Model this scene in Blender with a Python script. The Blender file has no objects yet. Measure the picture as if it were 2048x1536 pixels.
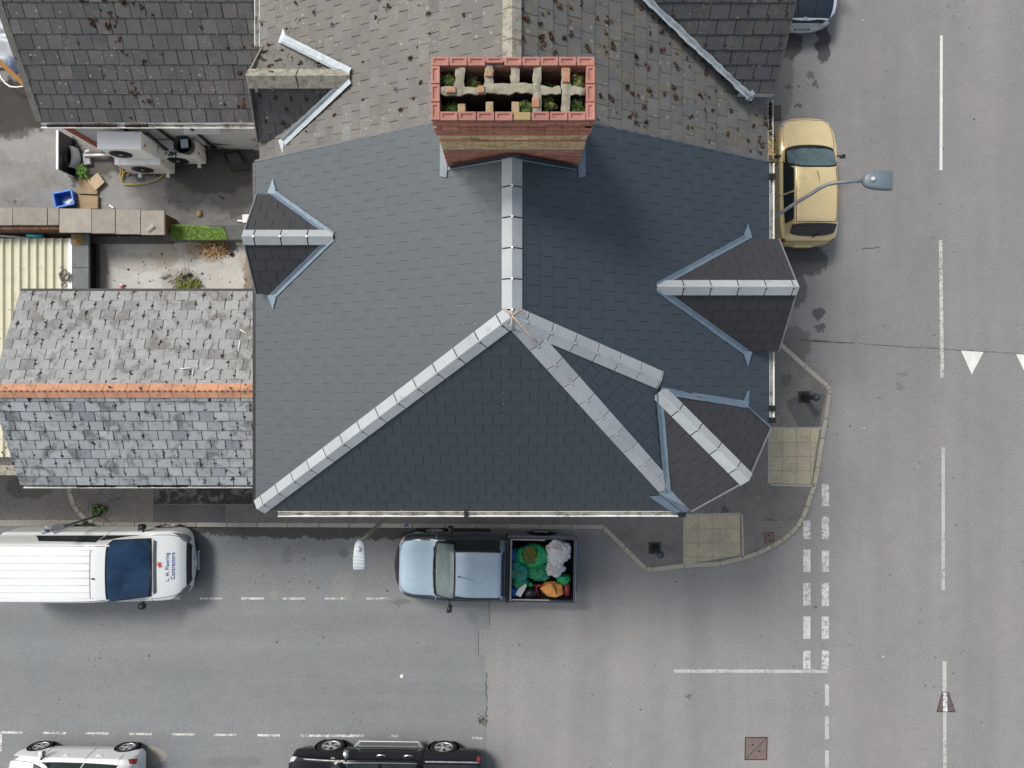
import bpy, math, random
import numpy as np
from mathutils import Vector, Matrix, noise
R = random.Random(11)
scn = bpy.context.scene
C = scn.collection
F, H = 1470.0, 21.0            # drone camera: focal length in photo pixels, height in metres
rad = math.radians
V = Vector

def P(px, py, z=0.0):          # a place in the world read off the photo at a known height
    d = H - z
    return V(((px - 1024) * d / F, (768 - py) * d / F, z))

# ------------------------------------------------------------------ materials
def N(nt, typ, **kw):
    n = nt.nodes.new(typ)
    for k, v in kw.items():
        if k in n.inputs.keys():
            n.inputs[k].default_value = v
        else:
            setattr(n, k, v)
    return n

def newmat(name):
    m = bpy.data.materials.new(name)
    m.use_nodes = True
    nt = m.node_tree
    b = nt.nodes['Principled BSDF']
    return m, nt, b

def mixc(nt, fac, a, b, mode='MIX'):
    n = nt.nodes.new('ShaderNodeMix'); n.data_type = 'RGBA'; n.blend_type = mode
    for sock, val in ((n.inputs[0], fac), (n.inputs[6], a), (n.inputs[7], b)):
        if hasattr(val, 'node'):
            nt.links.new(val, sock)
        elif isinstance(val, (int, float)):
            sock.default_value = val
        else:
            sock.default_value = (*val[:3], 1)
    return n.outputs[2]

def mrange(nt, val, a, b, c=0.0, d=1.0, smooth=False):
    n = nt.nodes.new('ShaderNodeMapRange')
    if smooth: n.interpolation_type = 'SMOOTHSTEP'
    nt.links.new(val, n.inputs[0])
    for i, v in enumerate((a, b, c, d)): n.inputs[1 + i].default_value = v
    return n.outputs[0]

def noi(nt, co, scale, detail=4, rough=.6, dist=0.0):
    n = N(nt, 'ShaderNodeTexNoise', Scale=scale, Detail=detail, Roughness=rough, Distortion=dist)
    nt.links.new(co, n.inputs['Vector'])
    return n.outputs['Fac']

def vor(nt, co, scale, feature='F1'):
    n = N(nt, 'ShaderNodeTexVoronoi', Scale=scale)
    n.feature = feature
    nt.links.new(co, n.inputs['Vector'])
    return n

def math_(nt, op, a, b=0.0):
    n = nt.nodes.new('ShaderNodeMath'); n.operation = op
    for i, v in enumerate((a, b)):
        if hasattr(v, 'node'): nt.links.new(v, n.inputs[i])
        else: n.inputs[i].default_value = v
    return n.outputs[0]

def spots(nt, co, scale, rmin, rmax, share, dist=None):
    """random round spots: returns a mask (voronoi cells, only a share of them carry a spot)"""
    v = vor(nt, co, scale)
    sep = nt.nodes.new('ShaderNodeSeparateColor'); nt.links.new(v.outputs['Color'], sep.inputs[0])
    on = math_(nt, 'LESS_THAN', sep.outputs[0], share)
    rr = mrange(nt, sep.outputs[1], 0, 1, rmin * scale, rmax * scale)
    d = v.outputs['Distance']
    e = math_(nt, 'SUBTRACT', rr, d)
    m = mrange(nt, e, 0.0, rmin * scale * .5, 0, 1)
    return math_(nt, 'MULTIPLY', m, on)

def wpos(nt):
    g = nt.nodes.new('ShaderNodeNewGeometry')
    return g.outputs['Position']

def bump(nt, b, h, strength, dist=.01):
    n = N(nt, 'ShaderNodeBump', Strength=strength, Distance=dist)
    nt.links.new(h, n.inputs['Height']); nt.links.new(n.outputs[0], b.inputs['Normal'])

def mat(name, col, rough=.6, spec=.5, metal=0.0, ns=6, na=.12, bs=0, bump_s=.3, tint=False, coat=0.0,
        dirt=None, dirt_s=3, dirt_t=(.55, .75), rvar=.1):
    m, nt, b = newmat(name)
    co = wpos(nt)
    f = noi(nt, co, ns, 6)
    k = mrange(nt, f, .25, .75, 1 - na, 1 + na)
    c = mixc(nt, 1.0, col, k, 'MULTIPLY')
    if tint:
        at = nt.nodes.new('ShaderNodeVertexColor'); at.layer_name = 'tint'
        c = mixc(nt, 1.0, c, at.outputs[0], 'MULTIPLY')
    if dirt:
        df = mrange(nt, noi(nt, co, dirt_s, 8, .7), dirt_t[0], dirt_t[1], 0, .9)
        c = mixc(nt, df, c, dirt)
    nt.links.new(c, b.inputs['Base Color'])
    r = mrange(nt, noi(nt, co, ns * 2.3, 3), .3, .7, max(0.02, rough - rvar), min(1, rough + rvar))
    nt.links.new(r, b.inputs['Roughness'])
    b.inputs['Specular IOR Level'].default_value = spec
    b.inputs['Metallic'].default_value = metal
    b.inputs['Coat Weight'].default_value = coat
    b.inputs['Coat Roughness'].default_value = .06
    if bs: bump(nt, b, noi(nt, co, bs, 4), bump_s, .01)
    return m

def asphalt(name, base, warm, fine=.35, dark_spots=.25, stains=(), cracks=0.0, rough=.85, big=.07, dist=1.0, streak=None, sz=0.0):
    m, nt, b = newmat(name)
    co = wpos(nt)
    f1 = noi(nt, co, .35, 5, .6); f2 = noi(nt, co, 2.2, 6, .7); f3 = noi(nt, co, 60, 2, .8); f4 = noi(nt, co, 26, 4, .85)
    c = mixc(nt, mrange(nt, f1, .38, .62), base, warm)
    c = mixc(nt, 1.0, c, mrange(nt, f2, .25, .75, 1 - big, 1 + big), 'MULTIPLY')
    c = mixc(nt, 1.0, c, mrange(nt, f3, .3, .7, 1 - fine, 1 + fine), 'MULTIPLY')
    c = mixc(nt, 1.0, c, mrange(nt, f4, .35, .65, 1 - fine * .75, 1 + fine * .75), 'MULTIPLY')
    if streak:                     # wheel tracks worn along the driving direction
        mp = nt.nodes.new('ShaderNodeMapping'); mp.inputs['Scale'].default_value = streak
        nt.links.new(co, mp.inputs[0])
        fs = noi(nt, mp.outputs[0], 1.0, 4, .55)
        c = mixc(nt, 1.0, c, mrange(nt, fs, .3, .7, .90, 1.08), 'MULTIPLY')
    # pale aggregate and gum
    v = vor(nt, co, 45)
    sep = nt.nodes.new('ShaderNodeSeparateColor'); nt.links.new(v.outputs['Color'], sep.inputs[0])
    agg = math_(nt, 'MULTIPLY', math_(nt, 'LESS_THAN', sep.outputs[0], .10), mrange(nt, v.outputs['Distance'], .45, .2))
    c = mixc(nt, math_(nt, 'MULTIPLY', agg, .35), c, (.5, .48, .45))
    c = mixc(nt, math_(nt, 'MULTIPLY', spots(nt, co, 1.8, .012, .030, .13), .85), c, (.62, .62, .6))
    if dark_spots:
        c = mixc(nt, math_(nt, 'MULTIPLY', spots(nt, co, 2.2, .016, .045, dark_spots * .8), .72), c, (.05, .05, .053))
        gate = mrange(nt, noi(nt, co, .45, 2), .5, .62)
        c = mixc(nt, math_(nt, 'MULTIPLY', math_(nt, 'MULTIPLY', spots(nt, co, 5.0, .012, .045, .5), gate), .5), c, (.05, .05, .05))
    if cracks:
        vc = vor(nt, co, 1.6, 'DISTANCE_TO_EDGE')
        nd = noi(nt, co, 3, 5)
        cm = math_(nt, 'MULTIPLY', mrange(nt, vc.outputs['Distance'], .015, .004), mrange(nt, nd, .5, .6))
        c = mixc(nt, math_(nt, 'MULTIPLY', cm, cracks), c, (.02, .02, .02))
    if stains:
        nz = N(nt, 'ShaderNodeTexNoise', Scale=4.5, Detail=5, Roughness=.65)
        nt.links.new(co, nz.inputs['Vector'])
        off = nt.nodes.new('ShaderNodeVectorMath'); off.operation = 'MULTIPLY_ADD'
        nt.links.new(nz.outputs['Color'], off.inputs[0]); off.inputs[1].default_value = (.5 * dist,) * 3
        sh = nt.nodes.new('ShaderNodeVectorMath'); sh.operation = 'ADD'
        nt.links.new(co, sh.inputs[0]); sh.inputs[1].default_value = (-.25 * dist, -.25 * dist, 0)
        nt.links.new(sh.outputs[0], off.inputs[2])
        for (px, py, rx, ry, dark, col) in stains:
            ctr = P(px, py, sz)
            mp = nt.nodes.new('ShaderNodeMapping'); mp.vector_type = 'TEXTURE'
            mp.inputs['Location'].default_value = (ctr.x, ctr.y, 0)
            mp.inputs['Scale'].default_value = (rx * (H - sz) / F, ry * (H - sz) / F, 100)
            nt.links.new(off.outputs[0], mp.inputs[0])
            ln = nt.nodes.new('ShaderNodeVectorMath'); ln.operation = 'LENGTH'
            nt.links.new(mp.outputs[0], ln.inputs[0])
            c = mixc(nt, math_(nt, 'MULTIPLY', mrange(nt, ln.outputs['Value'], 1.08, .86, 0, 1, True), dark), c, col)
    nt.links.new(c, b.inputs['Base Color'])
    b.inputs['Roughness'].default_value = rough
    b.inputs['Specular IOR Level'].default_value = .3
    bump(nt, b, f3, .25, .006)
    return m

def paint_line(name, wear, under, col=(.72, .71, .66)):
    m, nt, b = newmat(name)
    co = wpos(nt)
    f = noi(nt, co, 11, 8, .8)
    g = noi(nt, co, 1.2, 3)
    t = math_(nt, 'ADD', f, math_(nt, 'MULTIPLY', math_(nt, 'SUBTRACT', g, .5), .35))
    k = mrange(nt, t, wear - .06, wear + .06)
    cc = mixc(nt, 1.0, col, mrange(nt, noi(nt, co, 4, 5), .3, .7, .85, 1.08), 'MULTIPLY')
    nt.links.new(mixc(nt, k, under, cc), b.inputs['Base Color'])
    b.inputs['Roughness'].default_value = .8
    return m

def slate_mat(name, col, rough, spec, moss=None, moss_t=(.62, .7), lichen=None, na=.1, blot=None, coat=0.0):
    """slate with per-slate tone, blotches, moss and lichen spots"""
    m, nt, b = newmat(name)
    co = wpos(nt)
    at = nt.nodes.new('ShaderNodeVertexColor'); at.layer_name = 'tint'
    c = mixc(nt, 1.0, col, at.outputs[0], 'MULTIPLY')
    c = mixc(nt, 1.0, c, mrange(nt, noi(nt, co, 5, 6, .65), .25, .75, 1 - na, 1 + na), 'MULTIPLY')
    if blot:
        bf = mrange(nt, noi(nt, co, 2.6, 9, .72, .5), .50, .60, 0, .8)
        c = mixc(nt, bf, c, blot)
    if lichen:
        c = mixc(nt, math_(nt, 'MULTIPLY', spots(nt, co, 9, .006, .028, .45), .6), c, lichen)
        gate = mrange(nt, noi(nt, co, 1.1, 4), .5, .64)
        fi = mrange(nt, noi(nt, co, 34, 4, .8), .52, .62)
        c = mixc(nt, math_(nt, 'MULTIPLY', math_(nt, 'MULTIPLY', gate, fi), .5), c, lichen)
    if moss:
        mf = mrange(nt, noi(nt, co, 7, 8, .7), moss_t[0], moss_t[1], 0, .85)
        c = mixc(nt, mf, c, moss)
    nt.links.new(c, b.inputs['Base Color'])
    r = mrange(nt, noi(nt, co, 9, 4), .3, .7, rough - .06, rough + .08)
    nt.links.new(r, b.inputs['Roughness'])
    b.inputs['Specular IOR Level'].default_value = spec
    b.inputs['Coat Weight'].default_value = coat
    b.inputs['Coat Roughness'].default_value = .3
    bump(nt, b, noi(nt, co, 38, 5, .7), .22, .006)
    return m

def paint(name, col, metal=0.0, rough=.28, dirt=(.3, .27, .22), dt=(.62, .85), flake=.05, coat=.7, spec=.5):
    m, nt, b = newmat(name)
    co = wpos(nt)
    c = mixc(nt, 1.0, col, mrange(nt, noi(nt, co, 2.5, 5), .3, .7, 1 - flake, 1 + flake), 'MULTIPLY')
    df = mrange(nt, noi(nt, co, 14, 8, .75), dt[0], dt[1], 0, .55)
    c = mixc(nt, df, c, dirt)
    nt.links.new(c, b.inputs['Base Color'])
    nt.links.new(mrange(nt, noi(nt, co, 6, 4), .3, .7, rough - .06, rough + .12), b.inputs['Roughness'])
    b.inputs['Metallic'].default_value = metal
    b.inputs['Coat Weight'].default_value = coat; b.inputs['Specular IOR Level'].default_value = spec
    b.inputs['Coat Roughness'].default_value = .08
    return m

# ------------------------------------------------------------------ mesh building
class MB:
    def __init__(s): s.v = []; s.f = []; s.t = []; s.sm = []
    def add(s, vs, fs, tint=1.0, smooth=False):
        o = len(s.v); s.v += [V(v) for v in vs]
        for f in fs:
            s.f.append([i + o for i in f]); s.t.append(tint); s.sm.append(smooth)
    def box(s, c, size, rz=0.0, tint=1.0, M=None):
        x, y, z = (a / 2 for a in size)
        m = M if M is not None else Matrix.Translation(V(c)) @ Matrix.Rotation(rz, 4, 'Z')
        vs = [m @ V((a * x, b * y, d * z)) for d in (-1, 1) for b in (-1, 1) for a in (-1, 1)]
        s.add(vs, [(0, 2, 3, 1), (4, 5, 7, 6), (0, 1, 5, 4), (2, 6, 7, 3), (0, 4, 6, 2), (1, 3, 7, 5)], tint)
    def prism(s, poly, z0, z1, tint=1.0):
        n = len(poly)
        a = sum(poly[i][0] * poly[(i + 1) % n][1] - poly[(i + 1) % n][0] * poly[i][1] for i in range(n))
        if a < 0: poly = poly[::-1]
        vs = [V((p[0], p[1], z0)) for p in poly] + [V((p[0], p[1], z1)) for p in poly]
        s.add(vs, [tuple(range(n - 1, -1, -1)), tuple(range(n, 2 * n))] +
              [(i, (i + 1) % n, n + (i + 1) % n, n + i) for i in range(n)], tint)
    def poly(s, pts, tint=1.0): s.add(pts, [tuple(range(len(pts)))], tint)
    def slab(s, pts, n, t, tint=1.0):      # polygon with thickness t along -n
        k = len(pts); n = V(n)
        vs = [V(p) for p in pts] + [V(p) - n * t for p in pts]
        s.add(vs, [tuple(range(k)), tuple(range(2 * k - 1, k - 1, -1))] +
              [(i, k + i, k + (i + 1) % k, (i + 1) % k) for i in range(k)], tint)
    def tube(s, pts, r, n=8, tint=1.0, caps=True):
        pts = [V(p) for p in pts]; vs = []; m = len(pts)
        rs = r if isinstance(r, (list, tuple)) else [r] * m
        ref = None
        for i, p in enumerate(pts):
            t = (pts[min(i + 1, m - 1)] - pts[max(i - 1, 0)]).normalized()
            if ref is None:
                ref = t.orthogonal().normalized()
            ref = (ref - t * ref.dot(t)).normalized()
            b = t.cross(ref)
            for k in range(n):
                a = 2 * math.pi * k / n
                vs.append(p + (ref * math.cos(a) + b * math.sin(a)) * rs[i])
        fs = [(i * n + k, i * n + (k + 1) % n, (i + 1) * n + (k + 1) % n, (i + 1) * n + k) for i in range(m - 1) for k in range(n)]
        s.add(vs, fs, tint, True)
        if caps:
            o = len(s.v) - len(vs)
            s.f.append([o + k for k in range(n - 1, -1, -1)]); s.t.append(tint); s.sm.append(False)
            s.f.append([o + (m - 1) * n + k for k in range(n)]); s.t.append(tint); s.sm.append(False)
    def lathe(s, c, prof, n=20, tint=1.0, M=None, smooth=True, sx=1.0, sy=1.0, caps=True):
        m = M if M is not None else Matrix.Translation(V(c))
        vs = [m @ V((r * sx * math.cos(2 * math.pi * k / n), r * sy * math.sin(2 * math.pi * k / n), z)) for r, z in prof for k in range(n)]
        L = len(prof)
        s.add(vs, [(i * n + k, i * n + (k + 1) % n, (i + 1) * n + (k + 1) % n, (i + 1) * n + k) for i in range(L - 1) for k in range(n)], tint, smooth)
        o = len(s.v) - len(vs)
        if caps and prof[0][0] > 1e-4: s.f.append([o + k for k in range(n - 1, -1, -1)]); s.t.append(tint); s.sm.append(False)
        if caps and prof[-1][0] > 1e-4: s.f.append([o + (L - 1) * n + k for k in range(n)]); s.t.append(tint); s.sm.append(False)
    def blob(s, c, r, seed=0, amp=.3, fr=2.0, nu=10, nv=7, tint=1.0, rz=0, squash=True, fold=0.0):
        m = Matrix.Translation(V(c)) @ Matrix.Rotation(rz, 4, 'Z')
        vs = []; sd = V((seed * 3.7, seed * 1.3, seed * 7.1))
        for i in range(nv + 1):
            th = math.pi * i / nv
            for k in range(nu):
                ph = 2 * math.pi * k / nu
                d = V((math.sin(th) * math.cos(ph), math.sin(th) * math.sin(ph), math.cos(th)))
                q = 1 + amp * noise.noise(d * fr + sd)
                if fold: q += fold * abs(noise.noise(d * fr * 2.6 + sd * 1.7)) - fold * .35 * abs(noise.noise(d * fr * 5.5 + sd)) - fold * .09 * abs(noise.noise(d * fr * 11 + sd * .6))
                vs.append(m @ V((d.x * r[0] * q, d.y * r[1] * q, d.z * r[2] * q)))
        fs = [(i * nu + k, (i + 1) * nu + k, (i + 1) * nu + (k + 1) % nu, i * nu + (k + 1) % nu) for i in range(nv) for k in range(nu)]
        s.add(vs, fs, tint, True)

def islands(mb):
    """split a builder into its loose pieces"""
    par = list(range(len(mb.v)))
    def find(a):
        while par[a] != a: par[a] = par[par[a]]; a = par[a]
        return a
    for f in mb.f:
        r = find(f[0])
        for i in f[1:]: par[find(i)] = r
    out = {}
    for f, t, s in zip(mb.f, mb.t, mb.sm):
        k = find(f[0]); m, mp = out.setdefault(k, (MB(), {}))
        g = []
        for i in f:
            if i not in mp: mp[i] = len(m.v); m.v.append(mb.v[i])
            g.append(mp[i])
        m.f.append(g); m.t.append(t); m.sm.append(s)
    return [m for m, _ in out.values()]
def obs(name, mb, m, parent, **kw): return [ob(name, q, m, parent, **kw) for q in islands(mb)]
WM = {}
def root_matrix(o): return WM.get(o.name, Matrix.Identity(4))

def ob(name, mb, m, parent=None, local=False, bevel=0.0, kind=None, label=None, subd=0):
    me = bpy.data.meshes.new(name)
    vs = mb.v
    if parent is not None and not local:
        inv = root_matrix(parent).inverted()
        vs = [inv @ v for v in vs]
    me.from_pydata([tuple(v) for v in vs], [], mb.f)
    if any(t != 1.0 for t in mb.t):
        ca = me.color_attributes.new('tint', 'FLOAT_COLOR', 'CORNER')
        data = []
        for f, t in zip(mb.f, mb.t):
            q = (t, t, t, 1) if isinstance(t, (int, float)) else (*t, 1)
            data += list(q) * len(f)
        ca.data.foreach_set('color', data)
    else:
        ca = me.color_attributes.new('tint', 'FLOAT_COLOR', 'CORNER')
        ca.data.foreach_set('color', [1.0] * (4 * len(me.loops)))
    me.polygons.foreach_set('use_smooth', mb.sm)
    me.materials.append(m)
    me.update()
    o = bpy.data.objects.new(name, me); C.objects.link(o)
    if parent is not None:
        o.parent = parent; WM[o.name] = root_matrix(parent)
    if bevel:
        b = o.modifiers.new('bevel', 'BEVEL'); b.width = bevel; b.segments = 2; b.limit_method = 'ANGLE'
    if subd:
        b = o.modifiers.new('sub', 'SUBSURF'); b.levels = subd; b.render_levels = subd
    if kind: o['kind'] = kind
    if label: o['label'] = label
    return o

def thing(name, label, cat, loc=(0, 0, 0), rz=0.0, group=None):
    o = bpy.data.objects.new(name, None); C.objects.link(o)
    o.empty_display_size = .2
    o.location = loc; o.rotation_euler = (0, 0, rz)
    WM[o.name] = Matrix.Translation(V(loc)) @ Matrix.Rotation(rz, 4, 'Z')
    o['label'] = label; o['category'] = cat
    if group: o['group'] = group
    return o

def solo(name, mb, m, label, cat, group=None, loc=None, **kw):     # a thing that is one mesh
    ctr = V(loc) if loc is not None else sum((V(v) for v in mb.v), V()) / max(1, len(mb.v))
    if loc is None: ctr.z = min(v.z for v in mb.v)
    mb.v = [v - ctr for v in mb.v]
    o = ob(name, mb, m, None, **kw); o.location = ctr
    o['label'] = label; o['category'] = cat
    if group: o['group'] = group
    return o

def struct(name, mb, m, kind='structure', **kw): return ob(name, mb, m, None, kind=kind, **kw)

def text_mesh(body, size, name):
    cu = bpy.data.curves.new(name, 'FONT'); cu.body = body; cu.size = size
    cu.align_x = 'CENTER'; cu.align_y = 'CENTER'; cu.extrude = .001; cu.offset = size * .014; cu.space_character = 1.12
    t = bpy.data.objects.new(name, cu); C.objects.link(t)
    dg = bpy.context.evaluated_depsgraph_get()
    me = bpy.data.meshes.new_from_object(t.evaluated_get(dg))
    vs = [v.co.copy() for v in me.vertices]; fs = [tuple(p.vertices) for p in me.polygons]
    bpy.data.objects.remove(t); bpy.data.curves.remove(cu); bpy.data.meshes.remove(me)
    return vs, fs

# ------------------------------------------------------------------ roofing helpers
def clip(poly, clipper):      # Sutherland-Hodgman, both CCW 2D, clipper convex
    out = poly
    n = len(clipper)
    for i in range(n):
        a, b = clipper[i], clipper[(i + 1) % n]
        inp, out = out, []
        if not inp: return []
        ex, ey = b[0] - a[0], b[1] - a[1]
        side = lambda p: ex * (p[1] - a[1]) - ey * (p[0] - a[0])
        for j in range(len(inp)):
            p, q = inp[j], inp[(j + 1) % len(inp)]
            sp, sq = side(p), side(q)
            if sp >= 0: out.append(p)
            if (sp >= 0) != (sq >= 0):
                t = sp / (sp - sq)
                out.append((p[0] + (q[0] - p[0]) * t, p[1] + (q[1] - p[1]) * t))
    return out

def plane_n(poly):
    n = V()
    for i in range(len(poly)):
        a, b = poly[i], poly[(i + 1) % len(poly)]
        n += a.cross(b)
    n.normalize()
    return n if n.z > 0 else -n

def slates(mb, poly, up=None, w=.3, g=.22, gap=.006, th=.007, tone=.06, jit=0.0, shift=.5, tintfn=None, joints=None, lift=0.0, under=.35, edge=None):
    poly = [V(p) for p in poly]
    n = plane_n(poly)
    if up is None:
        up = V((0, 0, 1)); 
    up = (up - n * up.dot(n)).normalized()
    u = up.cross(n).normalized()
    o = min(poly, key=lambda p: p.dot(up))
    q = [((p - o).dot(u), (p - o).dot(up)) for p in poly]
    ar = sum(q[i][0] * q[(i + 1) % len(q)][1] - q[(i + 1) % len(q)][0] * q[i][1] for i in range(len(q)))
    if ar < 0: q = q[::-1]
    us = [a for a, _ in q]; vs = [b for _, b in q]
    to3 = lambda a, b, h: o + u * a + up * b + n * h
    mb.add([to3(a, b, 0.001 + lift) for a, b in q], [tuple(range(len(q)))], under)     # battened underlay seen in the gaps
    k = 0; v0 = min(vs)
    while v0 < max(vs):
        off = (k % 2) * w * shift + (R.uniform(-jit, jit) * w * 3 if jit else 0)
        a = math.floor((min(us) - off) / w) * w + off
        while a < max(us):
            dv = R.uniform(-jit, jit) * g if jit else 0
            gg = gap * (1 + R.uniform(-.3, 1.6) * (1 if jit else .2))
            quad = [(a + gg / 2, v0 + dv), (a + w - gg / 2, v0 + dv + (R.uniform(-jit, jit) * g * .5 if jit else 0)), (a + w - gg / 2, v0 + g + .004), (a + gg / 2, v0 + g + .004)]
            c = clip(quad, q)
            if len(c) >= 3:
                t = 1 + R.gauss(0, tone)
                if tintfn: t = tintfn(R, t)
                m = len(c)
                hh = [lift + th * (2.1 - 1.6 * min(1, max(0, (y - v0) / g))) for _, y in c]
                vv = [to3(x, y, h) for (x, y), h in zip(c, hh)] + [to3(x, y, lift) for x, y in c]
                mb.add(vv, [tuple(range(m))] + [(i, m + i, m + (i + 1) % m, (i + 1) % m) for i in range(m)], t)
                if edge is not None and k > 0 and R.random() < .85 and len(c) == 4:
                    m_ = 5; lo = []; hi = []
                    for i_ in range(m_ + 1):
                        xx = a + w * i_ / m_
                        lo.append(to3(xx, v0 + dv - R.uniform(.002, .02), lift + th * 1.0)); hi.append(to3(xx, v0 + dv + R.uniform(-.002, .004), lift + th * 2.3))
                    edge.add(lo + hi, [(i_, i_ + 1, m_ + 2 + i_, m_ + 1 + i_) for i_ in range(m_)], R.uniform(.6, 1.3))
                if joints is not None and len(c) == 4:
                    joints.append((to3(a, v0 + g * R.uniform(.02, .5), lift + th * 1.7 + .004), n))
            a += w
        v0 += g; k += 1

def down_dir(n, t):
    a = n.cross(t).normalized()
    return a if a.z < 0 else -a

def ridge(mb, P0, P1, n1, n2, w=.15, seg=.45, lift=.035, th=.018, gap=.018, clips=None, tone=.04, flip1=None, flip2=None, first=0.0):
    P0, P1 = V(P0), V(P1); t = (P1 - P0).normalized(); L = (P1 - P0).length
    a = flip1 if flip1 is not None else down_dir(n1, t)
    b = flip2 if flip2 is not None else down_dir(n2, t)
    nn = (n1 + n2).normalized()
    s = 0.0; k = 0
    while s < L - .02:
        e = min(L, s + (first if (k == 0 and first) else seg))
        tt = 1 + R.gauss(0, tone)
        A, B = P0 + t * (s + gap / 2), P0 + t * (e - gap / 2)
        vs = []
        for q in (A, B):
            vs += [q + a * w + n1 * lift, q + nn * (lift + .012), q + b * w + n2 * lift,
                   q + b * w + n2 * (lift - th), q + nn * (lift - th), q + a * w + n1 * (lift - th)]
        fs = [(0, 1, 7, 6), (1, 2, 8, 7), (2, 3, 9, 8), (3, 4, 10, 9), (4, 5, 11, 10), (5, 0, 6, 11), (5, 4, 1, 0), (4, 3, 2, 1), (6, 7, 10, 11), (7, 8, 9, 10)]
        mb.add(vs, fs, tt)
        if clips is not None and e < L - .05:
            clips.box(P0 + t * e + nn * (lift + .012), (.032, .032, .018))
        s = e; k += 1
    # bedding under the tiles, seen in the joints
    A, B = P0 + t * .02, P1 - t * .02
    return a, b

def bedding(mb, P0, P1, n1, n2, w=.14, lift=.012):
    P0, P1 = V(P0), V(P1); t = (P1 - P0).normalized()
    a, b = down_dir(n1, t), down_dir(n2, t); nn = (n1 + n2).normalized()
    vs = []
    for q in (P0, P1): vs += [q + a * w + n1 * lift, q + nn * (lift + .008), q + b * w + n2 * lift]
    mb.add(vs, [(0, 1, 4, 3), (1, 2, 5, 4)], .25)

def strip(mb, P0, P1, a, b, n1, n2, w1, w2, lift=.022, th=.012, seg=14, wob=.004):
    """dressed lead along a valley, a and b pointing into the two roof faces"""
    P0, P1 = V(P0), V(P1)
    nn = (n1 + n2).normalized()
    rows = []
    for i in range(seg + 1):
        q = P0.lerp(P1, i / seg)
        j = lambda: R.uniform(-wob, wob)
        rows.append([q + a * (w1 + j()) + n1 * (lift + j() * .5), q + a * (w1 * .5) + n1 * (lift + .01 + j()), q + nn * (lift * .8 + j() * .5),
                     q + b * (w2 * .5) + n2 * (lift + .008 + j()), q + b * (w2 + j()) + n2 * (lift + j() * .5)])
    vs = [p for r in rows for p in r]
    k = 5
    mb.add(vs, [(i * k + c, i * k + c + 1, (i + 1) * k + c + 1, (i + 1) * k + c) for i in range(seg) for c in range(k - 1)], 1.0, True)

def tuft(mb, c, n, r, seed, tint=1.0):
    """a small cushion of moss"""
    for j in range(R.choice((1, 2, 3, 3, 4))):
        q = V(c) + V((R.uniform(-1, 1), R.uniform(-1, 1), 0)) * r * 1.1
        q -= V(n) * (q - V(c)).dot(V(n))
        k = R.uniform(.35, .8)
        mb.blob(q, (r * k, r * k * R.uniform(.6, 1.3), r * .38 * k), seed + j, .9, 2.2, 7, 4, tint * R.uniform(.6, 1.4), R.uniform(0, 3))

def gutter(mb, P0, P1, r=.055, out=None, floor=.02):
    """open half-round channel; out = horizontal vector away from the wall"""
    P0, P1 = V(P0), V(P1); out = V(out).normalized()
    prof = []
    for i in range(9):
        a = math.pi * i / 8
        prof.append((-math.cos(a) * r, -math.sin(a) * r))
    inner = [(x * .86, y * .86) for x, y in prof][::-1]
    ring = prof + inner
    vs = []
    for q in (P0, P1): vs += [q + out * x + V((0, 0, y)) for x, y in ring]
    k = len(ring)
    mb.add(vs, [(i, (i + 1) % k, k + (i + 1) % k, k + i) for i in range(k)] + [tuple(range(k - 1, -1, -1)), tuple(range(k, 2 * k))], 1.0, False)

def leaf_plant(mb, c, r, n, seed, tilt=.5, w=.3, up=.5, tone=.3, frond=False):
    rr = random.Random(seed)
    for i in range(n):
        a = rr.uniform(0, 6.283); L = r * rr.uniform(.45, 1.05)
        d = V((math.cos(a), math.sin(a), rr.uniform(.0, up * 2))).normalized()
        s = d.cross(V((0, 0, 1)))
        if s.length < 1e-3: s = V((1, 0, 0))
        s.normalize()
        base = V(c) + V((rr.uniform(-1, 1), rr.uniform(-1, 1), 0)) * r * .25
        t = rr.uniform(1 - tone, 1 + tone)
        if not frond:
            mid = base + d * L * .55 + V((0, 0, L * .1)); tip = base + d * L - V((0, 0, L * .22))
            ww = L * w * rr.uniform(.7, 1.2)
            mb.add([base, mid + s * ww * .5, tip, mid - s * ww * .5, mid + V((0, 0, ww * .12))], [(0, 1, 4), (1, 2, 4), (2, 3, 4), (3, 0, 4)], t, False)
        else:
            steps = 7
            for k in range(1, steps):
                q = base + d * L * k / steps - V((0, 0, L * .35 * (k / steps) ** 2))
                ll = L * .28 * math.sin(math.pi * (k + .5) / (steps + 1))
                for sg in (-1, 1):
                    e = (s * sg + d * .35).normalized()
                    mb.add([q, q + e * ll * .6 + d * ll * .14, q + e * ll, q + e * ll * .6 - d * ll * .14], [(0, 1, 2, 3)], t * rr.uniform(.8, 1.2))
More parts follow.
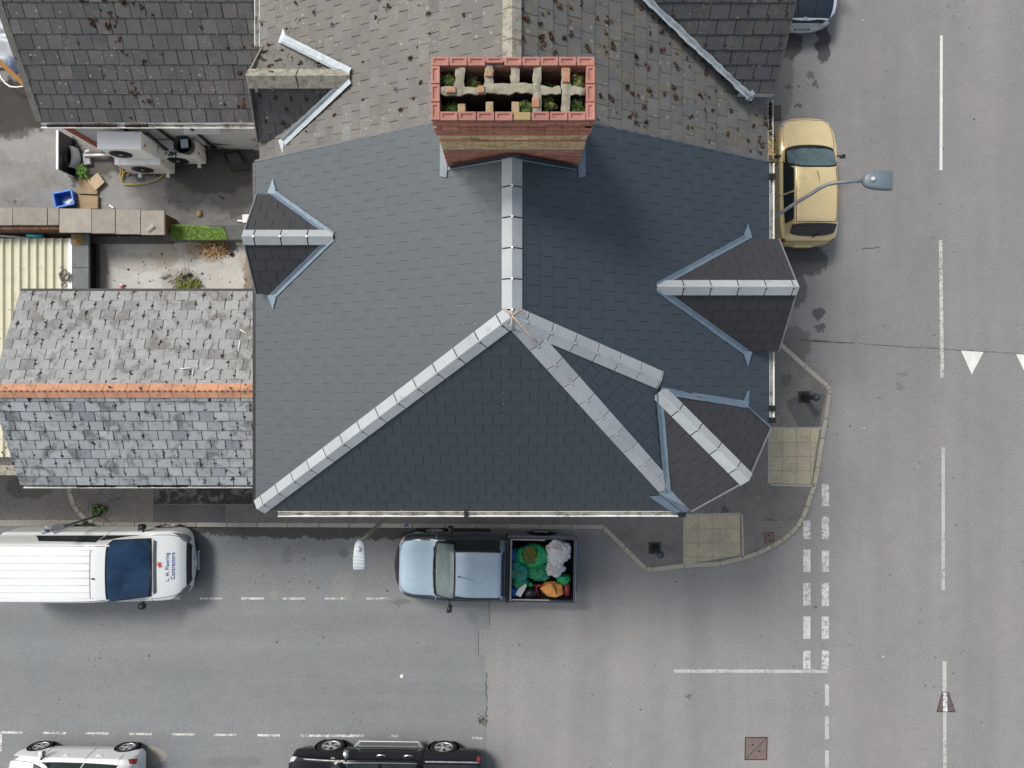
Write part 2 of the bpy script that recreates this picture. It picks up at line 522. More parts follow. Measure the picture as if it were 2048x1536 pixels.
# ================================================================== THE SETTING
BROWN = (.20, .19, .178); GREY = (.175, .178, .18)
OIL = (.035, .035, .038)
M_ground = asphalt('distant_ground', (.16, .155, .15), (.18, .17, .16))
M_main = asphalt('main_road_asphalt', (.252, .247, .244), (.272, .262, .252), fine=.34, dark_spots=.12, streak=(.9, .06, 1), stains=[
    (1646, 82, 15, 42, .8, OIL), (1583, 90, 24, 30, .75, OIL), (1622, 150, 8, 8, .5, OIL), (1577, 175, 7, 5, .6, OIL), (1630, 168, 7, 8, .6, OIL),
    (1597, 211, 6, 6, .6, OIL), (1600, 520, 60, 34, .75, (.05, .05, .052)), (1585, 580, 30, 34, .6, (.05, .05, .052)), (1637, 628, 13, 12, .7, OIL), (1641, 655, 11, 8, .65, OIL),  # wide dark ellipses on the road behind the gold hatchback
    (1804, 749, 12, 6, .3, (.09, .09, .09)), (1799, 773, 8, 8, .3, (.09, .09, .09)), (1757, 796, 5, 4, .4, (.09, .09, .09)), (1770, 652, 10, 7, .2, (.09, .09, .09)), (1590, 690, 32, 40, .5, (.07, .065, .06)),
    (1555, 160, 34, 90, .45, (.08, .08, .08)), (1377, 1390, 7, 5, .5, OIL)])
M_side = asphalt('side_street_asphalt', (.205, .217, .221), (.22, .227, .226), fine=.26, dark_spots=.30, streak=(.06, 1.1, 1), stains=[
    (684, 1172, 22, 32, .25, (.34, .30, .25)), (300, 1512, 30, 22, .6, (.42, .36, .27)), (800, 1205, 22, 6, .4, (.07, .07, .06)),
    (470, 1524, 60, 12, .22, (.10, .10, .10)), (575, 1112, 11, 20, .3, (.08, .08, .08)), (688, 1105, 9, 8, .35, OIL), (545, 1190, 7, 12, .3, (.36, .32, .26)), (640, 1095, 60, 20, .25, (.12, .12, .12)),
    (800, 1060, 460, 18, .85, (.05, .048, .045)), (1010, 1068, 230, 26, .6, (.05, .05, .047)), (990, 1130, 190, 60, .3, (.08, .08, .078))])  # dark bands along the kerb, wide dark ellipse beneath the pickup
M_pave = asphalt('pavement_asphalt', (.160, .149, .141), (.185, .171, .158), fine=.3, dark_spots=.2, cracks=.0, big=.2, stains=[(1446, 1018, 9, 9, .6, OIL), (1570, 760, 12, 14, .4, OIL), (1540, 1042, 14, 6, .4, OIL)])
M_pave2 = asphalt('old_pavement_asphalt', (.20, .185, .17), (.16, .15, .14), fine=.3, cracks=.95, big=.3)
M_patch = asphalt('dark_patch_asphalt', (.10, .10, .103), (.115, .113, .112), fine=.35, dark_spots=.0)
M_kerb = mat('kerb_concrete', (.37, .355, .315), .85, .3, ns=5, na=.2, bs=50, tint=True, dirt=(.10, .095, .08), dirt_s=5)
M_paint = paint_line('road_paint_fresh', .28, (.2, .2, .2), (.78, .77, .72))
M_paintw = paint_line('road_paint_worn', .47, (.24, .24, .24), (.62, .61, .57))
M_paintf = paint_line('road_paint_faded', .43, (.25, .25, .245), (.50, .50, .47))
M_paintb = paint_line('bay_paint_broken', .5, (.24, .24, .24), (.74, .73, .69))
M_crack = mat('crack_tar', (.10, .098, .095), .9, .2)
M_iron = mat('cast_iron', (.10, .085, .08), .6, .4, ns=20, na=.3, bs=60, tint=True)
M_black = mat('black_plastic', (.012, .012, .014), .4, .5)
M_white = mat('white_upvc', (.80, .80, .79), .35, .5, ns=3, na=.05, dirt=(.35, .33, .28), dirt_s=7, dirt_t=(.6, .75))

mb = MB(); mb.poly([(-90, -90, -.03), (90, -90, -.03), (90, 90, -.03), (-90, 90, -.03)]); struct('ground', mb, M_ground)
mb = MB(); mb.poly([(-26, -22, 0), (24, -22, 0), (24, 24, 0), (-26, 24, 0)]); struct('main_road', mb, M_main)
edge = [(981, 1030), (980, 1200), (978, 1235), (979, 1258), (957, 1258), (957, 1310), (970, 1311), (968, 1340), (973, 1352), (971, 1372), (975, 1390), (973, 1420), (974, 1536), (975, 2300)]
mb = MB()
pts = [P(*e, .004) for e in edge]
mb.poly([V((-25.9, P(0, 1030).y, .004))] + pts + [V((-25.9, -21.9, .004))]); struct('side_street', mb, M_side)
mb = MB(); mb.poly([P(x, y, .007) for x, y in ((-700, 800), (143, 800), (143, 985), (153, 1015), (172, 1036), (200, 1054), (-700, 1054))])
struct('back_lane', mb, asphalt('lane_asphalt', (.175, .162, .15), (.20, .185, .17), fine=.3, dark_spots=.3, cracks=.5, stains=[(60, 975, 50, 24, .55, (.06, .058, .055)), (60, 1062, 200, 8, .5, (.05, .05, .05))]))
# cracked joint and frayed edges in the road
def crack_line(pts, w, name):
    mb = MB(); L = []; Rr = []
    for i, (x, y) in enumerate(pts):
        q = P(x, y, .006); k = w * R.uniform(.3, 1.2)
        d = (P(*pts[min(i + 1, len(pts) - 1)]) - P(*pts[max(0, i - 1)])).normalized(); s = V((-d.y, d.x, 0))
        L.append(q + s * k / 2); Rr.append(q - s * k / 2)
    for i in range(len(pts) - 1): mb.poly([L[i], Rr[i], Rr[i + 1], L[i + 1]])
    struct(name, mb, M_crack)
crack_line([(1600 + i * 9, 680 + i * .56 + R.uniform(-1, 1)) for i in range(13)], .05, 'road_joint')
crack_line([(1718 + i * 9, 687.5 + i * .56 + R.uniform(-.8, .8)) for i in range(38)], .022, 'road_joint')
crack_line([(979 + R.uniform(-1, 1), 1190 + i * 6) for i in range(11)], .018, 'road_joint')
crack_line([(973 + R.uniform(-2, 2), 1345 + i * 6) for i in range(19)], .03, 'road_joint')
crack_line([(957, 1262 + i * 6) for i in range(9)], .016, 'road_joint')
crack_line([(1725 + i * 6, 497 - i * .5 + R.uniform(-1.5, 1.5)) for i in range(7)], .03, 'road_joint')
mb = MB()
for i in range(60):
    q = P(965 + R.gauss(0, 4), 1440 + R.gauss(0, 5), .008); mb.blob(q, (R.uniform(.01, .025),) * 2 + (.01,), i, .5, 2, 5, 3, R.uniform(.5, 1.6))
struct('loose_gravel', mb, mat('gravel', (.10, .085, .06), .9, .3, tint=True), kind='stuff')

# road markings
def rects(name, lst, m, z=.009):
    mb = MB()
    for r in lst:
        if not isinstance(r[0], tuple):
            x0, y0, x1, y1 = r; r = [(x0, y0), (x1, y0), (x1, y1), (x0, y1)]
        mb.poly([P(x, y, z) for x, y in r])
    return struct(name, mb, m)
rects('centre_line', [[(1880, 71), (1885.5, 71), (1885, 340), (1879, 340)]], M_paint)
rects('centre_line', [[(1878, 480), (1884.5, 480), (1888, 756), (1880.5, 756)]], M_paintw)
rects('centre_line', [(1883, 895, 1890, 1180), (1885, 1322, 1893, 1388), (1886, 1424, 1893, 1700)], M_paintf)
rects('give_way_triangle', [[(1922, 701), (1967, 704), (1943.5, 749)], [(2032, 708), (2078, 711), (2055, 756)]], M_paint)
rects('give_way_line', [(1643.5, a, 1658, b) for a, b in ((968, 1012), (1033, 1078), (1101, 1144), (1166, 1212), (1233, 1278), (1301, 1338))] +
      [(1606.5, a, 1621, b) for a, b in ((1041, 1078), (1099, 1144), (1166, 1211), (1233, 1278), (1301, 1338))], paint_line('give_way_paint', .455, (.26, .26, .26), (.62, .62, .60)))
rects('junction_line', [[(1348, 1338.5), (1657.5, 1339.5), (1657.5, 1346), (1348, 1345.5)]] + [(1650, a, 1658, b) for a, b in ((1368, 1411), (1433, 1478), (1501, 1545))], M_paintf)
rects('parking_bay_line', [(317 + i * 83, 1195, 362 + i * 83, 1199) for i in range(6)], M_paintb)
rects('parking_bay_line', [[(x, 1462.5 + x * .011), (x + 45, 1462.5 + (x + 45) * .011), (x + 45, 1467 + (x + 45) * .011), (x, 1467 + x * .011)] for x in (0, 87, 172, 258, 344, 427, 515)] +
      [(600, 1469, 728, 1474), (783, 1470, 796, 1474), (945, 1474, 965, 1478), (0, 1468, 4, 1502)], M_paintb)

# pavement and kerbs
K1 = [(138, 905), (139, 985), (148, 1012), (158, 1026), (172, 1039), (190, 1048), (212, 1052), (700, 1053.5), (1204, 1057), (1288, 1140), (1302, 1142), (1366, 1134), (1439, 1130), (1484, 1119),
      (1515, 1109), (1543, 1095), (1565, 1082), (1582, 1069), (1596, 1054), (1607, 1036), (1616, 1014), (1624, 989), (1631, 968), (1637, 935), (1646, 877), (1653, 838), (1660, 788), (1660, 778), (1655, 769), (1610, 730), (1561, 685), (1528, 655), (1528, 300), (1528, -250)]
ko = [P(x, y, 0).to_2d() for x, y in K1]
def offs(pl, d):
    out = []
    for i, p in enumerate(pl):
        a = pl[max(0, i - 1)]; b = pl[min(len(pl) - 1, i + 1)]
        t1 = (p - a).normalized() if i else (b - p).normalized(); t2 = (b - p).normalized() if i < len(pl) - 1 else t1
        n1 = V((-t1.y, t1.x)); n2 = V((-t2.y, t2.x)); n = (n1 + n2).normalized(); k = d / max(.5, n.dot(n1))
        out.append(p + n * k)
    return out
ki = offs(ko, .125)
mb = MB()
mb.prism([tuple(p) for p in ki] + [(3.0, 14), (3.0, 0), (-12.0, 0), (ki[0].x, 0)], -.02, .108)
struct('pavement', mb, M_pave)
mb = MB(); run = 0
acc = 0.0
for i in range(len(ko) - 1):
    a, b, c, d = ko[i], ko[i + 1], ki[i + 1], ki[i]
    L = (b - a).length; n = max(1, round(L / .88))
    for k in range(n):
        t0, t1 = k / n, (k + 1) / n; e = .006 / L
        q = [a.lerp(b, t0 + e), a.lerp(b, t1 - e), d.lerp(c, t1 - e), d.lerp(c, t0 + e)]
        yel = 1.0 if R.random() > .3 else R.uniform(.85, 1.03); tn_ = R.uniform(.94, 1.05)
        mb.prism([tuple(p) for p in q], -.02, .118, tuple(x * yel * tn_ for x in (1.0, .985, .86 if q[0].x > 3 and q[0].y < -2 else .97)))
struct('kerb', mb, M_kerb, bevel=.012)
mb = MB(); mb.prism([tuple(P(x, y, .02).to_2d()) for x, y in ((-600, 1040), (163, 1040), (176, 1052), (-600, 1052))], -.01, .022); struct('flush_kerb', mb, M_kerb)
def sheet(name, px, m, z): 
    mb = MB(); mb.poly([P(x, y, z) for x, y in px]); return struct(name, mb, m)
sheet('pavement_patch', [(1571, 804), (1608, 783), (1650, 789), (1638, 853), (1597, 853)], M_patch, .112)
sheet('pavement_patch', [(307, 940), (307, 1008), (506, 1008), (506, 940)], mat('worn_patch', (.05, .047, .045), .9, .3, ns=9, na=.4, dirt=(.17, .155, .14), dirt_s=3.2, dirt_t=(.5, .56)), .112)
sheet('pavement_patch', [(307, 1010), (452, 1010), (450, 1044), (306, 1044)], M_patch, .112)
sheet('pavement_patch', [(148, 930), (254, 930), (256, 1044), (200, 1044), (178, 1031), (160, 1010)], M_pave2, .112)
sheet('pavement_patch', [(1483, 1040), (1560, 1042), (1600, 1040), (1576, 1064), (1540, 1088), (1484, 1110)], asphalt('pinkish_asphalt', (.19, .172, .162), (.20, .182, .17), big=.15), .112)
# tactile paving with its edging
def tactile(corner, name):
    m, nt, b = newmat(name + '_paving')
    co = wpos(nt)
    br = N(nt, 'ShaderNodeTexBrick', Scale=1.0, **{'Mortar Size': .006, 'Brick Width': .4, 'Row Height': .4, 'Bias': 0.0})
    br.offset = 0.0
    br.inputs['Color1'].default_value = (.50, .435, .30, 1); br.inputs['Color2'].default_value = (.44, .385, .275, 1); br.inputs['Mortar'].default_value = (.14, .125, .10, 1)
    mp = nt.nodes.new('ShaderNodeMapping'); mp.inputs['Location'].default_value = corner
    nt.links.new(co, mp.inputs[0]); nt.links.new(mp.outputs[0], br.inputs['Vector'])
    sx = nt.nodes.new('ShaderNodeSeparateXYZ'); nt.links.new(mp.outputs[0], sx.inputs[0])
    w = 2 * math.pi / .0667
    bl = math_(nt, 'MULTIPLY', math_(nt, 'SINE', math_(nt, 'MULTIPLY', sx.outputs[0], w)), math_(nt, 'SINE', math_(nt, 'MULTIPLY', sx.outputs[1], w)))
    c = mixc(nt, mrange(nt, bl, -.2, .6, .22, 0), br.outputs['Color'], (.25, .215, .15))
    c = mixc(nt, mrange(nt, noi(nt, co, 2.6, 6), .45, .68, 0, .55), c, (.30, .27, .21))
    c = mixc(nt, 1.0, c, mrange(nt, noi(nt, co, 14, 4), .3, .7, .85, 1.12), 'MULTIPLY')
    nt.links.new(c, b.inputs['Base Color']); b.inputs['Roughness'].default_value = .85
    bump(nt, b, bl, .5, .008)
    return m
TE = [(1536.5, 857), (1639, 858), (1622, 969), (1536.5, 966.5)]
TS = [(1368, 1029.5), (1480, 1027.5), (1482, 1110), (1368, 1129)]
for T in (TE, TS):
    q = P(*T[0], .114)
    struct('tactile_paving', (lambda b: (b.poly([P(x, y, .114) for x, y in T]), b)[1])(MB()), tactile((-q.x, -q.y, 0), 'tactile'))
mb = MB()
for T, sides in ((TE, (0, 2, 3)), (TS, (0, 1, 3))):
    for i in sides:
        a, b = P(*T[i], .0), P(*T[(i + 1) % 4], .0); t = (b - a).normalized(); n = V((-t.y, t.x, 0))
        mb.prism([tuple((a - t * .04).to_2d()), tuple((b + t * .04).to_2d()), tuple((b + t * .04 + n * .05).to_2d()), tuple((a - t * .04 + n * .05).to_2d())], .05, .118)
struct('paving_edging', mb, M_kerb)
# kerb litter: grit and leaves in the gutters of the road
mb = MB()
def litter(n, f, z, size):
    for i in range(n):
        x, y = f(); q = P(x, y, z); s = R.uniform(.5, 1.5) * size; a = R.uniform(0, 6.28)
        mb.add([q + V((math.cos(a + k * 1.57 + R.uniform(-.3, .3)) * s * (1 if k % 2 else .5), math.sin(a + k * 1.57) * s * (1 if k % 2 else .5), R.uniform(0, .01))) for k in range(4)], [(0, 1, 2, 3)],
               R.choice(((.5, .42, .3), (.9, .7, .4), (.3, .25, .2), (1.6, 1.5, 1.3), (.35, .3, .25))))
litter(160, lambda: (R.uniform(420, 1200), 1057 + abs(R.gauss(0, 4))), .012, .012)
litter(140, lambda: (lambda t: (1565 + 92 * t + abs(R.gauss(0, 8)), 686 + 86 * t - abs(R.gauss(0, 8))))(R.random()), .01, .013)
litter(90, lambda: (R.uniform(0, 420), R.gauss(1030, 26)), .03, .011)
litter(60, lambda: (R.uniform(1540, 1600), R.uniform(480, 640)), .01, .011)
litter(60, lambda: (R.uniform(1370, 1640), R.uniform(700, 1130)), .122, .008)
litter(90, lambda: (R.uniform(400, 1300), R.uniform(1220, 1520)), .01, .007)
struct('litter', mb, mat('litter', (.30, .28, .24), .9, .2, tint=True), kind='stuff')

# ironwork
def cover(name, px, z, label, cat, tint=1.0, grid=0, diag=False, col=None, holes=()):
    c = sum((P(x, y, z) for x, y in px), V()) / len(px)
    t = thing(name, label, cat, c)
    fr = MB(); pl = MB()
    q = [P(x, y, z) for x, y in px]
    inner = [p.lerp(c, .08) for p in q]
    n = len(q)
    for i in range(n):
        a, b, d, e = q[i], q[(i + 1) % n], inner[(i + 1) % n], inner[i]
        fr.prism([tuple(v.to_2d()) for v in (a, b, d, e)], z - .03, z + .008, .45)
    pl.prism([tuple(v.to_2d()) for v in inner], z - .03, z + .004, tint)
    m = col or M_iron
    ob('frame', fr, M_iron, t)
    ob('plate', pl, m, t)
    bars = MB()
    if grid:
        for i in range(1, grid):
            a = inner[0].lerp(inner[1], i / grid); b = inner[3].lerp(inner[2], i / grid)
            d = (b - a).normalized(); s = V((-d.y, d.x, 0)) * .006
            bars.prism([tuple((x).to_2d()) for x in (a - s, a + s, b + s, b - s)], z, z + .012, 1.5)
        for i in range(1, int(grid * 1.5)):
            k = i / int(grid * 1.5)
            a = inner[0].lerp(inner[3], k); b = inner[1].lerp(inner[2], k)
            d = (b - a).normalized(); s = V((-d.y, d.x, 0)) * .006
            bars.prism([tuple((x).to_2d()) for x in (a - s, a + s, b + s, b - s)], z, z + .0118, 1.5)
    if diag:
        a, b = inner[1], inner[3]; d = (b - a).normalized(); s = V((-d.y, d.x, 0)) * .008
        bars.prism([tuple(x.to_2d()) for x in (a - s, a + s, b + s, b - s)], z, z + .006, .3)
    for hx, hy in holes:
        h = P(hx, hy, z); bars.lathe((h.x, h.y, z), [(.028, 0), (.028, .0065)], 10, .12)
    if grid: ob('grate', bars, M_iron, t)
    elif bars.v:
        for q in islands(bars): ob('keyhole' if len(q.f) > 8 else 'joint', q, M_iron, t)
    return t
cover('manhole_cover', [(1490, 1474), (1535, 1474), (1534, 1520), (1489, 1520)], .004, 'square rusty brown two-part manhole cover in the road', 'manhole cover', (1.75, 1.55, 1.48), diag=True, holes=((1505, 1489), (1518, 1502)))
cover('drain_grating', [(1541, 211), (1562, 211), (1562, 241), (1541, 241)], .004, 'rectangular iron drain grating in the road ahead of the gold hatchback', 'drain', .25, grid=6)
cover('stopcock_cover', [(1527, 1066), (1546, 1064), (1549, 1084), (1530, 1087)], .116, 'small reddish square utility cover in the corner pavement', 'utility cover', (1.7, 1.3, 1.22), holes=((1537, 1071), (1540, 1080)))
t = cover('valve_cover', [(1884, 1384), (1897, 1384), (1911, 1424), (1873, 1424)], .004, 'trapezoid iron cover set across the faded white centre line', 'utility cover', (1.3, 1.1, 1.1), grid=9)
mb = MB(); mb.poly([P(x, y, .0175) for x, y in ((1886, 1385), (1894, 1385), (1895, 1423), (1886, 1423))]); ob('painted_stripe', mb, paint_line('stripe_paint', .46, (.1, .09, .09), (.75, .75, .72)), t)

# bollards
def bollard(px, py, label, tilt):
    b = P(px, py, .11); t = thing('bollard', label, 'bollard', b, group='black pavement bollards')
    mb = MB(); mb.lathe((b.x, b.y, .11), [(.105, 0), (.105, .05), (.085, .09), (.075, .30), (.068, .62), (.075, .66), (.075, .70), (.06, .74)], 18); ob('post', mb, mat('bollard_iron', (.013, .014, .017), .35, .5, ns=9, na=.3), t)
    mb = MB(); mb.lathe((b.x, b.y, .11), [(.062, .74), (.095, .77), (.105, .82), (.1, .88), (.075, .93), (.03, .955), (.001, .96)], 18); ob('cap', mb, mat('bollard_cap', (.03, .045, .07), .35, .5), t)
    mb = MB(); mb.box((b.x, b.y, .117), (.33, .33, .012)); ob('base_plate', mb, mat('bollard_base', (.028, .028, .028), .7, .4), t)
bollard(1608, 794, 'black bollard on the dark pavement patch beside the east kerb', 0)
bollard(1309, 1096, 'black bollard on square base plate beside the south tactile paving', 0)
# weeds along the lane kerb corner and seams
M_leaf = mat('weed_leaf', (.06, .12, .022), .5, .4, ns=20, na=.2, tint=True)
mb = MB(); leaf_plant(mb, P(198, 1020, .12), .26, 90, 3, up=.8); solo('weed', mb, M_leaf, 'leafy green weed growing at the foot of the sign post', 'weed', loc=P(198, 1020, .12))
mb = MB(); leaf_plant(mb, P(178, 1046, .05), .22, 60, 9, up=.4); solo('weed', mb, mat('dull_weed', (.05, .06, .025), .7, .3, tint=True), 'low dull weed in the lane kerb corner beside the white van', 'weed', loc=P(178, 1046, .02))

mb = MB(); c = P(803, 1352, .012); mb.prism([(c.x - .05, c.y - .05), (c.x + .04, c.y - .05), (c.x + .05, c.y + .03), (c.x + .01, c.y + .05), (c.x - .04, c.y + .02)], .008, .014); solo('paper_scrap', mb, mat('paper', (.75, .74, .70), .9), 'white scrap of paper lying in the middle of the side street', 'paper scrap')
mb = MB(); mb.blob(P(811, 1051, .14), (.05, .04, .025), 2, .3, 2, 10, 6); solo('blue_wrapper', mb, mat('blue_wrapper', (.03, .14, .5), .4), 'small blue wrapper on the kerb above the light blue pickup', 'wrapper')
mb = MB(); c = P(817, 1058, .03); mb.box(c, (.48, .14, .05), .02); solo('flattened_box', mb, mat('dark_board', (.05, .06, .075), .7), 'flattened dark blue grey box in the gutter above the light blue pickup', 'box', bevel=.006)
# ================================================================== BUILDINGS
M_slate = slate_mat('new_slate', (.044, .057, .068), .45, .66, na=.05)
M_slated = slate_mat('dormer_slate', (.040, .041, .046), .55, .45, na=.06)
M_tile = mat('ridge_tile_grey', (.385, .41, .425), .62, .3, ns=3, na=.07, tint=True, dirt=(.24, .25, .26), dirt_s=4, dirt_t=(.55, .8))
M_lead = mat('new_lead', (.155, .21, .262), .42, .6, metal=.15, ns=7, na=.18, bs=12, bump_s=.15)
M_vg = mat('grey_verge_trim', (.20, .205, .215), .6, .4, ns=5, na=.15)
M_leadold = mat('weathered_lead', (.42, .47, .50), .5, .5, metal=.15, ns=9, na=.2, bs=14, bump_s=.3, dirt=(.22, .22, .21), dirt_s=6, dirt_t=(.56, .7))
M_clip = mat('white_clip', (.8, .8, .78), .5)
M_brown = slate_mat('weathered_tile_brown', (.158, .150, .141), .75, .3, moss=(.055, .035, .022), moss_t=(.70, .76), lichen=(.36, .345, .29), na=.14, blot=(.17, .156, .132))
M_browne = slate_mat('weathered_tile_mossy', (.140, .138, .134), .72, .3, moss=(.06, .036, .022), moss_t=(.60, .68), lichen=(.34, .32, .25), na=.16, blot=(.165, .148, .108))
M_darkold = slate_mat('dark_old_slate', (.084, .085, .087), .66, .35, moss=(.05, .034, .025), moss_t=(.64, .71), lichen=(.36, .34, .32), na=.14, blot=(.105, .096, .092))
M_wing = slate_mat('dark_wing_slate', (.070, .074, .082), .66, .35, moss=(.07, .055, .028), moss_t=(.67, .74), lichen=(.30, .28, .20), na=.14, blot=(.085, .08, .066))
M_pale = slate_mat('pale_old_slate', (.25, .255, .255), .55, .4, moss=(.05, .032, .03), moss_t=(.70, .75), lichen=(.36, .36, .36), na=.14, blot=(.10, .092, .080))
M_pales = slate_mat('pale_old_slate_shade', (.30, .322, .338), .5, .4, moss=(.06, .05, .038), moss_t=(.72, .77), na=.14, blot=(.10, .10, .10))  # same slate, colour lightened to offset the shade on the south slope
M_moss = mat('moss', (.060, .036, .024), .95, .1, ns=30, na=.5, tint=True)
M_orange = mat('orange_ridge_tile', (.52, .265, .165), .75, .3, ns=6, na=.16, tint=True, dirt=(.22, .15, .11), dirt_s=5, dirt_t=(.52, .68))
M_conc = mat('lichened_concrete', (.33, .31, .255), .9, .3, ns=14, na=.28, bs=45, bump_s=.6, dirt=(.13, .115, .09), dirt_s=9, dirt_t=(.5, .66))
M_render = mat('cream_render', (.55, .52, .45), .9, .3, ns=3, na=.08, bs=60, bump_s=.2, dirt=(.3, .27, .22), dirt_s=2)
M_wallw = mat('flaking_white_paint', (.52, .54, .55), .85, .3, ns=4, na=.1, dirt=(.36, .28, .19), dirt_s=2.1, dirt_t=(.56, .62))
M_brickr = mat('red_brick', (.56, .235, .16), .85, .3, ns=22, na=.2, bs=70, tint=True, dirt=(.22, .09, .07), dirt_s=8)
M_brickt = mat('pink_brick', (.40, .185, .15), .85, .3, ns=22, na=.12, bs=70, tint=True, dirt=(.30, .14, .11), dirt_s=10)
M_bricky = mat('buff_brick', (.76, .565, .30), .85, .3, ns=22, na=.2, bs=70, tint=True, dirt=(.22, .15, .085), dirt_s=7)
M_mortar = mat('mortar', (.31, .285, .22), .95, .2, ns=20, na=.25, bs=40, bump_s=.6, dirt=(.16, .15, .11), dirt_s=7, dirt_t=(.5, .7))
M_dark = mat('dark_void', (.012, .011, .010), .95, .1)
M_glass = mat('window_glass', (.02, .025, .03), .06, .6, ns=2, na=.2, rvar=.02)
M_gutter = mat('white_gutter', (.80, .80, .78), .4, .5, ns=3, na=.06, dirt=(.30, .27, .22), dirt_s=5, dirt_t=(.54, .66))
M_floor_grey = mat('gutter_floor_grey', (.24, .23, .21), .9, .2, ns=6, na=.4, dirt=(.07, .06, .05), dirt_s=5, dirt_t=(.5, .62))  # greyer strip laid along each gutter channel
M_muck = mat('gutter_silt', (.035, .025, .02), .95, .1, ns=20, na=.5)
M_timber = mat('orange_sealant', (.55, .38, .26), .8, .3)

ZR, ZE, XE, XW = 10.3, 7.6, 4.68, -4.67
APX = V((0, .99, ZR))
A_, B_ = V((3.17, -2.29, ZE)), V((4.68, -.79, ZE)); SW = V((XW, -2.29, ZE)); NWc = V((XW, 4.06, ZE)); NEc = V((XE, 4.06, ZE)); RN = V((0, 4.06, ZR))
t = house = thing('corner_building', 'corner building with new dark slate roof and pale grey hip tiles', 'building', (0, 0, 0))

def walls(parent, poly, z0, z1, m, name='wall'):
    mb = MB(); mb.prism(poly, z0, z1); return ob(name, mb, m, parent)
def window(parent, c, wdt, hgt, nrm):
    """framed sash set 2 cm proud of the wall face"""
    n = V(nrm).normalized(); s = V((-n.y, n.x, 0)); c = V(c)
    M = Matrix((( s.x, n.x, 0, c.x), (s.y, n.y, 0, c.y), (0, 0, 1, c.z), (0, 0, 0, 1)))
    mb = MB(); fr = .06
    for x, z, a, b in ((0, hgt / 2 - fr / 2, wdt, fr), (0, -hgt / 2 + fr / 2, wdt, fr), (-wdt / 2 + fr / 2, 0, fr, hgt - 2 * fr), (wdt / 2 - fr / 2, 0, fr, hgt - 2 * fr), (0, 0, wdt - 2 * fr, .04)):
        mb.box(None, (a, .08, b), M=M @ Matrix.Translation((x, .01, z)))
    f = ob('window', mb, M_white, parent)
    mb = MB(); mb.box(None, (wdt - 2 * fr, .02, hgt - 2 * fr), M=M @ Matrix.Translation((0, .012, 0))); ob('pane', mb, M_glass, f)
    mb = MB(); mb.box(None, (wdt + .1, .14, .05), M=M @ Matrix.Translation((0, .07, -hgt / 2 - .028))); ob('sill', mb, M_white, f)
    return f
walls(house, [(-4.5, -2.1), (3.08, -2.1), (4.5, -.7), (4.5, 4.0), (-4.5, 4.0)], 0, 7.42, M_render)
mbs = MB(); mbs.prism([(-4.6, -2.22), (3.13, -2.22), (4.61, -.76), (4.61, 4.02), (-4.6, 4.02)], 7.424, 7.56); ob('soffit', mbs, M_white, house)
for x in (-3, -.6, 1.8):
    window(house, (x, -2.1, 5.2), 1.1, 1.5, (0, -1, 0))
for y in (.6, 2.8): window(house, (4.5, y, 5.2), 1.1, 1.5, (1, 0, 0))
window(house, (3.79, -1.4, 5.0), 1.0, 1.6, (1, -1, 0))
for x, ww in ((-2.6, 2.2), (.9, 2.4)): window(house, (x, -2.1, 1.6), ww, 1.8, (0, -1, 0))
window(house, (4.5, 2.0, 1.6), 2.4, 1.8, (1, 0, 0))

nW, nE, nS, nC = plane_n([NWc, SW, APX, RN]), plane_n([RN, APX, B_, NEc]), plane_n([APX, SW, A_]), plane_n([APX, A_, B_])
def slope(parent, poly, m, up=None, **kw):
    mb = MB(); slates(mb, poly, up, **kw); return ob('roof_slope', mb, m, parent)
def zW(x): return ZR - (ZR - ZE) / 4.67 * abs(x)
slope(house, [NWc, SW, APX, RN], M_slate, V((1, 0, 0)), w=.3, g=.235, gap=.007, th=.004, tone=.014)
slope(house, [RN, APX, B_, NEc], M_slate, V((-1, 0, 0)), w=.3, g=.235, gap=.008, th=.0045, tone=.02, under=.28)
slope(house, [APX, SW, A_], M_slate, V((0, 1, 0)), w=.3, g=.235, gap=.008, th=.004, tone=.02, under=.28)
slope(house, [APX, A_, B_], M_slate, V((-1, 1, 0)), w=.3, g=.235, gap=.008, th=.0045, tone=.02, under=.28)

def ridge_run(parent, P0, P1, n1, n2, name='ridge_tiles', m=None, clipm=None, **kw):
    mb = MB(); cl = MB()
    ridge(mb, P0, P1, n1, n2, clips=cl, **kw)
    o = ob(name, mb, m or M_tile, parent, bevel=.004)
    bd = MB(); bedding(bd, P0, P1, n1, n2, w=kw.get('w', .15) - .01); ob('bedding', bd, M_dark, o)
    if cl.v and clipm: obs('clip', cl, clipm, o)
    return o
ridge_run(house, (0, 3.33, ZR), (0, .99, ZR), nW, nE, 'ridge_tiles', clipm=M_clip, w=.155)
M_pin = mat('ridge_pin', (.30, .30, .31), .5, .5)
ridge_run(house, APX, SW + V((.05, .03, .03)), nW, nS, 'hip_tiles', clipm=M_pin, w=.155, first=.2)
hB = APX.lerp(A_, .865)
ridge_run(house, APX, hB, nS, nC, 'hip_tiles', clipm=M_pin, w=.15, first=.2)
hC = V((2.45, .06, 8.885))
ridge_run(house, APX, hC, nE, nC, 'hip_tiles', clipm=M_pin, w=.15, first=.25)
mb = MB()      # orange sealant at the junction of ridge and hips
for pts in ([(0, .99, .062), (.12, .86, .045), (.25, .72, .0), (.38, .60, -.07)], [(0, .99, .062), (-.1, 1.08, .03), (-.15, 1.12, .0)], [(0, .99, .062), (.1, 1.06, .03), (.16, 1.07, .0)], [(0, .99, .062), (0, .90, .045), (0, .80, -.02)]):
    mb.tube([V((x, y, ZR + z)) for x, y, z in pts], .009, 6)
ob('sealant', mb, M_timber, house)

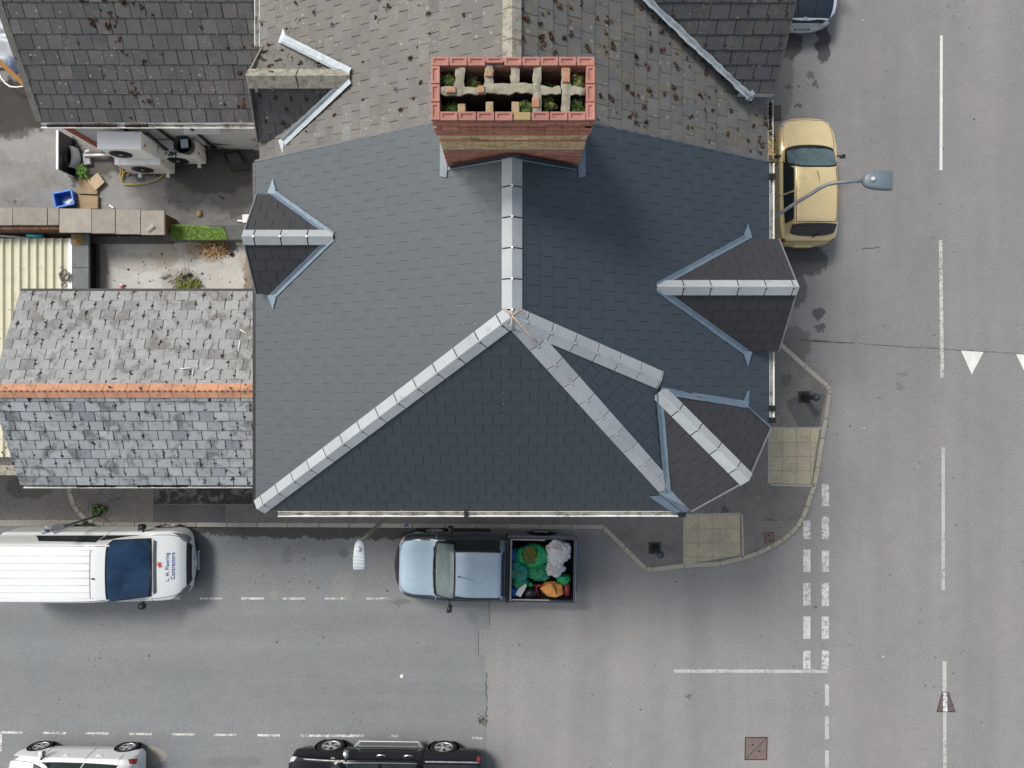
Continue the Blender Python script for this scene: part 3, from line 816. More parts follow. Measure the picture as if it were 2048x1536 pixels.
def dormer(parent, S, E, L1, V1, L2, V2, n_main1, n_main2, m, tile_m, lead_m, wall_m, base, w=.3, g=.235, rw=.13, lw=.07, gap=.009, seg=.45, clipm=None, tone=.04, verge_m=None, jit=0.0, tongue=True, joints=None, moss=None, ridge_th=.018, ridge_lift=.035, lwm=None, vlift=.022, m2=None):
    S, E, L1, V1, L2, V2 = map(V, (S, E, L1, V1, L2, V2))
    tt = (E - S).normalized()
    p1, p2 = [V1, L1, E, S], [S, E, L2, V2]
    n1, n2 = plane_n(p1), plane_n(p2)
    mb = MB(); js = []
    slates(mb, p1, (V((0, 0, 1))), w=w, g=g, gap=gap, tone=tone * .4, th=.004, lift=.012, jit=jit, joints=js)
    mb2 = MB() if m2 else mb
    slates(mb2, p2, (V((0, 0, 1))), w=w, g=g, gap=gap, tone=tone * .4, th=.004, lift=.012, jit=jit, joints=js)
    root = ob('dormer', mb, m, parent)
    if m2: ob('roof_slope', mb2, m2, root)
    # solid gable and cheeks below the slates
    gb = MB()
    i1, i2, ie = L1 - tt * .07, L2 - tt * .07, E - tt * .07
    dz = V((0, 0, .06))
    lo1, lo2 = V((i1.x, i1.y, base)), V((i2.x, i2.y, base))
    bk = tt * .05
    vs = [lo1, lo2, i2 - dz * 4, ie - dz, i1 - dz * 4]
    gb.add(vs + [v - bk for v in vs], [(0, 1, 2, 3, 4), (9, 8, 7, 6, 5), (0, 5, 6, 1), (1, 6, 7, 2), (2, 7, 8, 3), (3, 8, 9, 4), (4, 9, 5, 0)])
    for a, b in ((V1, i1), (V2, i2)):
        gb.add([a - dz, b - dz, V((b.x, b.y, base)), V((a.x, a.y, base))], [(0, 1, 2, 3)])
    ob('gable_wall', gb, wall_m, root)
    vg = MB()
    for a, b, n in ((L1, E, n1), (L2, E, n2)):
        d = (b - a).normalized()
        vg.slab([a, b, b - tt * .02, a - tt * .02], n, .09)
        vg.v[-8:] = [v + tt * .004 + n * .03 for v in vg.v[-8:]]
    ob('verge', vg, verge_m or M_vg, root)
    mb = MB(); cl = MB()
    ridge(mb, S, E + tt * .01, n1, n2, w=rw, clips=cl, seg=seg, th=ridge_th, lift=ridge_lift + .012)
    o = ob('ridge_tiles', mb, tile_m, root, bevel=.004)
    bd = MB(); bedding(bd, S, E, n1, n2, w=rw - .01, lift=.026); ob('bedding', bd, M_dark, o)
    if clipm and cl.v: obs('clip', cl, clipm, o)
    for Vx, nm, nd in ((V1, n_main1, n1), (V2, n_main2, n2)):
        d = (Vx - S).normalized()
        side = V(tt.cross(V((0, 0, 1)))); side = side if side.dot(Vx - S) > 0 else -side
        a = nm.cross(d).normalized(); a = a if a.dot(side) > 0 else -a
        b = nd.cross(d).normalized(); b = b if b.dot(side) < 0 else -b
        mb = MB(); strip(mb, S + d * .02, Vx + d * .06, a, b, nm, nd, lwm or lw, lw, lift=vlift)
        if tongue:
            e = Vx + d * .04
            mb.slab([e - d * .05 + nm * .028, e + b * .06 + nm * .028 + d * .1, e + d * .16 + a * .22 + nm * .03, e + a * .10 + nm * .028], nm, .006)
        ob('valley_lead', mb, lead_m, root)
    if moss is not None:
        for p, n in js:
            if R.random() < .8: tuft(moss, p, n, R.uniform(.025, .06), R.randint(0, 999))
    return root
M_tileb = M_tile
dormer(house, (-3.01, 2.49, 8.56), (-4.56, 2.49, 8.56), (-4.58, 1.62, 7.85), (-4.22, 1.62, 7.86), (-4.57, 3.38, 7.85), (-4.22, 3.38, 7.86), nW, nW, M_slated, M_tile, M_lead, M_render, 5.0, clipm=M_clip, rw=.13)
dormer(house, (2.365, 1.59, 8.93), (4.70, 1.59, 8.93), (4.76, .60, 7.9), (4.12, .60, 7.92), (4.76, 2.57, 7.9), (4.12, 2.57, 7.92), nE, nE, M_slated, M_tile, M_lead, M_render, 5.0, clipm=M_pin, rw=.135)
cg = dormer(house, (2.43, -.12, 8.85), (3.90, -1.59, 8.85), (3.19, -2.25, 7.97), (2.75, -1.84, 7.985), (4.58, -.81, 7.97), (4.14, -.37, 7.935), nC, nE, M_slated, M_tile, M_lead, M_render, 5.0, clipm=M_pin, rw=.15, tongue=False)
mb = MB()        # stepped lead cloaking where the corner gable meets both eaves
mb.slab([V((2.62, -1.96, 7.90)), V((2.78, -1.80, 8.02)), V((3.20, -2.22, 8.0)), V((3.10, -2.33, 7.70))], plane_n([V((2.62, -1.96, 7.90)), V((2.78, -1.80, 8.02)), V((3.20, -2.22, 8.0)), V((3.10, -2.33, 7.70))]), .012)
q = [V((2.46, -2.02, 7.86)), V((2.66, -2.0, 7.87)), V((3.08, -2.33, 7.66)), V((2.92, -2.34, 7.645))]; mb.slab(q, nS, .01)
q = [V((4.10, -.33, 7.99)), V((4.2, -.42, 8.0)), V((4.62, -.80, 7.98)), V((4.66, -.72, 7.68))]; mb.slab(q, plane_n(q), .012)
q = [V((4.10, -.33, 7.965)), V((4.22, -.43, 7.9)), V((4.24, -.12, 7.885)), V((4.21, -.12, 7.90))]; mb.slab(q, nE, .008)
obs('flashing', mb, M_lead, house)

# rainwater goods
def gutter_run(parent, P0, P1, out, m, r=.055, silt=()):
    mb = MB(); gutter(mb, P0, P1, r, out); o = ob('gutter', mb, m, parent)
    sd = MB(); q0, q1, ou = V(P0), V(P1), V(out).normalized(); nn_s = 40; vs = []
    for i in range(nn_s + 1):
        q = q0.lerp(q1, i / nn_s); h = -r * (.62 + .2 * noise.noise(q * 3)); hw = math.sqrt(max(0, (r * .84) ** 2 - h * h))
        vs += [q + ou * hw + V((0, 0, h)), q - ou * hw + V((0, 0, h))]
    sd.add(vs, [(2 * i, 2 * i + 1, 2 * i + 3, 2 * i + 2) for i in range(nn_s)], 1.0, True); ob('channel_floor', sd, M_floor_grey, o)
    if silt:
        s = MB(); P0, P1 = V(P0), V(P1); d = P1 - P0
        for a, b in silt:
            s = MB(); k = max(2, int((b - a) * d.length / .06))
            for i in range(k):
                s.blob(P0 + d * (a + (b - a) * i / k) + V((0, 0, -.012)), (.05 * R.uniform(.6, 1.1), .036 * R.uniform(.6, 1.1), .022), i, .6, 2, 7, 4, 1, 0)
            ob('silt', s, M_muck, o)
    return o
gutter_run(house, (-4.28, -2.375, 7.585), (-.86, -2.375, 7.575), (0, -1, 0), M_gutter, .05)
gutter_run(house, (-.83, -2.375, 7.575), (3.06, -2.375, 7.565), (0, -1, 0), M_gutter, .05)
gutter_run(house, (4.745, 4.03, 7.59), (4.745, 2.60, 7.59), (1, 0, 0), M_gutter, .045)
gutter_run(house, (4.745, .58, 7.59), (4.745, -.62, 7.59), (1, 0, 0), M_gutter, .045)
mb = MB()
for x, y in ((4.745, 3.78), (4.745, -.44), (4.745, -.66)): mb.box((x, y, 7.59), (.1, .1, .11))
mb.box((3.1, -2.375, 7.57), (.13, .1, .11)); mb.box((-.845, -2.375, 7.575), (.05, .115, .118)); obs('gutter_bracket', mb, M_black, house)
mb = MB(); mb.box((XW - .03, .885, 7.56), (.05, 6.3, .10)); ob('fascia', mb, M_black, house)
mb = MB(); mb.tube([(-2.03, -2.30, 7.5), (-2.03, -2.2, 7.2), (-2.03, -2.16, 4), (-2.03, -2.16, .12)], .038, 10); ob('downpipe', mb, M_white, house)

# chimney: hollow stack of bricks
ck = MB(); cx0, cx1, cy0, cy1, ZT = -1.02, 1.045, 3.32, 4.12, 11.75
def shell(z0, z1, e, th, mbx):
    x0, x1, y0, y1 = cx0 - e, cx1 + e, cy0 - e, cy1 + e
    for a, b, c, d in ((x0, x1, y0, y0 + th), (x0, x1, y1 - th, y1), (x0, x0 + th, y0 + th, y1 - th), (x1 - th, x1, y0 + th, y1 - th)):
        mbx.box(((a + b) / 2, (c + d) / 2, (z0 + z1) / 2), (b - a, d - c, z1 - z0))
shell(8.6, ZT - .07, -.033, .066, ck)
for i in range(3): pass
stack = ob('chimney', ck, M_mortar, house)
red, buff, top = MB(), MB(), MB()
def course(mbx, z, e, h, k, tone=.12, frog=False, L=.225):
    x0, x1, y0, y1 = cx0 - e, cx1 + e, cy0 - e, cy1 + e; d = .102; gp = .008
    def brick(ax, ay, bx, by):
        tn = 1 + R.gauss(0, tone); mbx.box(((ax + bx) / 2, (ay + by) / 2, z + h / 2), (abs(bx - ax), abs(by - ay), h - .010), 0, tn)
    for y, sy in ((y0, 1), (y1, -1)):
        a = x0 + (d if (k % 2 and sy == 1) or (not k % 2 and sy == -1) else 0) ; end = x1 - (0 if not k % 2 else 0)
        first = a
        while a < x1 - .03:
            b = min(x1, a + L); brick(a + gp / 2, y, b - gp / 2, y + sy * d); a = b
    for x, sx in ((x0, 1), (x1, -1)):
        a = y0 + (0 if k % 2 else d)
        while a < y1 - .03:
            b = min(y1 - (0 if k % 2 == 0 else d), a + L)
            if b - a < .04: break
            brick(x, a + gp / 2, x + sx * d, b - gp / 2); a = b
z = ZT - .075
def frog_brick(mbx, x0, x1, y0, y1, z, tone):
    fx, fy = .032, .026
    if (x1 - x0) < (y1 - y0): fx, fy = fy, fx
    vs = [(x0, y0, z), (x1, y0, z), (x1, y1, z), (x0, y1, z), (x0 + fx, y0 + fy, z), (x1 - fx, y0 + fy, z), (x1 - fx, y1 - fy, z), (x0 + fx, y1 - fy, z)]
    vs += [(x0 + fx * 1.35, y0 + fy * 1.3, z - .018), (x1 - fx * 1.35, y0 + fy * 1.3, z - .018), (x1 - fx * 1.35, y1 - fy * 1.3, z - .018), (x0 + fx * 1.35, y1 - fy * 1.3, z - .018)]
    vs += [(x0, y0, z - .064), (x1, y0, z - .064), (x1, y1, z - .064), (x0, y1, z - .064)]
    fs = [(0, 1, 5, 4), (1, 2, 6, 5), (2, 3, 7, 6), (3, 0, 4, 7), (4, 5, 9, 8), (5, 6, 10, 9), (6, 7, 11, 10), (7, 4, 8, 11), (8, 9, 10, 11), (0, 12, 13, 1), (1, 13, 14, 2), (2, 14, 15, 3), (3, 15, 12, 0)]
    mbx.add(vs, fs, tone)
d = .11
nb = 9; bw = (cx1 - cx0) / nb
for i in range(nb):       # north row, full width; one broken
    a = cx0 + i * bw
    frog_brick(top, a + .006, a + bw - .006, cy1 - d + (0.035 if i == 3 else 0), cy1, ZT, R.uniform(.92, 1.08))
for x0 in (cx0, cx1 - d):
    for j in range(3):
        yy = cy0 + j * (cy1 - d - cy0) / 3
        frog_brick(top, x0, x0 + d, yy + .006, yy + (cy1 - d - cy0) / 3 - .006, ZT, R.uniform(.9, 1.08))
sl = cx1 - cx0 - 2 * d
for i in range(8):
    a = cx0 + d + i * sl / 8
    if i == 4: top.box((a + sl / 16, cy0 + d / 2, ZT - .034), (sl / 8 - .02, d - .01, .064), 0, (.85, 1.35, .75)); continue
    frog_brick(top, a + .006, a + sl / 8 - .006, cy0, cy0 + d, ZT - (0 if i not in (2, 3) else .004), R.uniform(.82, 1.0))
ob('coping_bricks', top, M_brickt, stack, bevel=.004)
zz = ZT - .075; k = 0
zz -= .012
sch = [('r', -.0), ('r', -.002), ('m', -.010), ('r', -.002), ('r', -.002), ('r', -.003), ('r', -.004)] + [('b', -.022)] * 3 + [('r', -.018)] + [('b', -.023)] * 5 + [('m', -.03)] + [('r', -.025)] * 30
last = ''
for c, e in sch:
    zz -= .072
    if c != last: red, buff = MB(), MB()
    if c != 'm': course(red if c == 'r' else buff, zz, e, .072, k)
    k += 1
    nxt = sch[k][0] if k < len(sch) else ''
    if zz < 8.7: nxt = ''
    if nxt != c:
        if red.v: ob('red_brickwork', red, M_brickr, stack, bevel=.003)
        if buff.v: ob('buff_brickwork', buff, M_bricky, stack, bevel=.003)
    last = c
    if zz < 8.7: break
# flue dividers with lumps of old mortar
fl = MB(); flue_shade = MB(); pp = lambda x, y: P(820 + x / 4.8, 60 + y / 4.8, ZT).to_2d()
def divider(x0, y0, x1, y1, dz=0.0, sl=6):
    a, b = pp(x0, y1), pp(x1, y0)
    lx, ly = b.x - a.x, b.y - a.y
    nx, ny = max(2, int(lx / .035)), max(2, int(ly / .035))
    vs = []
    for j in range(ny + 1):
        for i in range(nx + 1):
            q = V((a.x + lx * i / nx, a.y + ly * j / ny, 0))
            e = (i in (0, nx)) or (j in (0, ny))
            h = ZT - .03 + dz + .03 * noise.noise(q * 9) - (.012 if e else 0)
            o = V((noise.noise(q * 11 + V((3, 0, 0))), noise.noise(q * 11 + V((0, 7, 0))), 0)) * (.032 if e else .005)
            vs.append(q + o + V((0, 0, h)))
    fs = [(j * (nx + 1) + i, j * (nx + 1) + i + 1, (j + 1) * (nx + 1) + i + 1, (j + 1) * (nx + 1) + i) for j in range(ny) for i in range(nx)]
    edge = [i for i in range(nx + 1)] + [j * (nx + 1) + nx for j in range(1, ny + 1)] + [ny * (nx + 1) + i for i in range(nx - 1, -1, -1)] + [j * (nx + 1) for j in range(ny - 1, 0, -1)]
    n0 = len(vs)
    vs += [V((vs[i].x, vs[i].y, ZT - 1.1)) for i in edge]
    m = len(edge)
    fl.add(vs[:n0], fs, 1.0, True)
    sd = [vs[i] - V((0, 0, 0)) for i in edge]
    low = [v - V((0, 0, .03 + .02 * noise.noise(v * 14))) for v in sd]
    fl.add(sd + low, [(i, m + i, m + (i + 1) % m, (i + 1) % m) for i in range(m)], 1.0, True)
    flue_shade.add(low + vs[n0:], [(i, m + i, m + (i + 1) % m, (i + 1) % m) for i in range(m)], 1.0, True)
for a in ((430, 345, 520, 535), (715, 300, 800, 505), (965, 340, 1050, 510), (1180, 330, 1262, 800), (1455, 335, 1540, 800), (280, 530, 720, 605), (715, 500, 1180, 590), (1255, 530, 1445, 605), (1530, 530, 1700, 605)): divider(*a)
ob('flue_divider', fl, M_mortar, stack)
ob('shaded_flue_wall', flue_shade, mat('flue_shade', (.022, .020, .016), .95, .1, ns=14, na=.4, bs=30, dirt=(.045, .045, .02), dirt_s=6), stack)  # shade of the flue depth painted near-black on the lower divider sides
fb = MB()
for a in ((455, 690, 530, 800), (725, 670, 800, 800), (975, 670, 1052, 800)):
    p0, p1 = pp(a[0], a[3]), pp(a[2], a[1]); fb.box(((p0.x + p1.x) / 2, (p0.y + p1.y) / 2, ZT - .4), (p1.x - p0.x, p1.y - p0.y, .7), 0, (1.0, 1.2, .85))
for a in ((345, 535, 440, 600), (650, 530, 715, 600), (722, 385, 795, 440), (1465, 360, 1538, 500), (1172, 640, 1245, 740)):
    p0, p1 = pp(a[0], a[3]), pp(a[2], a[1]); fb.box(((p0.x + p1.x) / 2, (p0.y + p1.y) / 2, ZT - .036), (p1.x - p0.x, p1.y - p0.y, .07), 0, (1.1, 1.0, .92))
obs('flue_brick', fb, mat('worn_flue_brick', (.36, .19, .12), .9, .2, ns=14, na=.3, bs=40, bump_s=.6, tint=True, dirt=(.33, .30, .23), dirt_s=12, dirt_t=(.48, .6)), stack, bevel=.012)
mb = MB(); mb.box((.01, 3.72, ZT - 1.0), (1.75, .6, .05)); ob('flue_floor', mb, M_dark, stack)
# stepped lead at the chimney foot
lf = MB()
for s in (-1, 1):
    for i in range(9):
        x = s * (.06 + i * .105); zb = zW(x)
        lf.box((x + .01, 3.298 - .006, zb + .075 - .0), (.112, .014, .15))
        if s: pass
lf2 = MB()
for s in (-1, 1):
    x0 = cx0 + .03 if s < 0 else cx1 - .03
    pts = [(x0, 3.28), (x0, 4.05), (x0 + s * .12, 4.05), (x0 + s * .12, 3.20), (x0 + s * .02, 3.16)]
    n = nW if s < 0 else nE
    q = [V((x, y, zW(x) + .035)) for x, y in pts]
    lf2.slab(q if s > 0 else q[::-1], n, .015)
    q = [V((s * .09, 3.33, zW(.09) + .03)), V((s * .98, 3.33, zW(.98) + .03)), V((s * .98, 3.27, zW(.98) + .03)), V((s * .09, 3.26, zW(.09) + .03))]
    lf2.slab(q if s < 0 else q[::-1], n, .012)
ob('flashing', lf, mat('dark_lead', (.04, .045, .055), .55, .4), stack)
obs('flashing', lf2, mat('grey_lead', (.19, .22, .25), .5, .5, ns=5, na=.2), stack)
# ferns in the flues
fern_spots = [(350, 440, 'in the far left upper flue'), (580, 440, 'in the second upper flue from the left'), (1105, 420, 'in the narrow fourth upper flue'), (1340, 470, 'in the fifth upper flue'), (1615, 450, 'in the far right upper flue'),
              (370, 710, 'in the far left lower flue'), (1110, 710, 'beside the middle orange brick of the lower flues'), (1340, 650, 'in the lower flue second from the right'), (1605, 690, 'in the far right lower flue')]
for i, (x, y, wh) in enumerate(fern_spots):
    q = pp(x, y); mb = MB(); dz = (.04, .12, .3, .2, .04, .10, .02, .06, .02)[i]
    c = V((q.x, q.y, ZT - dz - .12))
    leaf_plant(mb, c, .13, 26, 40 + i, up=.9, frond=True)
    leaf_plant(mb, c - V((0, 0, .03)), .11, 60, 70 + i, up=.9, w=.45)
    solo('fern', mb, mat('fern_green_%d' % (i % 3), ((.085, .135, .03), (.14, .18, .05), (.06, .11, .025))[i % 3], .55, .4, ns=15, na=.25, tint=True), 'green fern growing ' + wh + ' of the brick chimney', 'fern', 'ferns in the chimney flues', loc=c)
mb = MB(); 
# ---------------------------------------------------------------- neighbour to the north
nb_ = thing('terraced_house', 'neighbouring house with weathered mossy tile roof and concrete ridge', 'house', (0, 6, 0))
walls(nb_, [(-4.5, 4.004), (4.5, 4.004), (4.5, 14), (-4.5, 14)], 0, 7.42, M_render)
zo = -.03
Y0, Y1 = 4.07, 13.9
nw2 = [V((-4.58, Y0, ZE + zo + .05)), V((0, Y0, ZR + zo)), V((0, Y1, ZR + zo)), V((-4.58, Y1, ZE + zo + .05))]
ne2 = [V((0, Y0, ZR + zo)), V((4.66, Y0, ZE + zo)), V((4.66, Y1, ZE + zo)), V((0, Y1, ZR + zo))]
js = []
mb = MB(); slates(mb, nw2, V((1, 0, 0)), w=.31, g=.20, gap=.006, th=.009, tone=.05, jit=.02, joints=js, tintfn=lambda r, t: t * r.choice((1, 1, 1, .92, 1.06)) if r.random() > .06 else (t * 1.08, t * 1.14, t * 1.18)); ob('roof_slope', mb, M_brown, nb_)
mm = MB()
def kept(p): return 4.2 < p.y < 7.8
for p, n in js:
    if kept(p) and R.random() < .30:
        for k in range(R.choice((1, 2, 3))): tuft(mm, p + V((R.uniform(-.1, .1), R.uniform(-.02, .02), 0)) + n * .004, n, R.uniform(.014, .034), R.randint(0, 999))
js = []
mb = MB(); slates(mb, ne2, V((-1, 0, 0)), w=.31, g=.26, gap=.005, th=.008, tone=.05, jit=.02, joints=js); ob('roof_slope', mb, M_browne, nb_)
for p, n in js:
    if kept(p):
        for k in range(R.choice((0, 0, 1, 1, 2, 3))):
            u_ = R.uniform(-.14, .14); tuft(mm, p + V((u_, R.uniform(-.12, .12), -u_ * .578 * -1 * -1)) + n * .008, n, R.uniform(.02, .055), R.randint(0, 999), R.uniform(.7, 1.7))
ridge_run(nb_, (0, 4.1, ZR + zo), (0, 13.9, ZR + zo), nW, nE, 'ridge_tiles', m=M_conc, w=.135, seg=.46, gap=.006, th=.04, lift=.05)
# verge edge of the new slates along the party line
mb = MB()
for s in (-1, 1):
    q = [V((0, 4.045, ZR + .005)), V((s * 4.69, 4.045, ZE + .005)), V((s * 4.69, 4.082, ZE + .005)), V((0, 4.082, ZR + .005))]
    mb.slab(q, nW if s < 0 else nE, .05)
ob('party_flashing', mb, mat('party_lead', (.13, .135, .14), .6, .4, ns=5, na=.2), nb_)
gutter_run(nb_, (-4.64, 6.16, 7.62), (-4.64, 13.9, 7.62), (-1, 0, 0), M_gutter, .05)
gutter_run(nb_, (4.73, 4.1, 7.56), (4.73, 5.2, 7.56), (1, 0, 0), M_gutter, .05, silt=[(0.02, .98)])
# dead grass hanging in the east gutter
mb = MB(); rr = random.Random(5)
for i in range(130):
    c = V((4.71 + rr.uniform(-.03, .05), 4.32 + rr.gauss(0, .11), 7.57)); d = V((rr.uniform(-.6, 1), rr.uniform(-1, 1), rr.uniform(.1, .6))).normalized() * rr.uniform(.05, .13); s = V((-d.y, d.x, 0)).normalized() * .004
    mb.add([c - s, c + s, c + d], [(0, 1, 2)], rr.uniform(.7, 1.3))
solo('dead_grass', mb, mat('straw', (.46, .33, .13), .8, .2, tint=True), 'straw coloured dead grass in the east gutter above the gold car', 'grass', loc=(4.72, 4.32, 7.55))
# its west dormer
mdm = MB()
dormer(nb_, (-2.68, 5.12, 8.74), (-4.42, 5.12, 8.74), (-4.6, 4.37, 7.72), (-4.0, 4.37, 7.93), (-4.50, 6.10, 7.72), (-4.0, 6.03, 7.95), nW, nW, M_darkold, M_conc, M_leadold, M_wallw, 5.0, w=.26, g=.21, rw=.17, lw=.085, lwm=.13, seg=.9, vlift=.05, m2=M_brown, tone=.06, jit=.02, moss=mm, verge_m=M_conc, ridge_th=.05, ridge_lift=.05)
# its east wing, a gable whose south face is in view
we, wt = V((4.6, 5.13, 8.07)), V((4.6, 7.2, 9.95))
nwing = V((0, -math.sin(rad(42.3)), math.cos(rad(42.3))))
S0, V0 = V((2.0, 6.32, 9.14)), V((4.02, 5.13, 8.07))
js = []
wp = [V0, we, wt, V((.6, 7.2, 9.95)), V((S0.x, S0.y, 9.15))]
mb = MB(); slates(mb, [V0, we, wt, V((.45, 7.2, 9.95))], V((0, 1, 0)), w=.31, g=.245, gap=.009, th=.012, tone=.1, jit=.015, joints=js, lift=.03); w_ = ob('wing_roof', mb, M_wing, nb_)
for p, n in js:
    if R.random() < .22 and p.y < 6.8: tuft(mm, p + n * .006, n, R.uniform(.015, .035), R.randint(0, 999))
mb = MB(); q = [V0 + V((0, .02, -.03)), we + V((-.02, .02, -.03)), wt + V((-.02, 0, -.03)), V((4.58, 7.2, 6)), V((4.58, 5.15, 6))]
yz = [(5.2, 7.424), (9.2, 7.424), (9.2, 8.0), (7.2, 9.80), (5.2, 8.0)]
mb.add([V((4.497, y, z)) for y, z in yz] + [V((4.28, y, z)) for y, z in yz], [(0, 1, 2, 3, 4), (9, 8, 7, 6, 5)] + [(i, i + 5, (i + 1) % 5 + 5, (i + 1) % 5) for i in range(5)]); ob('wing_wall', mb, M_render, nb_)
mb = MB(); slates(mb, [V((4.6, 9.27, 8.07)), V((4.02, 9.27, 8.07)), V((.45, 7.2, 9.95)), V((4.6, 7.2, 9.95))], V((0, -1, 0)), w=.31, g=.245, gap=.009, th=.012, tone=.1, jit=.015, lift=.03); ob('wing_roof', mb, M_wing, nb_)
mb = MB(); mb.box((4.3, 5.10, 8.03), (.62, .03, .10)); vgm = MB(); vgm.slab([we + V((.012, -.03, .05)), wt + V((.012, 0, .05)), wt + V((-.03, 0, .05)), we + V((-.03, -.03, .05))], nwing, .10); ob('fascia', mb, mat('aged_fascia', (.5, .5, .48), .6, .4, ns=5, na=.2), w_)
ob('verge', vgm, mat('dark_verge', (.09, .09, .088), .8, .3, ns=9, na=.3), w_)
vd = (V((.45, 7.2, 9.95)) - V0).normalized()
a = nE.cross(vd).normalized(); a = a if a.y < 0 else -a
b = nwing.cross(vd).normalized(); b = b if b.y > 0 else -b
mb = MB(); strip(mb, V0 - vd * .12 + V((0, 0, .02)), V((.45, 7.2, 9.97)), a, b, nE, nwing, .10, .10, lift=.085, seg=60, wob=.014)
e = V0 - vd * .1; mb.slab([e + a * .1 + nE * .06, e - vd * .15 + nE * .05 + a * .02, e - vd * .1 + b * .1 + nE * .08, e + b * .1 + nE * .08], nE, .01)
ob('valley_lead', mb, M_leadold, nb_)
for i in range(24):
    tuft(mm, V((4.45 + R.uniform(-.25, .1), 6.55 + R.uniform(-.25, .3), 9.36 + 0)) + V((0, 0, 0)), nwing, R.uniform(.03, .07), i, (1.2, .9, .5)[0])
ob('moss', mm, M_moss, nb_, kind='stuff')

# ---------------------------------------------------------------- dark slated back house (upper left)
nh = thing('back_house', 'back house with dark old slate roof, moss rings and white gutter', 'house', (-7.3, 7, 0))
e0, e1 = V((-10.05, 5.56, 5.4)), V((-4.52, 5.56, 5.4)); tz = 5.4 + .66 * 2.9
poly = [e0, e1, V((-4.52, 8.46, tz)), V((-10.05, 8.46, tz))]
js = []
mb = MB(); slates(mb, poly, V((0, 1, 0)), w=.30, g=.285, gap=.009, th=.010, tone=.08, jit=.02, joints=js, tintfn=lambda r, t: t if r.random() > .10 else (t * 1.35, t * 1.27, t * 1.25)); ob('roof_slope', mb, M_darkold, nh)
mm = MB()
for p, n in js:
    if R.random() < .20: tuft(mm, p + n * .004, n, R.uniform(.015, .035), R.randint(0, 999))
for i in range(50):      # mossy colonies
    cx, cy = R.choice(((-7.95, 7.15), (-7.7, 6.6), (-8.0, 7.5), (-7.75, 5.95), (-5.0, 6.9), (-4.75, 6.4), (-7.4, 7.4)))
    x, y = cx + R.gauss(0, .2), cy + R.gauss(0, .18); y = max(5.6, y)
    tuft(mm, V((x, y, 5.4 + .66 * (y - 5.56) + .02)), plane_n(poly), R.uniform(.03, .07), i)
ob('moss', mm, M_moss, nh, kind='stuff')
mb = MB(); mb.slab([e0 + V((-.04, 0, .03)), e0 + V((.1, 0, .03)), V((-9.95, 8.46, tz + .03)), V((-10.09, 8.46, tz + .03))], plane_n(poly), .06); ob('verge', mb, mat('verge_mortar', (.15, .145, .135), .9, .2, ns=12, na=.3), nh)
gutter_run(nh, (-10.02, 5.50, 5.38), (-4.55, 5.50, 5.36), (0, -1, 0), M_gutter, .06, silt=[(.03, .30), (.33, .42)])
walls(nh, [(-10.0, 5.75), (-4.504, 5.75), (-4.504, 11.4), (-10.0, 11.4)], 0, 5.30, M_wallw)
mb = MB(); mb.box((-9.98, 5.742, 4.15), (.16, .03, 2.3)); mb.box((-5.0, 5.742, 4.75), (.5, .03, .5), 0); obs('bare_brick', mb, mat('exposed_brick', (.38, .12, .075), .9, .2, ns=16, na=.3, bs=30), nh)
window(nh, (-5.15, 5.75, 4.55), 1.0, .8, (0, -1, 0)); window(nh, (-6.95, 5.75, 4.8), .7, .5, (0, -1, 0))
mb = MB(); mb.box((-9.4, 5.735, 3.25), (.5, .05, .16), 0); ob('orange_vent', mb, mat('orange_brick_vent', (.6, .22, .05), .8, .3), nh)
for x in (-8.65, -7.9, -7.15):
    mb = MB(); mb.tube([(x, 5.70, 5.2), (x, 5.68, 3.1)], .035, 8); ob('waste_pipe', mb, M_black, nh)
mb = MB(); mb.tube([(-6.2, 5.66, 3.3), (-5.4, 5.67, 3.34), (-4.6, 5.67, 3.38)], .03, 8); ob('overflow_pipe', mb, mat('dirty_pipe', (.5, .48, .43), .6, .4), nh)

# ---------------------------------------------------------------- pale slated outbuilding with orange ridge (left)
oh = thing('slated_outbuilding', 'long outbuilding with pale old slates and orange clay ridge', 'outbuilding', (-7.5, -.1, 0))
x0, x1 = -10.42, -4.52; yr, zr, ze = -.13, 6.32, 5.42
eg, eg2 = MB(), MB()
pn = [V((x0, 1.96, ze)), V((x1, 1.96, ze)), V((x1, yr, zr)), V((x0, yr, zr))]
ps = [V((x0, -2.13, ze)), V((x1, -2.13, ze)), V((x1, yr, zr)), V((x0, yr, zr))]
js = []
tf = lambda r, t: t if r.random() > .10 else (t * r.uniform(.6, .85),) * 3
mb = MB(); slates(mb, pn, V((0, -1, 0)), w=.302, g=.228, gap=.010, th=.010, tone=.05, jit=.03, joints=js, tintfn=tf, edge=eg); ob('roof_slope', mb, M_pale, oh)
mb = MB(); slates(mb, ps, V((0, 1, 0)), w=.302, g=.218, gap=.010, th=.012, tone=.06, jit=.03, joints=js, edge=eg2, tintfn=lambda r, t: t if r.random() > .05 else (t * .7, t * .7, t * .75)); ob('roof_slope', mb, M_pales, oh)
mm = MB()
for p, n in js:
    if R.random() < .62:
        u = V((0, n.y, -(1 - n.z ** 2) / n.z if n.z else 0)).normalized()
        if u.z > 0: u = -u
        for i in range(R.choice((1, 2, 2, 3, 4))):
            tuft(mm, p + V((R.uniform(-.02, .02), 0, 0)) + u * R.uniform(-.10, .05) + n * .004, n, R.uniform(.010, .026), R.randint(0, 999), R.uniform(.6, 1.4))
M_lich = mat('black_lichen', (.055, .052, .05), .95, .1, ns=20, na=.4, tint=True)
eg.f = [f for f in eg.f if R.random() < .38]; eg.t = eg.t[:len(eg.f)]; eg.sm = eg.sm[:len(eg.f)]
ob('edge_lichen', eg, M_lich, oh, kind='stuff'); ob('edge_lichen', eg2, M_lich, oh, kind='stuff')
ob('moss', mm, mat('joint_moss', (.045, .028, .026), .95, .1, tint=True), oh, kind='stuff')
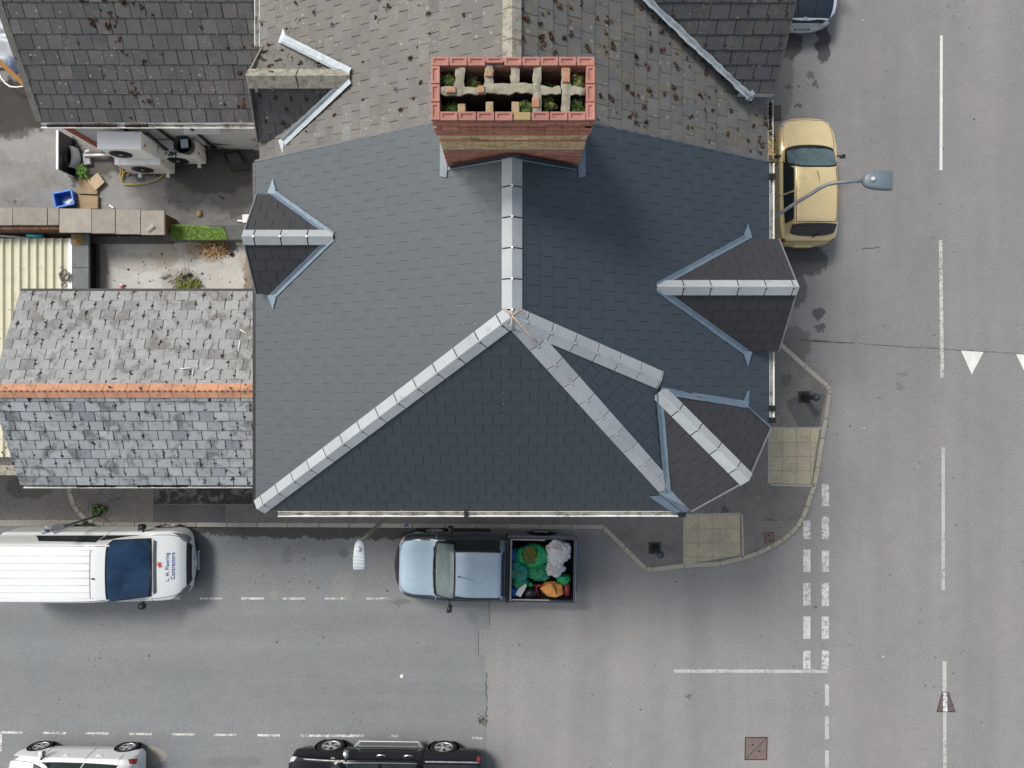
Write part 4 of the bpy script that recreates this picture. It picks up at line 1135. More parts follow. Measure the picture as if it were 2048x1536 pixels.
n1, n2 = plane_n(pn), plane_n(ps)
mb = MB(); ridge(mb, (x0 + .0, yr, zr), (x1, yr, zr), n1, n2, w=.145, seg=.455, lift=.04, gap=.006, tone=.08)
rt = ob('ridge_tiles', mb, M_orange, oh, bevel=.004)
mb = MB()
for i in range(52): mb.blob((x0 + .07 + i * .114, yr - .005, zr + .058), (.045, .02, .018), i, .2, 2, 8, 4, R.uniform(.5, 1.0))
ob('cresting', mb, M_orange, rt)
walls(oh, [(-10.3, -2.0), (-4.505, -2.0), (-4.505, 1.82), (-10.3, 1.82)], 0, 5.36, M_render)
mb = MB(); mb.add([(-10.3, -2.0, 5.362), (-10.3, 1.82, 5.362), (-10.3, yr, 6.24), (-10.2, -2.0, 5.362), (-10.2, 1.82, 5.362), (-10.2, yr, 6.24)], [(0, 1, 2), (5, 4, 3), (0, 2, 5, 3), (1, 4, 5, 2), (0, 3, 4, 1)]); ob('gable_wall', mb, M_render, oh)
gutter_run(oh, (x0 + .02, -2.17, 5.37), (x1 - .05, -2.17, 5.35), (0, -1, 0), M_gutter, .045, silt=[(.2, .34), (.42, .6)])
mb = MB(); mb.box(((x0 + x1) / 2, 2.0, 5.37), (x1 - x0, .05, .09)); ob('fascia', mb, M_black, oh)
mb = MB()      # white cement smears where slates were refixed
for px in ([(378, 739), (392, 737), (402, 737)], [(404, 738), (405, 752)], [(427, 742), (441, 735)], [(482, 660), (498, 668)], [(486, 682), (486, 705)]):
    pts = [P(x, y, 5.75) for x, y in px]
    for i, p in enumerate(pts):
        y = p.y; p.z = (ze + (1.96 - y) * (zr - ze) / (1.96 - yr)) + .03
    mb.tube(pts, .012, 5)
ob('cement_smear', mb, mat('white_cement', (.7, .7, .68), .9), oh)

rr = random.Random(12)
def chalk(parent, pts, zf, n, nrm, spread=.01):
    mb = MB()
    for i in range(n):
        t_ = rr.random() * (len(pts) - 1); k = min(int(t_), len(pts) - 2); a, b = V((*pts[k], 0)), V((*pts[k + 1], 0)); q = a.lerp(b, t_ - k)
        q += V((rr.gauss(0, spread), rr.gauss(0, spread), 0)); q.z = zf(q) + .016; s_ = rr.uniform(.004, .013)
        d = nrm.orthogonal().normalized(); e = nrm.cross(d)
        mb.add([q + d * s_, q + e * s_ * .7, q - d * s_, q - e * s_ * .7], [(0, 1, 2, 3)], rr.uniform(.7, 1.2))
    ob('chalk_mark', mb, M_chalk, parent, kind='stuff')
M_chalk = mat('chalk_dust', (.26, .27, .28), .95, .1, tint=True)
zw = lambda q: zW(q.x)
zs = lambda q: ZE + (q.y + 2.29) * (ZR - ZE) / (.99 + 2.29)
def PW(px, py):
    d = 11.0
    for _ in range(8): X = (px - 1024) * d / F; d = H - zW(X)
    return (X, (768 - py) * d / F)
def PS(px, py):
    d = 12.0
    for _ in range(8): Y = (768 - py) * d / F; d = H - (ZE + (Y + 2.29) * (ZR - ZE) / 3.28)
    return ((px - 1024) * d / F, Y)
chalk(house, [PW(520, 618), PW(760, 612), PW(960, 612)], zw, 50, nW)
chalk(house, [PW(778, 661), PW(870, 657), PW(920, 646), PW(960, 648)], zw, 40, nW, .006)
chalk(house, [PS(1012, 680), PS(1006, 800), PS(1004, 930)], zs, 36, nS)
# ================================================================== REAR FLAT ROOF AND ITS CLUTTER
DZ = 3.0
def PD(x, y, z=DZ): return P(x, y, z)
WET = (.045, .045, .045); PALE = (.30, .30, .30)
M_deck = asphalt('stained_concrete', (.20, .195, .185), (.25, .24, .225), fine=.15, dark_spots=.3, cracks=.25, big=.28, sz=DZ, dist=1.3, stains=[
    (30, 215, 80, 60, .85, (.022, .017, .012)), (430, 330, 95, 62, .85, WET), (470, 385, 60, 38, .5, (.10, .09, .08)), (370, 380, 40, 42, .55, (.07, .07, .07)),
    (205, 328, 40, 26, .7, (.07, .06, .05)), (150, 320, 18, 50, .8, (.03, .03, .03)), (285, 345, 60, 14, .7, (.05, .05, .05)), (228, 400, 22, 60, .5, PALE), (250, 345, 10, 50, .4, PALE),
    (60, 290, 60, 34, .4, (.34, .33, .31)), (100, 395, 60, 20, .35, (.28, .29, .30)), (270, 408, 26, 12, .5, (.30, .31, .31)), (440, 432, 70, 7, .6, (.28, .28, .27)), (480, 430, 30, 6, .6, (.09, .075, .06)), (20, 262, 40, 20, .6, (.06, .055, .05))])
M_screed = asphalt('pale_screed', (.52, .51, .495), (.40, .385, .36), fine=.12, dark_spots=.5, cracks=.15, big=.16, sz=DZ, dist=1.0, stains=[
    (285, 525, 70, 18, .35, (.24, .215, .18)), (330, 510, 30, 26, .4, (.30, .25, .19)), (500, 555, 14, 50, .75, (.12, .085, .055)), (492, 520, 14, 30, .5, (.30, .26, .20)), (360, 560, 40, 26, .35, (.22, .19, .15)),
    (420, 500, 50, 24, .6, (.22, .15, .09)), (460, 495, 16, 16, .8, (.04, .04, .045)), (200, 530, 16, 60, .6, (.13, .13, .13))])
ext = thing('rear_extension', 'flat roofed rear extension with stained concrete deck and pale screed terrace', 'building', (-9, 2, 0))
mb = MB(); mb.prism([(-20, -2.18), (-10.45, -2.18), (-10.45, 2.05), (-4.51, 2.05), (-4.51, 5.72), (-10.03, 5.72), (-10.03, 14), (-20, 14)], 0, DZ - .02); ob('wall', mb, M_render, ext)
mb = MB(); mb.poly([(-20, 3.5, DZ), (-4.51, 3.5, DZ), (-4.51, 5.74, DZ), (-10.01, 5.74, DZ), (-10.01, 14, DZ), (-20, 14, DZ)]); ob('concrete_deck', mb, M_deck, ext)
mb = MB(); mb.poly([(-20, -2.18, DZ - .003), (-10.45, -2.18, DZ - .003), (-10.45, 1.9, DZ - .003), (-4.51, 1.9, DZ - .003), (-4.51, 3.55, DZ - .003), (-20, 3.55, DZ - .003)]); ob('screed_deck', mb, M_screed, ext)
mb = MB(); mb.box((-15.3, -2.08, DZ + .1), (9.6, .25, .24)); ob('parapet', mb, M_conc, ext)
# coping wall between the two terraces
M_cop = mat('coping_stone', (.31, .28, .245), .85, .3, ns=5, na=.18, bs=30, tint=True, dirt=(.36, .33, .28), dirt_s=14, dirt_t=(.58, .68))
cw = thing('coping_wall', 'low wall capped with worn buff coping slabs across the terrace', 'wall', P(165, 440, 3.0))
ct = 3.9
mb = MB(); a = P(-300, 0, ct).x; b_ = P(328, 0, ct).x
mb.box(((a + b_) / 2 - .05, 3.82, (DZ + ct - .07) / 2), (b_ - a - .15, .42, ct - .07 - DZ)); ob('wall', mb, mat('mossy_brick', (.13, .075, .05), .95, .2, ns=9, na=.5, bs=30, dirt=(.07, .07, .045), dirt_s=6), cw)
sl_ = MB()
xs = [(-300, -180), (-180, -80), (-80, 25), (25, 95), (95, 118), (118, 183), (183, 231), (231, 281), (281, 329)]
for i, (u, v) in enumerate(xs):
    y0, y1 = ((415, 450) if v <= 120 else (417 + (i - 5) * 1.3, 465 + (i - 5) * 1.5))
    p, q = P(u + .6, y1, ct), P(v - .6, y0, ct)
    mb = MB(); mb.box(((p.x + q.x) / 2, (p.y + q.y) / 2, ct - .03 - .004 * (i % 3)), (q.x - p.x, q.y - p.y, .07), R.uniform(-.01, .01), R.uniform(.88, 1.1)); ob('coping_slab', mb, M_cop, cw, bevel=.006)
# low upstand with artificial turf
lw_ = thing('low_upstand', 'low felt covered upstand wall beside the dormer end', 'wall', P(420, 462, 3.0))
mb = MB(); p, q = P(331, 479, 3.35), P(486, 450, 3.35); mb.box(((p.x + q.x) / 2 + .1, (p.y + q.y) / 2, 3.17), (q.x - p.x + .3, q.y - p.y, .34)); ob('core', mb, mat('grey_felt', (.105, .108, .11), .85, .3, ns=8, na=.2, bs=40), lw_)
mb = MB(); p, q = P(178, 485, 3.2), P(340, 472, 3.2); mb.box(((p.x + q.x) / 2, (p.y + q.y) / 2, 3.09), (q.x - p.x, q.y - p.y, .19)); ob('ledge', mb, M_darkold, lw_)
mb = MB(); tp = [(340, 449), (352, 449), (405, 451), (418, 454), (432, 456), (447, 453), (455, 479), (400, 479.5), (343, 479)]
mb.prism([tuple(P(x, y, 3.36).to_2d()) for x, y in tp], 3.345, 3.37)
rr = random.Random(8)
c0 = [P(x, y, 3.36).to_2d() for x, y in tp]
for i in range(2600):
    x, y = rr.uniform(341, 454), rr.uniform(449, 481)
    if y < 451 + (4 if 400 < x < 440 else 0) or x > 447 + (y - 453) * .3: continue
    q = P(x, y, 3.37); d = V((rr.uniform(-.6, .6), rr.uniform(-.8, .4), 1)) * rr.uniform(.015, .04); s = V((rr.uniform(-1, 1), rr.uniform(-1, 1), 0)).normalized() * .006
    mb.add([q - s, q + s, q + d], [(0, 1, 2)], rr.uniform(.6, 1.5))
solo('turf_strip', mb, mat('artificial_turf', (.17, .28, .05), .7, .3, ns=8, na=.25, tint=True), 'offcut of bright green artificial turf laid on the low upstand', 'turf')
# capped side wall and dirt gutter of the lower terrace
sw = thing('capped_side_wall', 'short wall with dark felt capping beside the cream corrugated roof', 'wall', P(161, 530, 3.0))
for y0, y1 in ((468, 489), (490, 535), (536, 600)):
    mb = MB(); p, q = P(145 - (3 if y0 < 480 else 0), y1, 3.5), P(177, y0, 3.5); mb.box(((p.x + q.x) / 2, (p.y + q.y) / 2, 3.46), (q.x - p.x, q.y - p.y, .08), 0, R.uniform(.9, 1.1)); ob('capping', mb, mat('slate_capping', (.125, .135, .14), .7, .4, ns=7, na=.2, tint=True), sw)
p, q = P(149, 600, 3.4), P(175, 470, 3.4); mb = MB(); mb.box(((p.x + q.x) / 2, (p.y + q.y) / 2, 3.2), (q.x - p.x - .02, q.y - p.y, .43)); ob('core', mb, M_dark, sw)
sheet('gutter_grime', [(179, 484), (199, 484), (201, 600), (179, 600)], asphalt('grime', (.055, .055, .052), (.10, .10, .095), fine=.5, dark_spots=.5, sz=DZ), DZ + .012)
# cream corrugated roof
cr = thing('corrugated_roof', 'cream box profile metal roof streaked with lichen', 'roof', P(70, 530, 3.0))
M_cream = mat('cream_metal', (.60, .575, .44), .5, .4, ns=4, na=.08, dirt=(.30, .22, .12), dirt_s=4.5, dirt_t=(.60, .74))
zc = 3.38; xr = P(137, 0, zc).x; y1_, y0_ = P(0, 477, zc).y, -1.75; mb = MB(); prof = []
x = xr; k = 0
while x > -17:
    for dx, dz in ((0, 0), (-.115, 0), (-.14, .055), (-.175, .055), (-.2, 0)): prof.append((x + dx, zc + dz))
    x -= .2
for i in range(len(prof) - 1):
    (a, za), (b, zb) = prof[i], prof[i + 1]
    if abs(a - b) < 1e-6: continue
    mb.add([(a, y0_, za), (a, y1_, za), (b, y1_, zb), (b, y0_, zb), (a, y0_, za - .03), (b, y0_, zb - .03), (a, y1_, za - .03), (b, y1_, zb - .03)], [(0, 1, 2, 3), (0, 3, 5, 4), (1, 6, 7, 2)])
ob('profiled_sheet', mb, M_cream, cr)
mb = MB(); mb.box((xr + .055, (y0_ + y1_) / 2, zc + .02), (.10, y1_ - y0_, .03)); ob('edge_flashing', mb, M_white, cr)
mb = MB(); mb.box((-13.8, (y0_ + y1_) / 2, 3.17), (6.2, y1_ - y0_ - .1, .30)); ob('frame', mb, M_dark, cr)
mb = MB()
for i in range(8): q = P(58 + R.uniform(70, 84), 538 + i * 4 + R.uniform(-4, 4), zc + .07)
mb.tube([P(x, y, zc + .09) for x, y in ((122, 534), (126, 540), (119, 548), (122, 558), (131, 550), (137, 546), (138, 556), (133, 562))], .03, 6)
mb.tube([P(x, y, zc + .08) for x, y in ((121, 552), (124, 562), (128, 566), (122, 570))], .026, 6)
solo('rag', mb, mat('grey_rag', (.22, .19, .17), .9, .2, ns=20, na=.4), 'twisted grey rag lying on the cream corrugated roof', 'rag')
# debris along the coping wall foot
sheet('soil_strip', [(-40, 459), (140, 461), (145, 477), (-40, 475)], mat('leaf_soil', (.05, .034, .024), .95, .1, ns=22, na=.6, bs=20), 3.31)
mb = MB(); mb.box((-13.3, 3.62, 3.15), (5.4, .3, .30)); struct('soil_bed', mb, M_dark)
mb = MB(); mb.tube([P(55, 471, 3.4), P(86, 471.5, 3.4)], .05, 10); mb.tube([P(53, 474, 3.37), P(60, 474, 3.37)], .03, 8); solo('turquoise_bottle', mb, mat('turquoise_plastic', (.03, .30, .34), .3, .5), 'turquoise plastic bottle at the foot of the coping wall', 'bottle')
mb = MB(); mb.tube([P(-10, 471, 3.36), P(30, 473.5, 3.38), P(60, 476.5, 3.38)], .03, 8); solo('grey_pipe', mb, mat('grey_pvc', (.38, .38, .40), .5), 'grey plastic pipe lying between coping wall and corrugated roof', 'pipe')
mb = MB(); rr = random.Random(4)
for i in range(420):
    q = P(156 + rr.gauss(0, 5), 480 + rr.gauss(0, 5), 3.51); d = V((rr.uniform(-1, 1), rr.uniform(-1, 1), rr.uniform(0, .7))).normalized() * rr.uniform(.03, .09); s = V((-d.y, d.x, 0)).normalized() * .004
    mb.add([q - s, q + s, q + d], [(0, 1, 2)], rr.uniform(.6, 1.4))
solo('dead_grass', mb, mat('dry_grass', (.42, .28, .11), .8, .2, tint=True), 'dry grass clump on the end of the felt capped side wall', 'grass')
# ------------------------------------------------ air conditioners
M_ac = mat('ac_white', (.84, .84, .82), .4, .5, ns=3, na=.05, dirt=(.42, .41, .38), dirt_s=6, dirt_t=(.58, .75))
M_acclean = mat('ac_clean_white', (.95, .95, .95), .35, .5, ns=3, na=.03)
def aircon(x0, x1, y0, y1, z0, z1, fanx, label, clean=False, feet=True):
    t = thing('air_conditioner', label, 'air conditioner', ((x0 + x1) / 2, (y0 + y1) / 2, z0), group='outdoor air conditioning units')
    m = M_acclean if clean else M_ac
    mb = MB(); mb.box(((x0 + x1) / 2, (y0 + y1) / 2, (z0 + z1) / 2), (x1 - x0, y1 - y0, z1 - z0)); ob('casing', mb, m, t, bevel=.012)
    mb = MB(); mb.box(((x0 + x1) / 2, (y0 + y1) / 2, z1 + .006), (x1 - x0 + .02, y1 - y0 + .02, .02)); ob('lid', mb, m, t, bevel=.006)
    fx = x0 + (x1 - x0) * fanx; fz = (z0 + z1) / 2; r = min(.24, (z1 - z0) * .44)
    Mx = Matrix.Translation((fx, y0, fz)) @ Matrix.Rotation(rad(90), 4, 'X')
    f = MB(); f.lathe(None, [(r, -.004), (r, .006), (r * .97, .012), (.001, .006)], 28, M=Mx); fo = ob('fan', f, M_black, t)
    g = MB()
    for k in (.45, .62, .8, .97): g.tube([Mx @ V((r * k * math.cos(a * .2618), r * k * math.sin(a * .2618), .022)) for a in range(25)], .004, 5)
    for a in range(8): g.tube([Mx @ V((r * .1 * math.cos(a * .785), r * .1 * math.sin(a * .785), .022)), Mx @ V((r * math.cos(a * .785), r * math.sin(a * .785), .022))], .004, 5)
    ob('grille', g, mat('grille_black', (.03, .03, .032), .4), fo)
    h = MB(); h.lathe(None, [(.045, .02), (.045, .03), (.001, .034)], 14, M=Mx); ob('hub', h, mat('hub_grey', (.4, .4, .4), .5), fo)
    if feet:
        for fxx in (x0 + .18, x1 - .18):
            mb = MB(); mb.box((fxx, (y0 + y1) / 2 - .02, z0 - .04), (.06, y1 - y0 + .12, .08)); ob('foot', mb, M_white, t)
    mb = MB(); mb.lathe(None, [(.035, 0), (.035, .004)], 14, M=Matrix.Translation((x1 + .0005, (y0 + y1) / 2 - .06, z1 - .16)) @ Matrix.Rotation(rad(90), 4, 'Y')); ob('sticker', mb, mat('red_sticker', (.6, .06, .05), .5), t)
    return t
aircon(-9.16, -8.2, 5.20, 5.57, 4.02, 4.74, .33, 'clean white air conditioner stacked on top of another against the wall', True, feet=False)
aircon(-9.22, -8.18, 5.10, 5.48, 3.16, 3.92, .43, 'lower white air conditioner under the clean one, with yellow hose beside it', False)
aircon(-8.44, -7.43, 5.345, 5.72, 3.14, 3.72, .45, 'dirty white air conditioner with a black bucket on top')
mb = MB(); mb.tube([(-8.3, 5.62, 4.5), (-8.16, 5.6, 4.52), (-8.12, 5.55, 4.3), (-8.12, 5.5, 3.6)], .035, 8); solo('insulated_pipe', mb, M_black, 'black insulated pipe bent between the air conditioners', 'pipe')
bk = thing('bucket', 'black bucket holding pale wet contents on the dirty air conditioner', 'bucket', (-7.62, 5.55, 3.74))
mb = MB(); mb.lathe((-7.62, 5.55, 3.74), [(.17, 0), (.205, .24), (.215, .24), (.215, .255), (.198, .255), (.165, .02)], 24); ob('pail', mb, M_black, bk)
mb = MB(); mb.lathe((-7.62, 5.55, 3.75), [(.001, .10), (.18, .10)], 20); mb.box((-7.6, 5.58, 3.93), (.17, .2, .05), .1); ob('contents', mb, mat('pale_water', (.45, .52, .62), .15, .5, ns=8, na=.3), bk)
mb = MB(); rr = random.Random(2)
for i in range(26):
    q = V((-7.62 - .25 - abs(rr.gauss(0, .13)), 5.42 + rr.gauss(0, .045), 3.746)); mb.blob(q, (rr.uniform(.008, .03), rr.uniform(.008, .03), .006), i, .6, 2, 6, 4)
solo('spilled_paint', mb, mat('dark_blue_splash', (.03, .06, .09), .5), 'dark splashes of paint beside the bucket on the air conditioner', 'paint', kind=None)
# yellow hose
mb = MB()
hp = [(331, 333), (330, 345), (318, 356), (298, 365), (280, 368), (262, 368.5), (248, 368), (243, 362), (240, 352), (242, 342), (239, 334), (241, 331), (244, 336), (246, 350), (243, 358), (246, 350), (249, 343), (255, 343), (258, 348), (253, 350)]
pts = [P(x, y, 3.03 + .02 * (i % 3)) for i, (x, y) in enumerate(hp)]
sm = []
for i in range(len(pts) - 1):
    p0, p1, p2, p3 = pts[max(0, i - 1)], pts[i], pts[i + 1], pts[min(len(pts) - 1, i + 2)]
    for k in range(5):
        t_ = k / 5; sm.append(.5 * ((2 * p1) + (p2 - p0) * t_ + (2 * p0 - 5 * p1 + 4 * p2 - p3) * t_ ** 2 + (3 * p1 - p0 - 3 * p2 + p3) * t_ ** 3))
mb.tube(sm + [pts[-1]], .016, 7); solo('hose', mb, mat('yellow_hose', (.56, .42, .15), .6, .4, ns=9, na=.2), 'pale yellow flat hose snaking across the dark deck', 'hose')
# standing black screen
tv = thing('discarded_screen', 'black glass panel with white frame stood on edge on the deck', 'screen', (-10.73, 5.53, DZ))
mb = MB(); mb.box((-10.74, 5.53, DZ + .325), (.05, .93, .65)); ob('frame', mb, M_acclean, tv, bevel=.006)
mb = MB(); mb.box((-10.708, 5.53, DZ + .315), (.012, .91, .61)); ob('glass', mb, mat('black_glass', (.008, .008, .010), .12, .5, rvar=.05), tv)
mb = MB()
for i in range(9):
    a0, a1 = -1 + i * .222, -1 + (i + 1) * .222
    f_ = lambda a: V((-10.62 + .07 * (1 - a * a), 5.5 + a * .26, 0))
    p, q = f_(a0), f_(a1); mb.add([p + V((0, 0, 3.02)), q + V((0, 0, 3.02)), q + V((-.04, 0, 3.24)), p + V((-.04, 0, 3.24)), p + V((-.10, 0, 3.24)), q + V((-.10, 0, 3.24))], [(0, 1, 2, 3), (3, 2, 5, 4)])
solo('curved_panel', mb, mat('grey_white_plastic', (.55, .56, .57), .4), 'curved whitish plastic panel leaning beside the black screen', 'panel')
M_card = mat('cardboard', (.36, .265, .165), .9, .2, ns=7, na=.14, dirt=(.20, .15, .10), dirt_s=5, dirt_t=(.55, .75))
M_card2 = mat('pale_cardboard', (.52, .41, .27), .9, .2, ns=7, na=.1)
def card(px, z0, z1, m, label):
    mb = MB(); mb.prism([tuple(P(x, y, z1).to_2d()) for x, y in px], z0, z1); solo('cardboard', mb, m, label, 'cardboard', 'flattened cardboard pieces')
card([(157, 353), (178, 352), (195, 375), (194, 388), (156.5, 387)], 3.01, 3.07, M_card, 'brown cardboard sheet half covered by the paler tilted piece')
card([(175, 361), (195, 345.5), (209, 364), (191, 380)], 3.08, 3.10, M_card2, 'pale cardboard piece lying tilted on top of the others')
card([(156.5, 390), (195.5, 392), (195, 417), (156, 417)], 3.01, 3.09, M_card, 'brown cardboard sheet against the coping wall beside the blue crate')
cb = thing('crate', 'open blue plastic crate tilted against the coping wall', 'crate', P(138, 402, DZ), .2)
M_blue = mat('blue_plastic', (.025, .13, .46), .4, .5, ns=8, na=.2, tint=True)
mb = MB()
mb.box((0, 0, .02), (.40, .32, .02), 0, .9)
for x, y, a, b in ((0, .16, .44, .02), (0, -.16, .44, .02), (.21, 0, .02, .34), (-.21, 0, .02, .34)): mb.box((x, y, .12), (a, b, .22), 0, 1.1)
mb.box((0, .17, .225), (.47, .04, .02), 0, 1.4); mb.box((0, -.17, .225), (.47, .04, .02), 0, 1.4); mb.box((.225, 0, .225), (.04, .34, .02), 0, 1.4); mb.box((-.225, 0, .225), (.04, .34, .02), 0, 1.4)
ob('tub', mb, M_blue, cb, local=True, bevel=.005)
mb = MB(); mb.blob((0, 0, 0), (.13, .04, .02), 3, .3, 2, 10, 5); mb.v = [Matrix.Translation(P(146, 403, 3.1)) @ Matrix.Rotation(.7, 4, 'Z') @ v for v in mb.v]; solo('rubbish', mb, mat('rubbish_brown', (.30, .22, .13), .8), 'brown scrap lying inside the blue crate', 'rubbish')
mb = MB(); mb.blob((0, 0, 0), (.15, .09, .04), 8, .4, 2, 12, 6, fold=.4); mb.v = [Matrix.Translation(P(143, 406, 3.06)) @ v for v in mb.v]; solo('rubbish', mb, mat('white_bag', (.6, .62, .68), .6), 'crumpled white bag at the bottom of the blue crate', 'rubbish')
q = P(171, 346, 3.02); mb = MB(); leaf_plant(mb, q + V((0, 0, .1)), .19, 110, 17, up=.7, w=.32); solo('weed', mb, mat('bright_leaf', (.11, .24, .025), .5, .4, tint=True), 'bright green weed growing beside the brown cardboard', 'weed', loc=q)
mb = MB(); mb.tube([P(168, 310.5, 3.15), P(245, 309.5, 3.16)], .035, 10); mb.tube([P(170, 309, 3.15), P(172, 303, 3.2), P(180, 301, 3.25)], .03, 8); solo('white_pipe', mb, M_white, 'white plastic waste pipe along the deck left of the air conditioners', 'pipe')
mb = MB(); mb.box(P(175, 321, 3.06), (.16, .22, .1), .15); solo('white_block', mb, mat('grey_block', (.45, .46, .46), .8, .3, ns=12, na=.2), 'pale grey block on the deck below the white pipe', 'block', bevel=.01)
mb = MB(); mb.box(P(223, 413, 3.02), (.12, .035, .03), -.6); mb.tube([P(195, 407, 3.01), P(207, 408, 3.01), P(221, 411, 3.01)], .005, 5); solo('white_offcut', mb, M_white, 'small white plastic offcut with thin wire near the coping wall', 'offcut')
mb = MB(); mb.blob(P(398, 427, 3.04), (.07, .09, .04), 3, .4, 2, 9, 6); solo('sponge', mb, mat('tan_sponge', (.42, .30, .16), .9, .2, ns=15, na=.3), 'tan lump of foam on the deck above the turf', 'foam')
mb = MB(); mb.box(P(492, 437, 3.04), (.17, .20, .03), .1); mb.box(P(480, 441.5, 3.03), (.12, .045, .025), -.1); solo('white_plastic', mb, M_acclean, 'broken white plastic pieces beside the dormer end', 'plastic')
mb = MB(); mb.tube([P(438, 392, 3.02), P(448, 398, 3.02)], .012, 6); solo('stick', mb, M_black, 'short black stick on the dark wet deck', 'stick')
# folded chair frame in the dark corner
fc = thing('folding_chair', 'dark folded chair lying in the shaded deck corner', 'chair', P(470, 322, DZ))
mb = MB(); 
for a, b in (((447, 306), (466, 343)), ((466, 343), (499, 339)), ((499, 339), (478, 303)), ((450, 312), (480, 309)), ((447, 306), (478, 303))): mb.tube([P(*a, 3.10), P(*b, 3.07)], .014, 7)
ob('frame', mb, M_black, fc)
mb = MB(); mb.prism([tuple(P(x, y, 3.1).to_2d()) for x, y in ((452, 308), (476, 306), (488, 328), (464, 331))], 3.085, 3.11); ob('seat', mb, mat('chair_grey', (.05, .055, .06), .5, .4), fc, bevel=.01)
bi = thing('scrap_bundle', 'tangle of rusty dark scrap bars against the white wall', 'scrap', P(425, 297, DZ))
mb = MB(); rr = random.Random(3)
for i in range(14): a = P(rr.uniform(400, 432), rr.uniform(286, 300), 3.1 + rr.uniform(0, .4)); mb.tube([a, a + V((rr.uniform(-.1, .4), rr.uniform(-.25, .05), rr.uniform(-.3, 0)))], .012, 6)
ob('bars', mb, mat('rusty_dark', (.045, .035, .028), .8, .3, ns=20, na=.5), bi)
mb = MB(); leaf_plant(mb, P(418, 290, 3.2), .2, 40, 5, up=.6); ob('leaves', mb, mat('dry_leaf', (.07, .06, .03), .8, .2, tint=True), bi)
# soil corner, plank, hose, tarpaulin at the far left
mb = MB()
for i in range(9):
    for j in range(5): pass
nx, ny = 16, 22
vs = [(-15.5 + i * .25, 9.6 - j * .0 - j * .145, 3.10 + .10 * noise.noise(V((i * .4, j * .4, 0))) + (.0)) for j in range(ny) for i in range(nx)]
pl_ = mat('creased_tarp', (.26, .28, .32), .35, .5, ns=4, na=.25, tint=True)
mb.add([(x, y, z + .05 * math.sin(y * 26 + x * 1.5)) for x, y, z in vs[:nx * 14]], [(j * nx + i, j * nx + i + 1, (j + 1) * nx + i + 1, (j + 1) * nx + i) for j in range(13) for i in range(nx - 1)], 1.0, True)
solo('tarpaulin', mb, pl_, 'creased silver grey tarpaulin beyond the dark roof verge', 'tarpaulin')
mb = MB(); a, b = P(-20, 106, 3.6), P(52, 172, 3.3); d = (b - a); Mx = Matrix.Translation((a + b) / 2) @ d.to_track_quat('X', 'Z').to_matrix().to_4x4(); mb.box(None, (d.length, .10, .05), M=Mx); solo('plank', mb, mat('orange_timber', (.40, .20, .06), .7, .3, ns=8, na=.25), 'orange brown timber plank sloping past the roof verge', 'plank')
mb = MB(); mb.tube([P(x, y, 3.25) for x, y in ((-6, 138), (2, 155), (10, 166), (20, 173), (32, 174.5), (44, 173), (56, 170))], .02, 8); solo('white_hose', mb, M_white, 'white hose curving over the dark soil beside the plank', 'hose')
mb = MB(); mb.blob(P(27, 132, 3.3), (.16, .22, .16), 5, .5, 2, 14, 9, fold=.5); solo('blue_sack', mb, mat('blue_sack', (.16, .20, .30), .6), 'crumpled grey blue sack beside the plank', 'sack')
# lower terrace debris
rr = random.Random(21)
mb = MB()
for i in range(900):
    x, y = 428 + rr.gauss(0, 14), 496 + rr.gauss(0, 8)
    if y < 481: continue
    q = PD(x, y, DZ + .02 + .12 * math.exp(-((x - 430) / 14) ** 2 - ((y - 494) / 9) ** 2) * rr.random()); s = rr.uniform(.012, .035); a = rr.uniform(0, 6.28)
    mb.add([q + V((math.cos(a + k * 1.57) * s * (1 if k % 2 else .5), math.sin(a + k * 1.57) * s * (1 if k % 2 else .5), rr.uniform(0, .02))) for k in range(4)], [(0, 1, 2, 3)], rr.choice(((1, .7, .4), (1.5, 1.2, .8), (.6, .4, .25), (2.2, 2, 1.8), (.9, 1.0, .35))))
solo('leaf_pile', mb, mat('dry_leaves', (.24, .19, .14), .9, .2, tint=True), 'heap of brown leaves and rubble below the turf strip', 'leaf pile', kind='stuff')
mb = MB(); leaf_plant(mb, PD(372, 574), .28, 70, 31, up=.4); leaf_plant(mb, PD(392, 570), .22, 60, 32, up=.4); solo('weed', mb, mat('olive_weed', (.12, .13, .03), .7, .3, tint=True), 'olive weeds growing at the edge of the pale slate roof', 'weed', loc=PD(380, 572))
mb = MB()
for i in range(26): a = PD(355 + rr.gauss(0, 9), 560 + rr.gauss(0, 9), 3.03); mb.tube([a, a + V((rr.uniform(.05, .35), rr.uniform(.0, .35), .05)) * rr.choice((-1, 1))], .005, 4)
solo('dry_twigs', mb, mat('twig', (.20, .14, .09), .9, .2), 'loose dry twigs scattered on the pale screed', 'twigs', kind='stuff')
br_ = thing('broom', 'broom with dark head lying on the pale screed', 'broom', PD(370, 545))
mb = MB(); a, b = PD(364, 556.5, 3.05), PD(383, 547.5, 3.05); d = b - a; mb.box(None, (d.length, .07, .06), M=Matrix.Translation((a + b) / 2) @ d.to_track_quat('X', 'Z').to_matrix().to_4x4()); ob('head', mb, mat('broom_dark', (.02, .024, .03), .8, .2), br_, bevel=.015)
mb = MB(); mb.tube([PD(372, 551, 3.07), PD(369, 535, 3.10), PD(363, 490, 3.2)], .010, 7); ob('handle', mb, mat('broom_handle', (.36, .35, .34), .6), br_)
mb = MB(); a, b = PD(243, 572, 3.05), PD(243, 582, 3.05); mb.tube([a, b], .035, 12); c_ = solo('drink_can', mb, mat('red_can', (.55, .10, .12), .35, .5), 'red and white drink can on the pale screed', 'can')
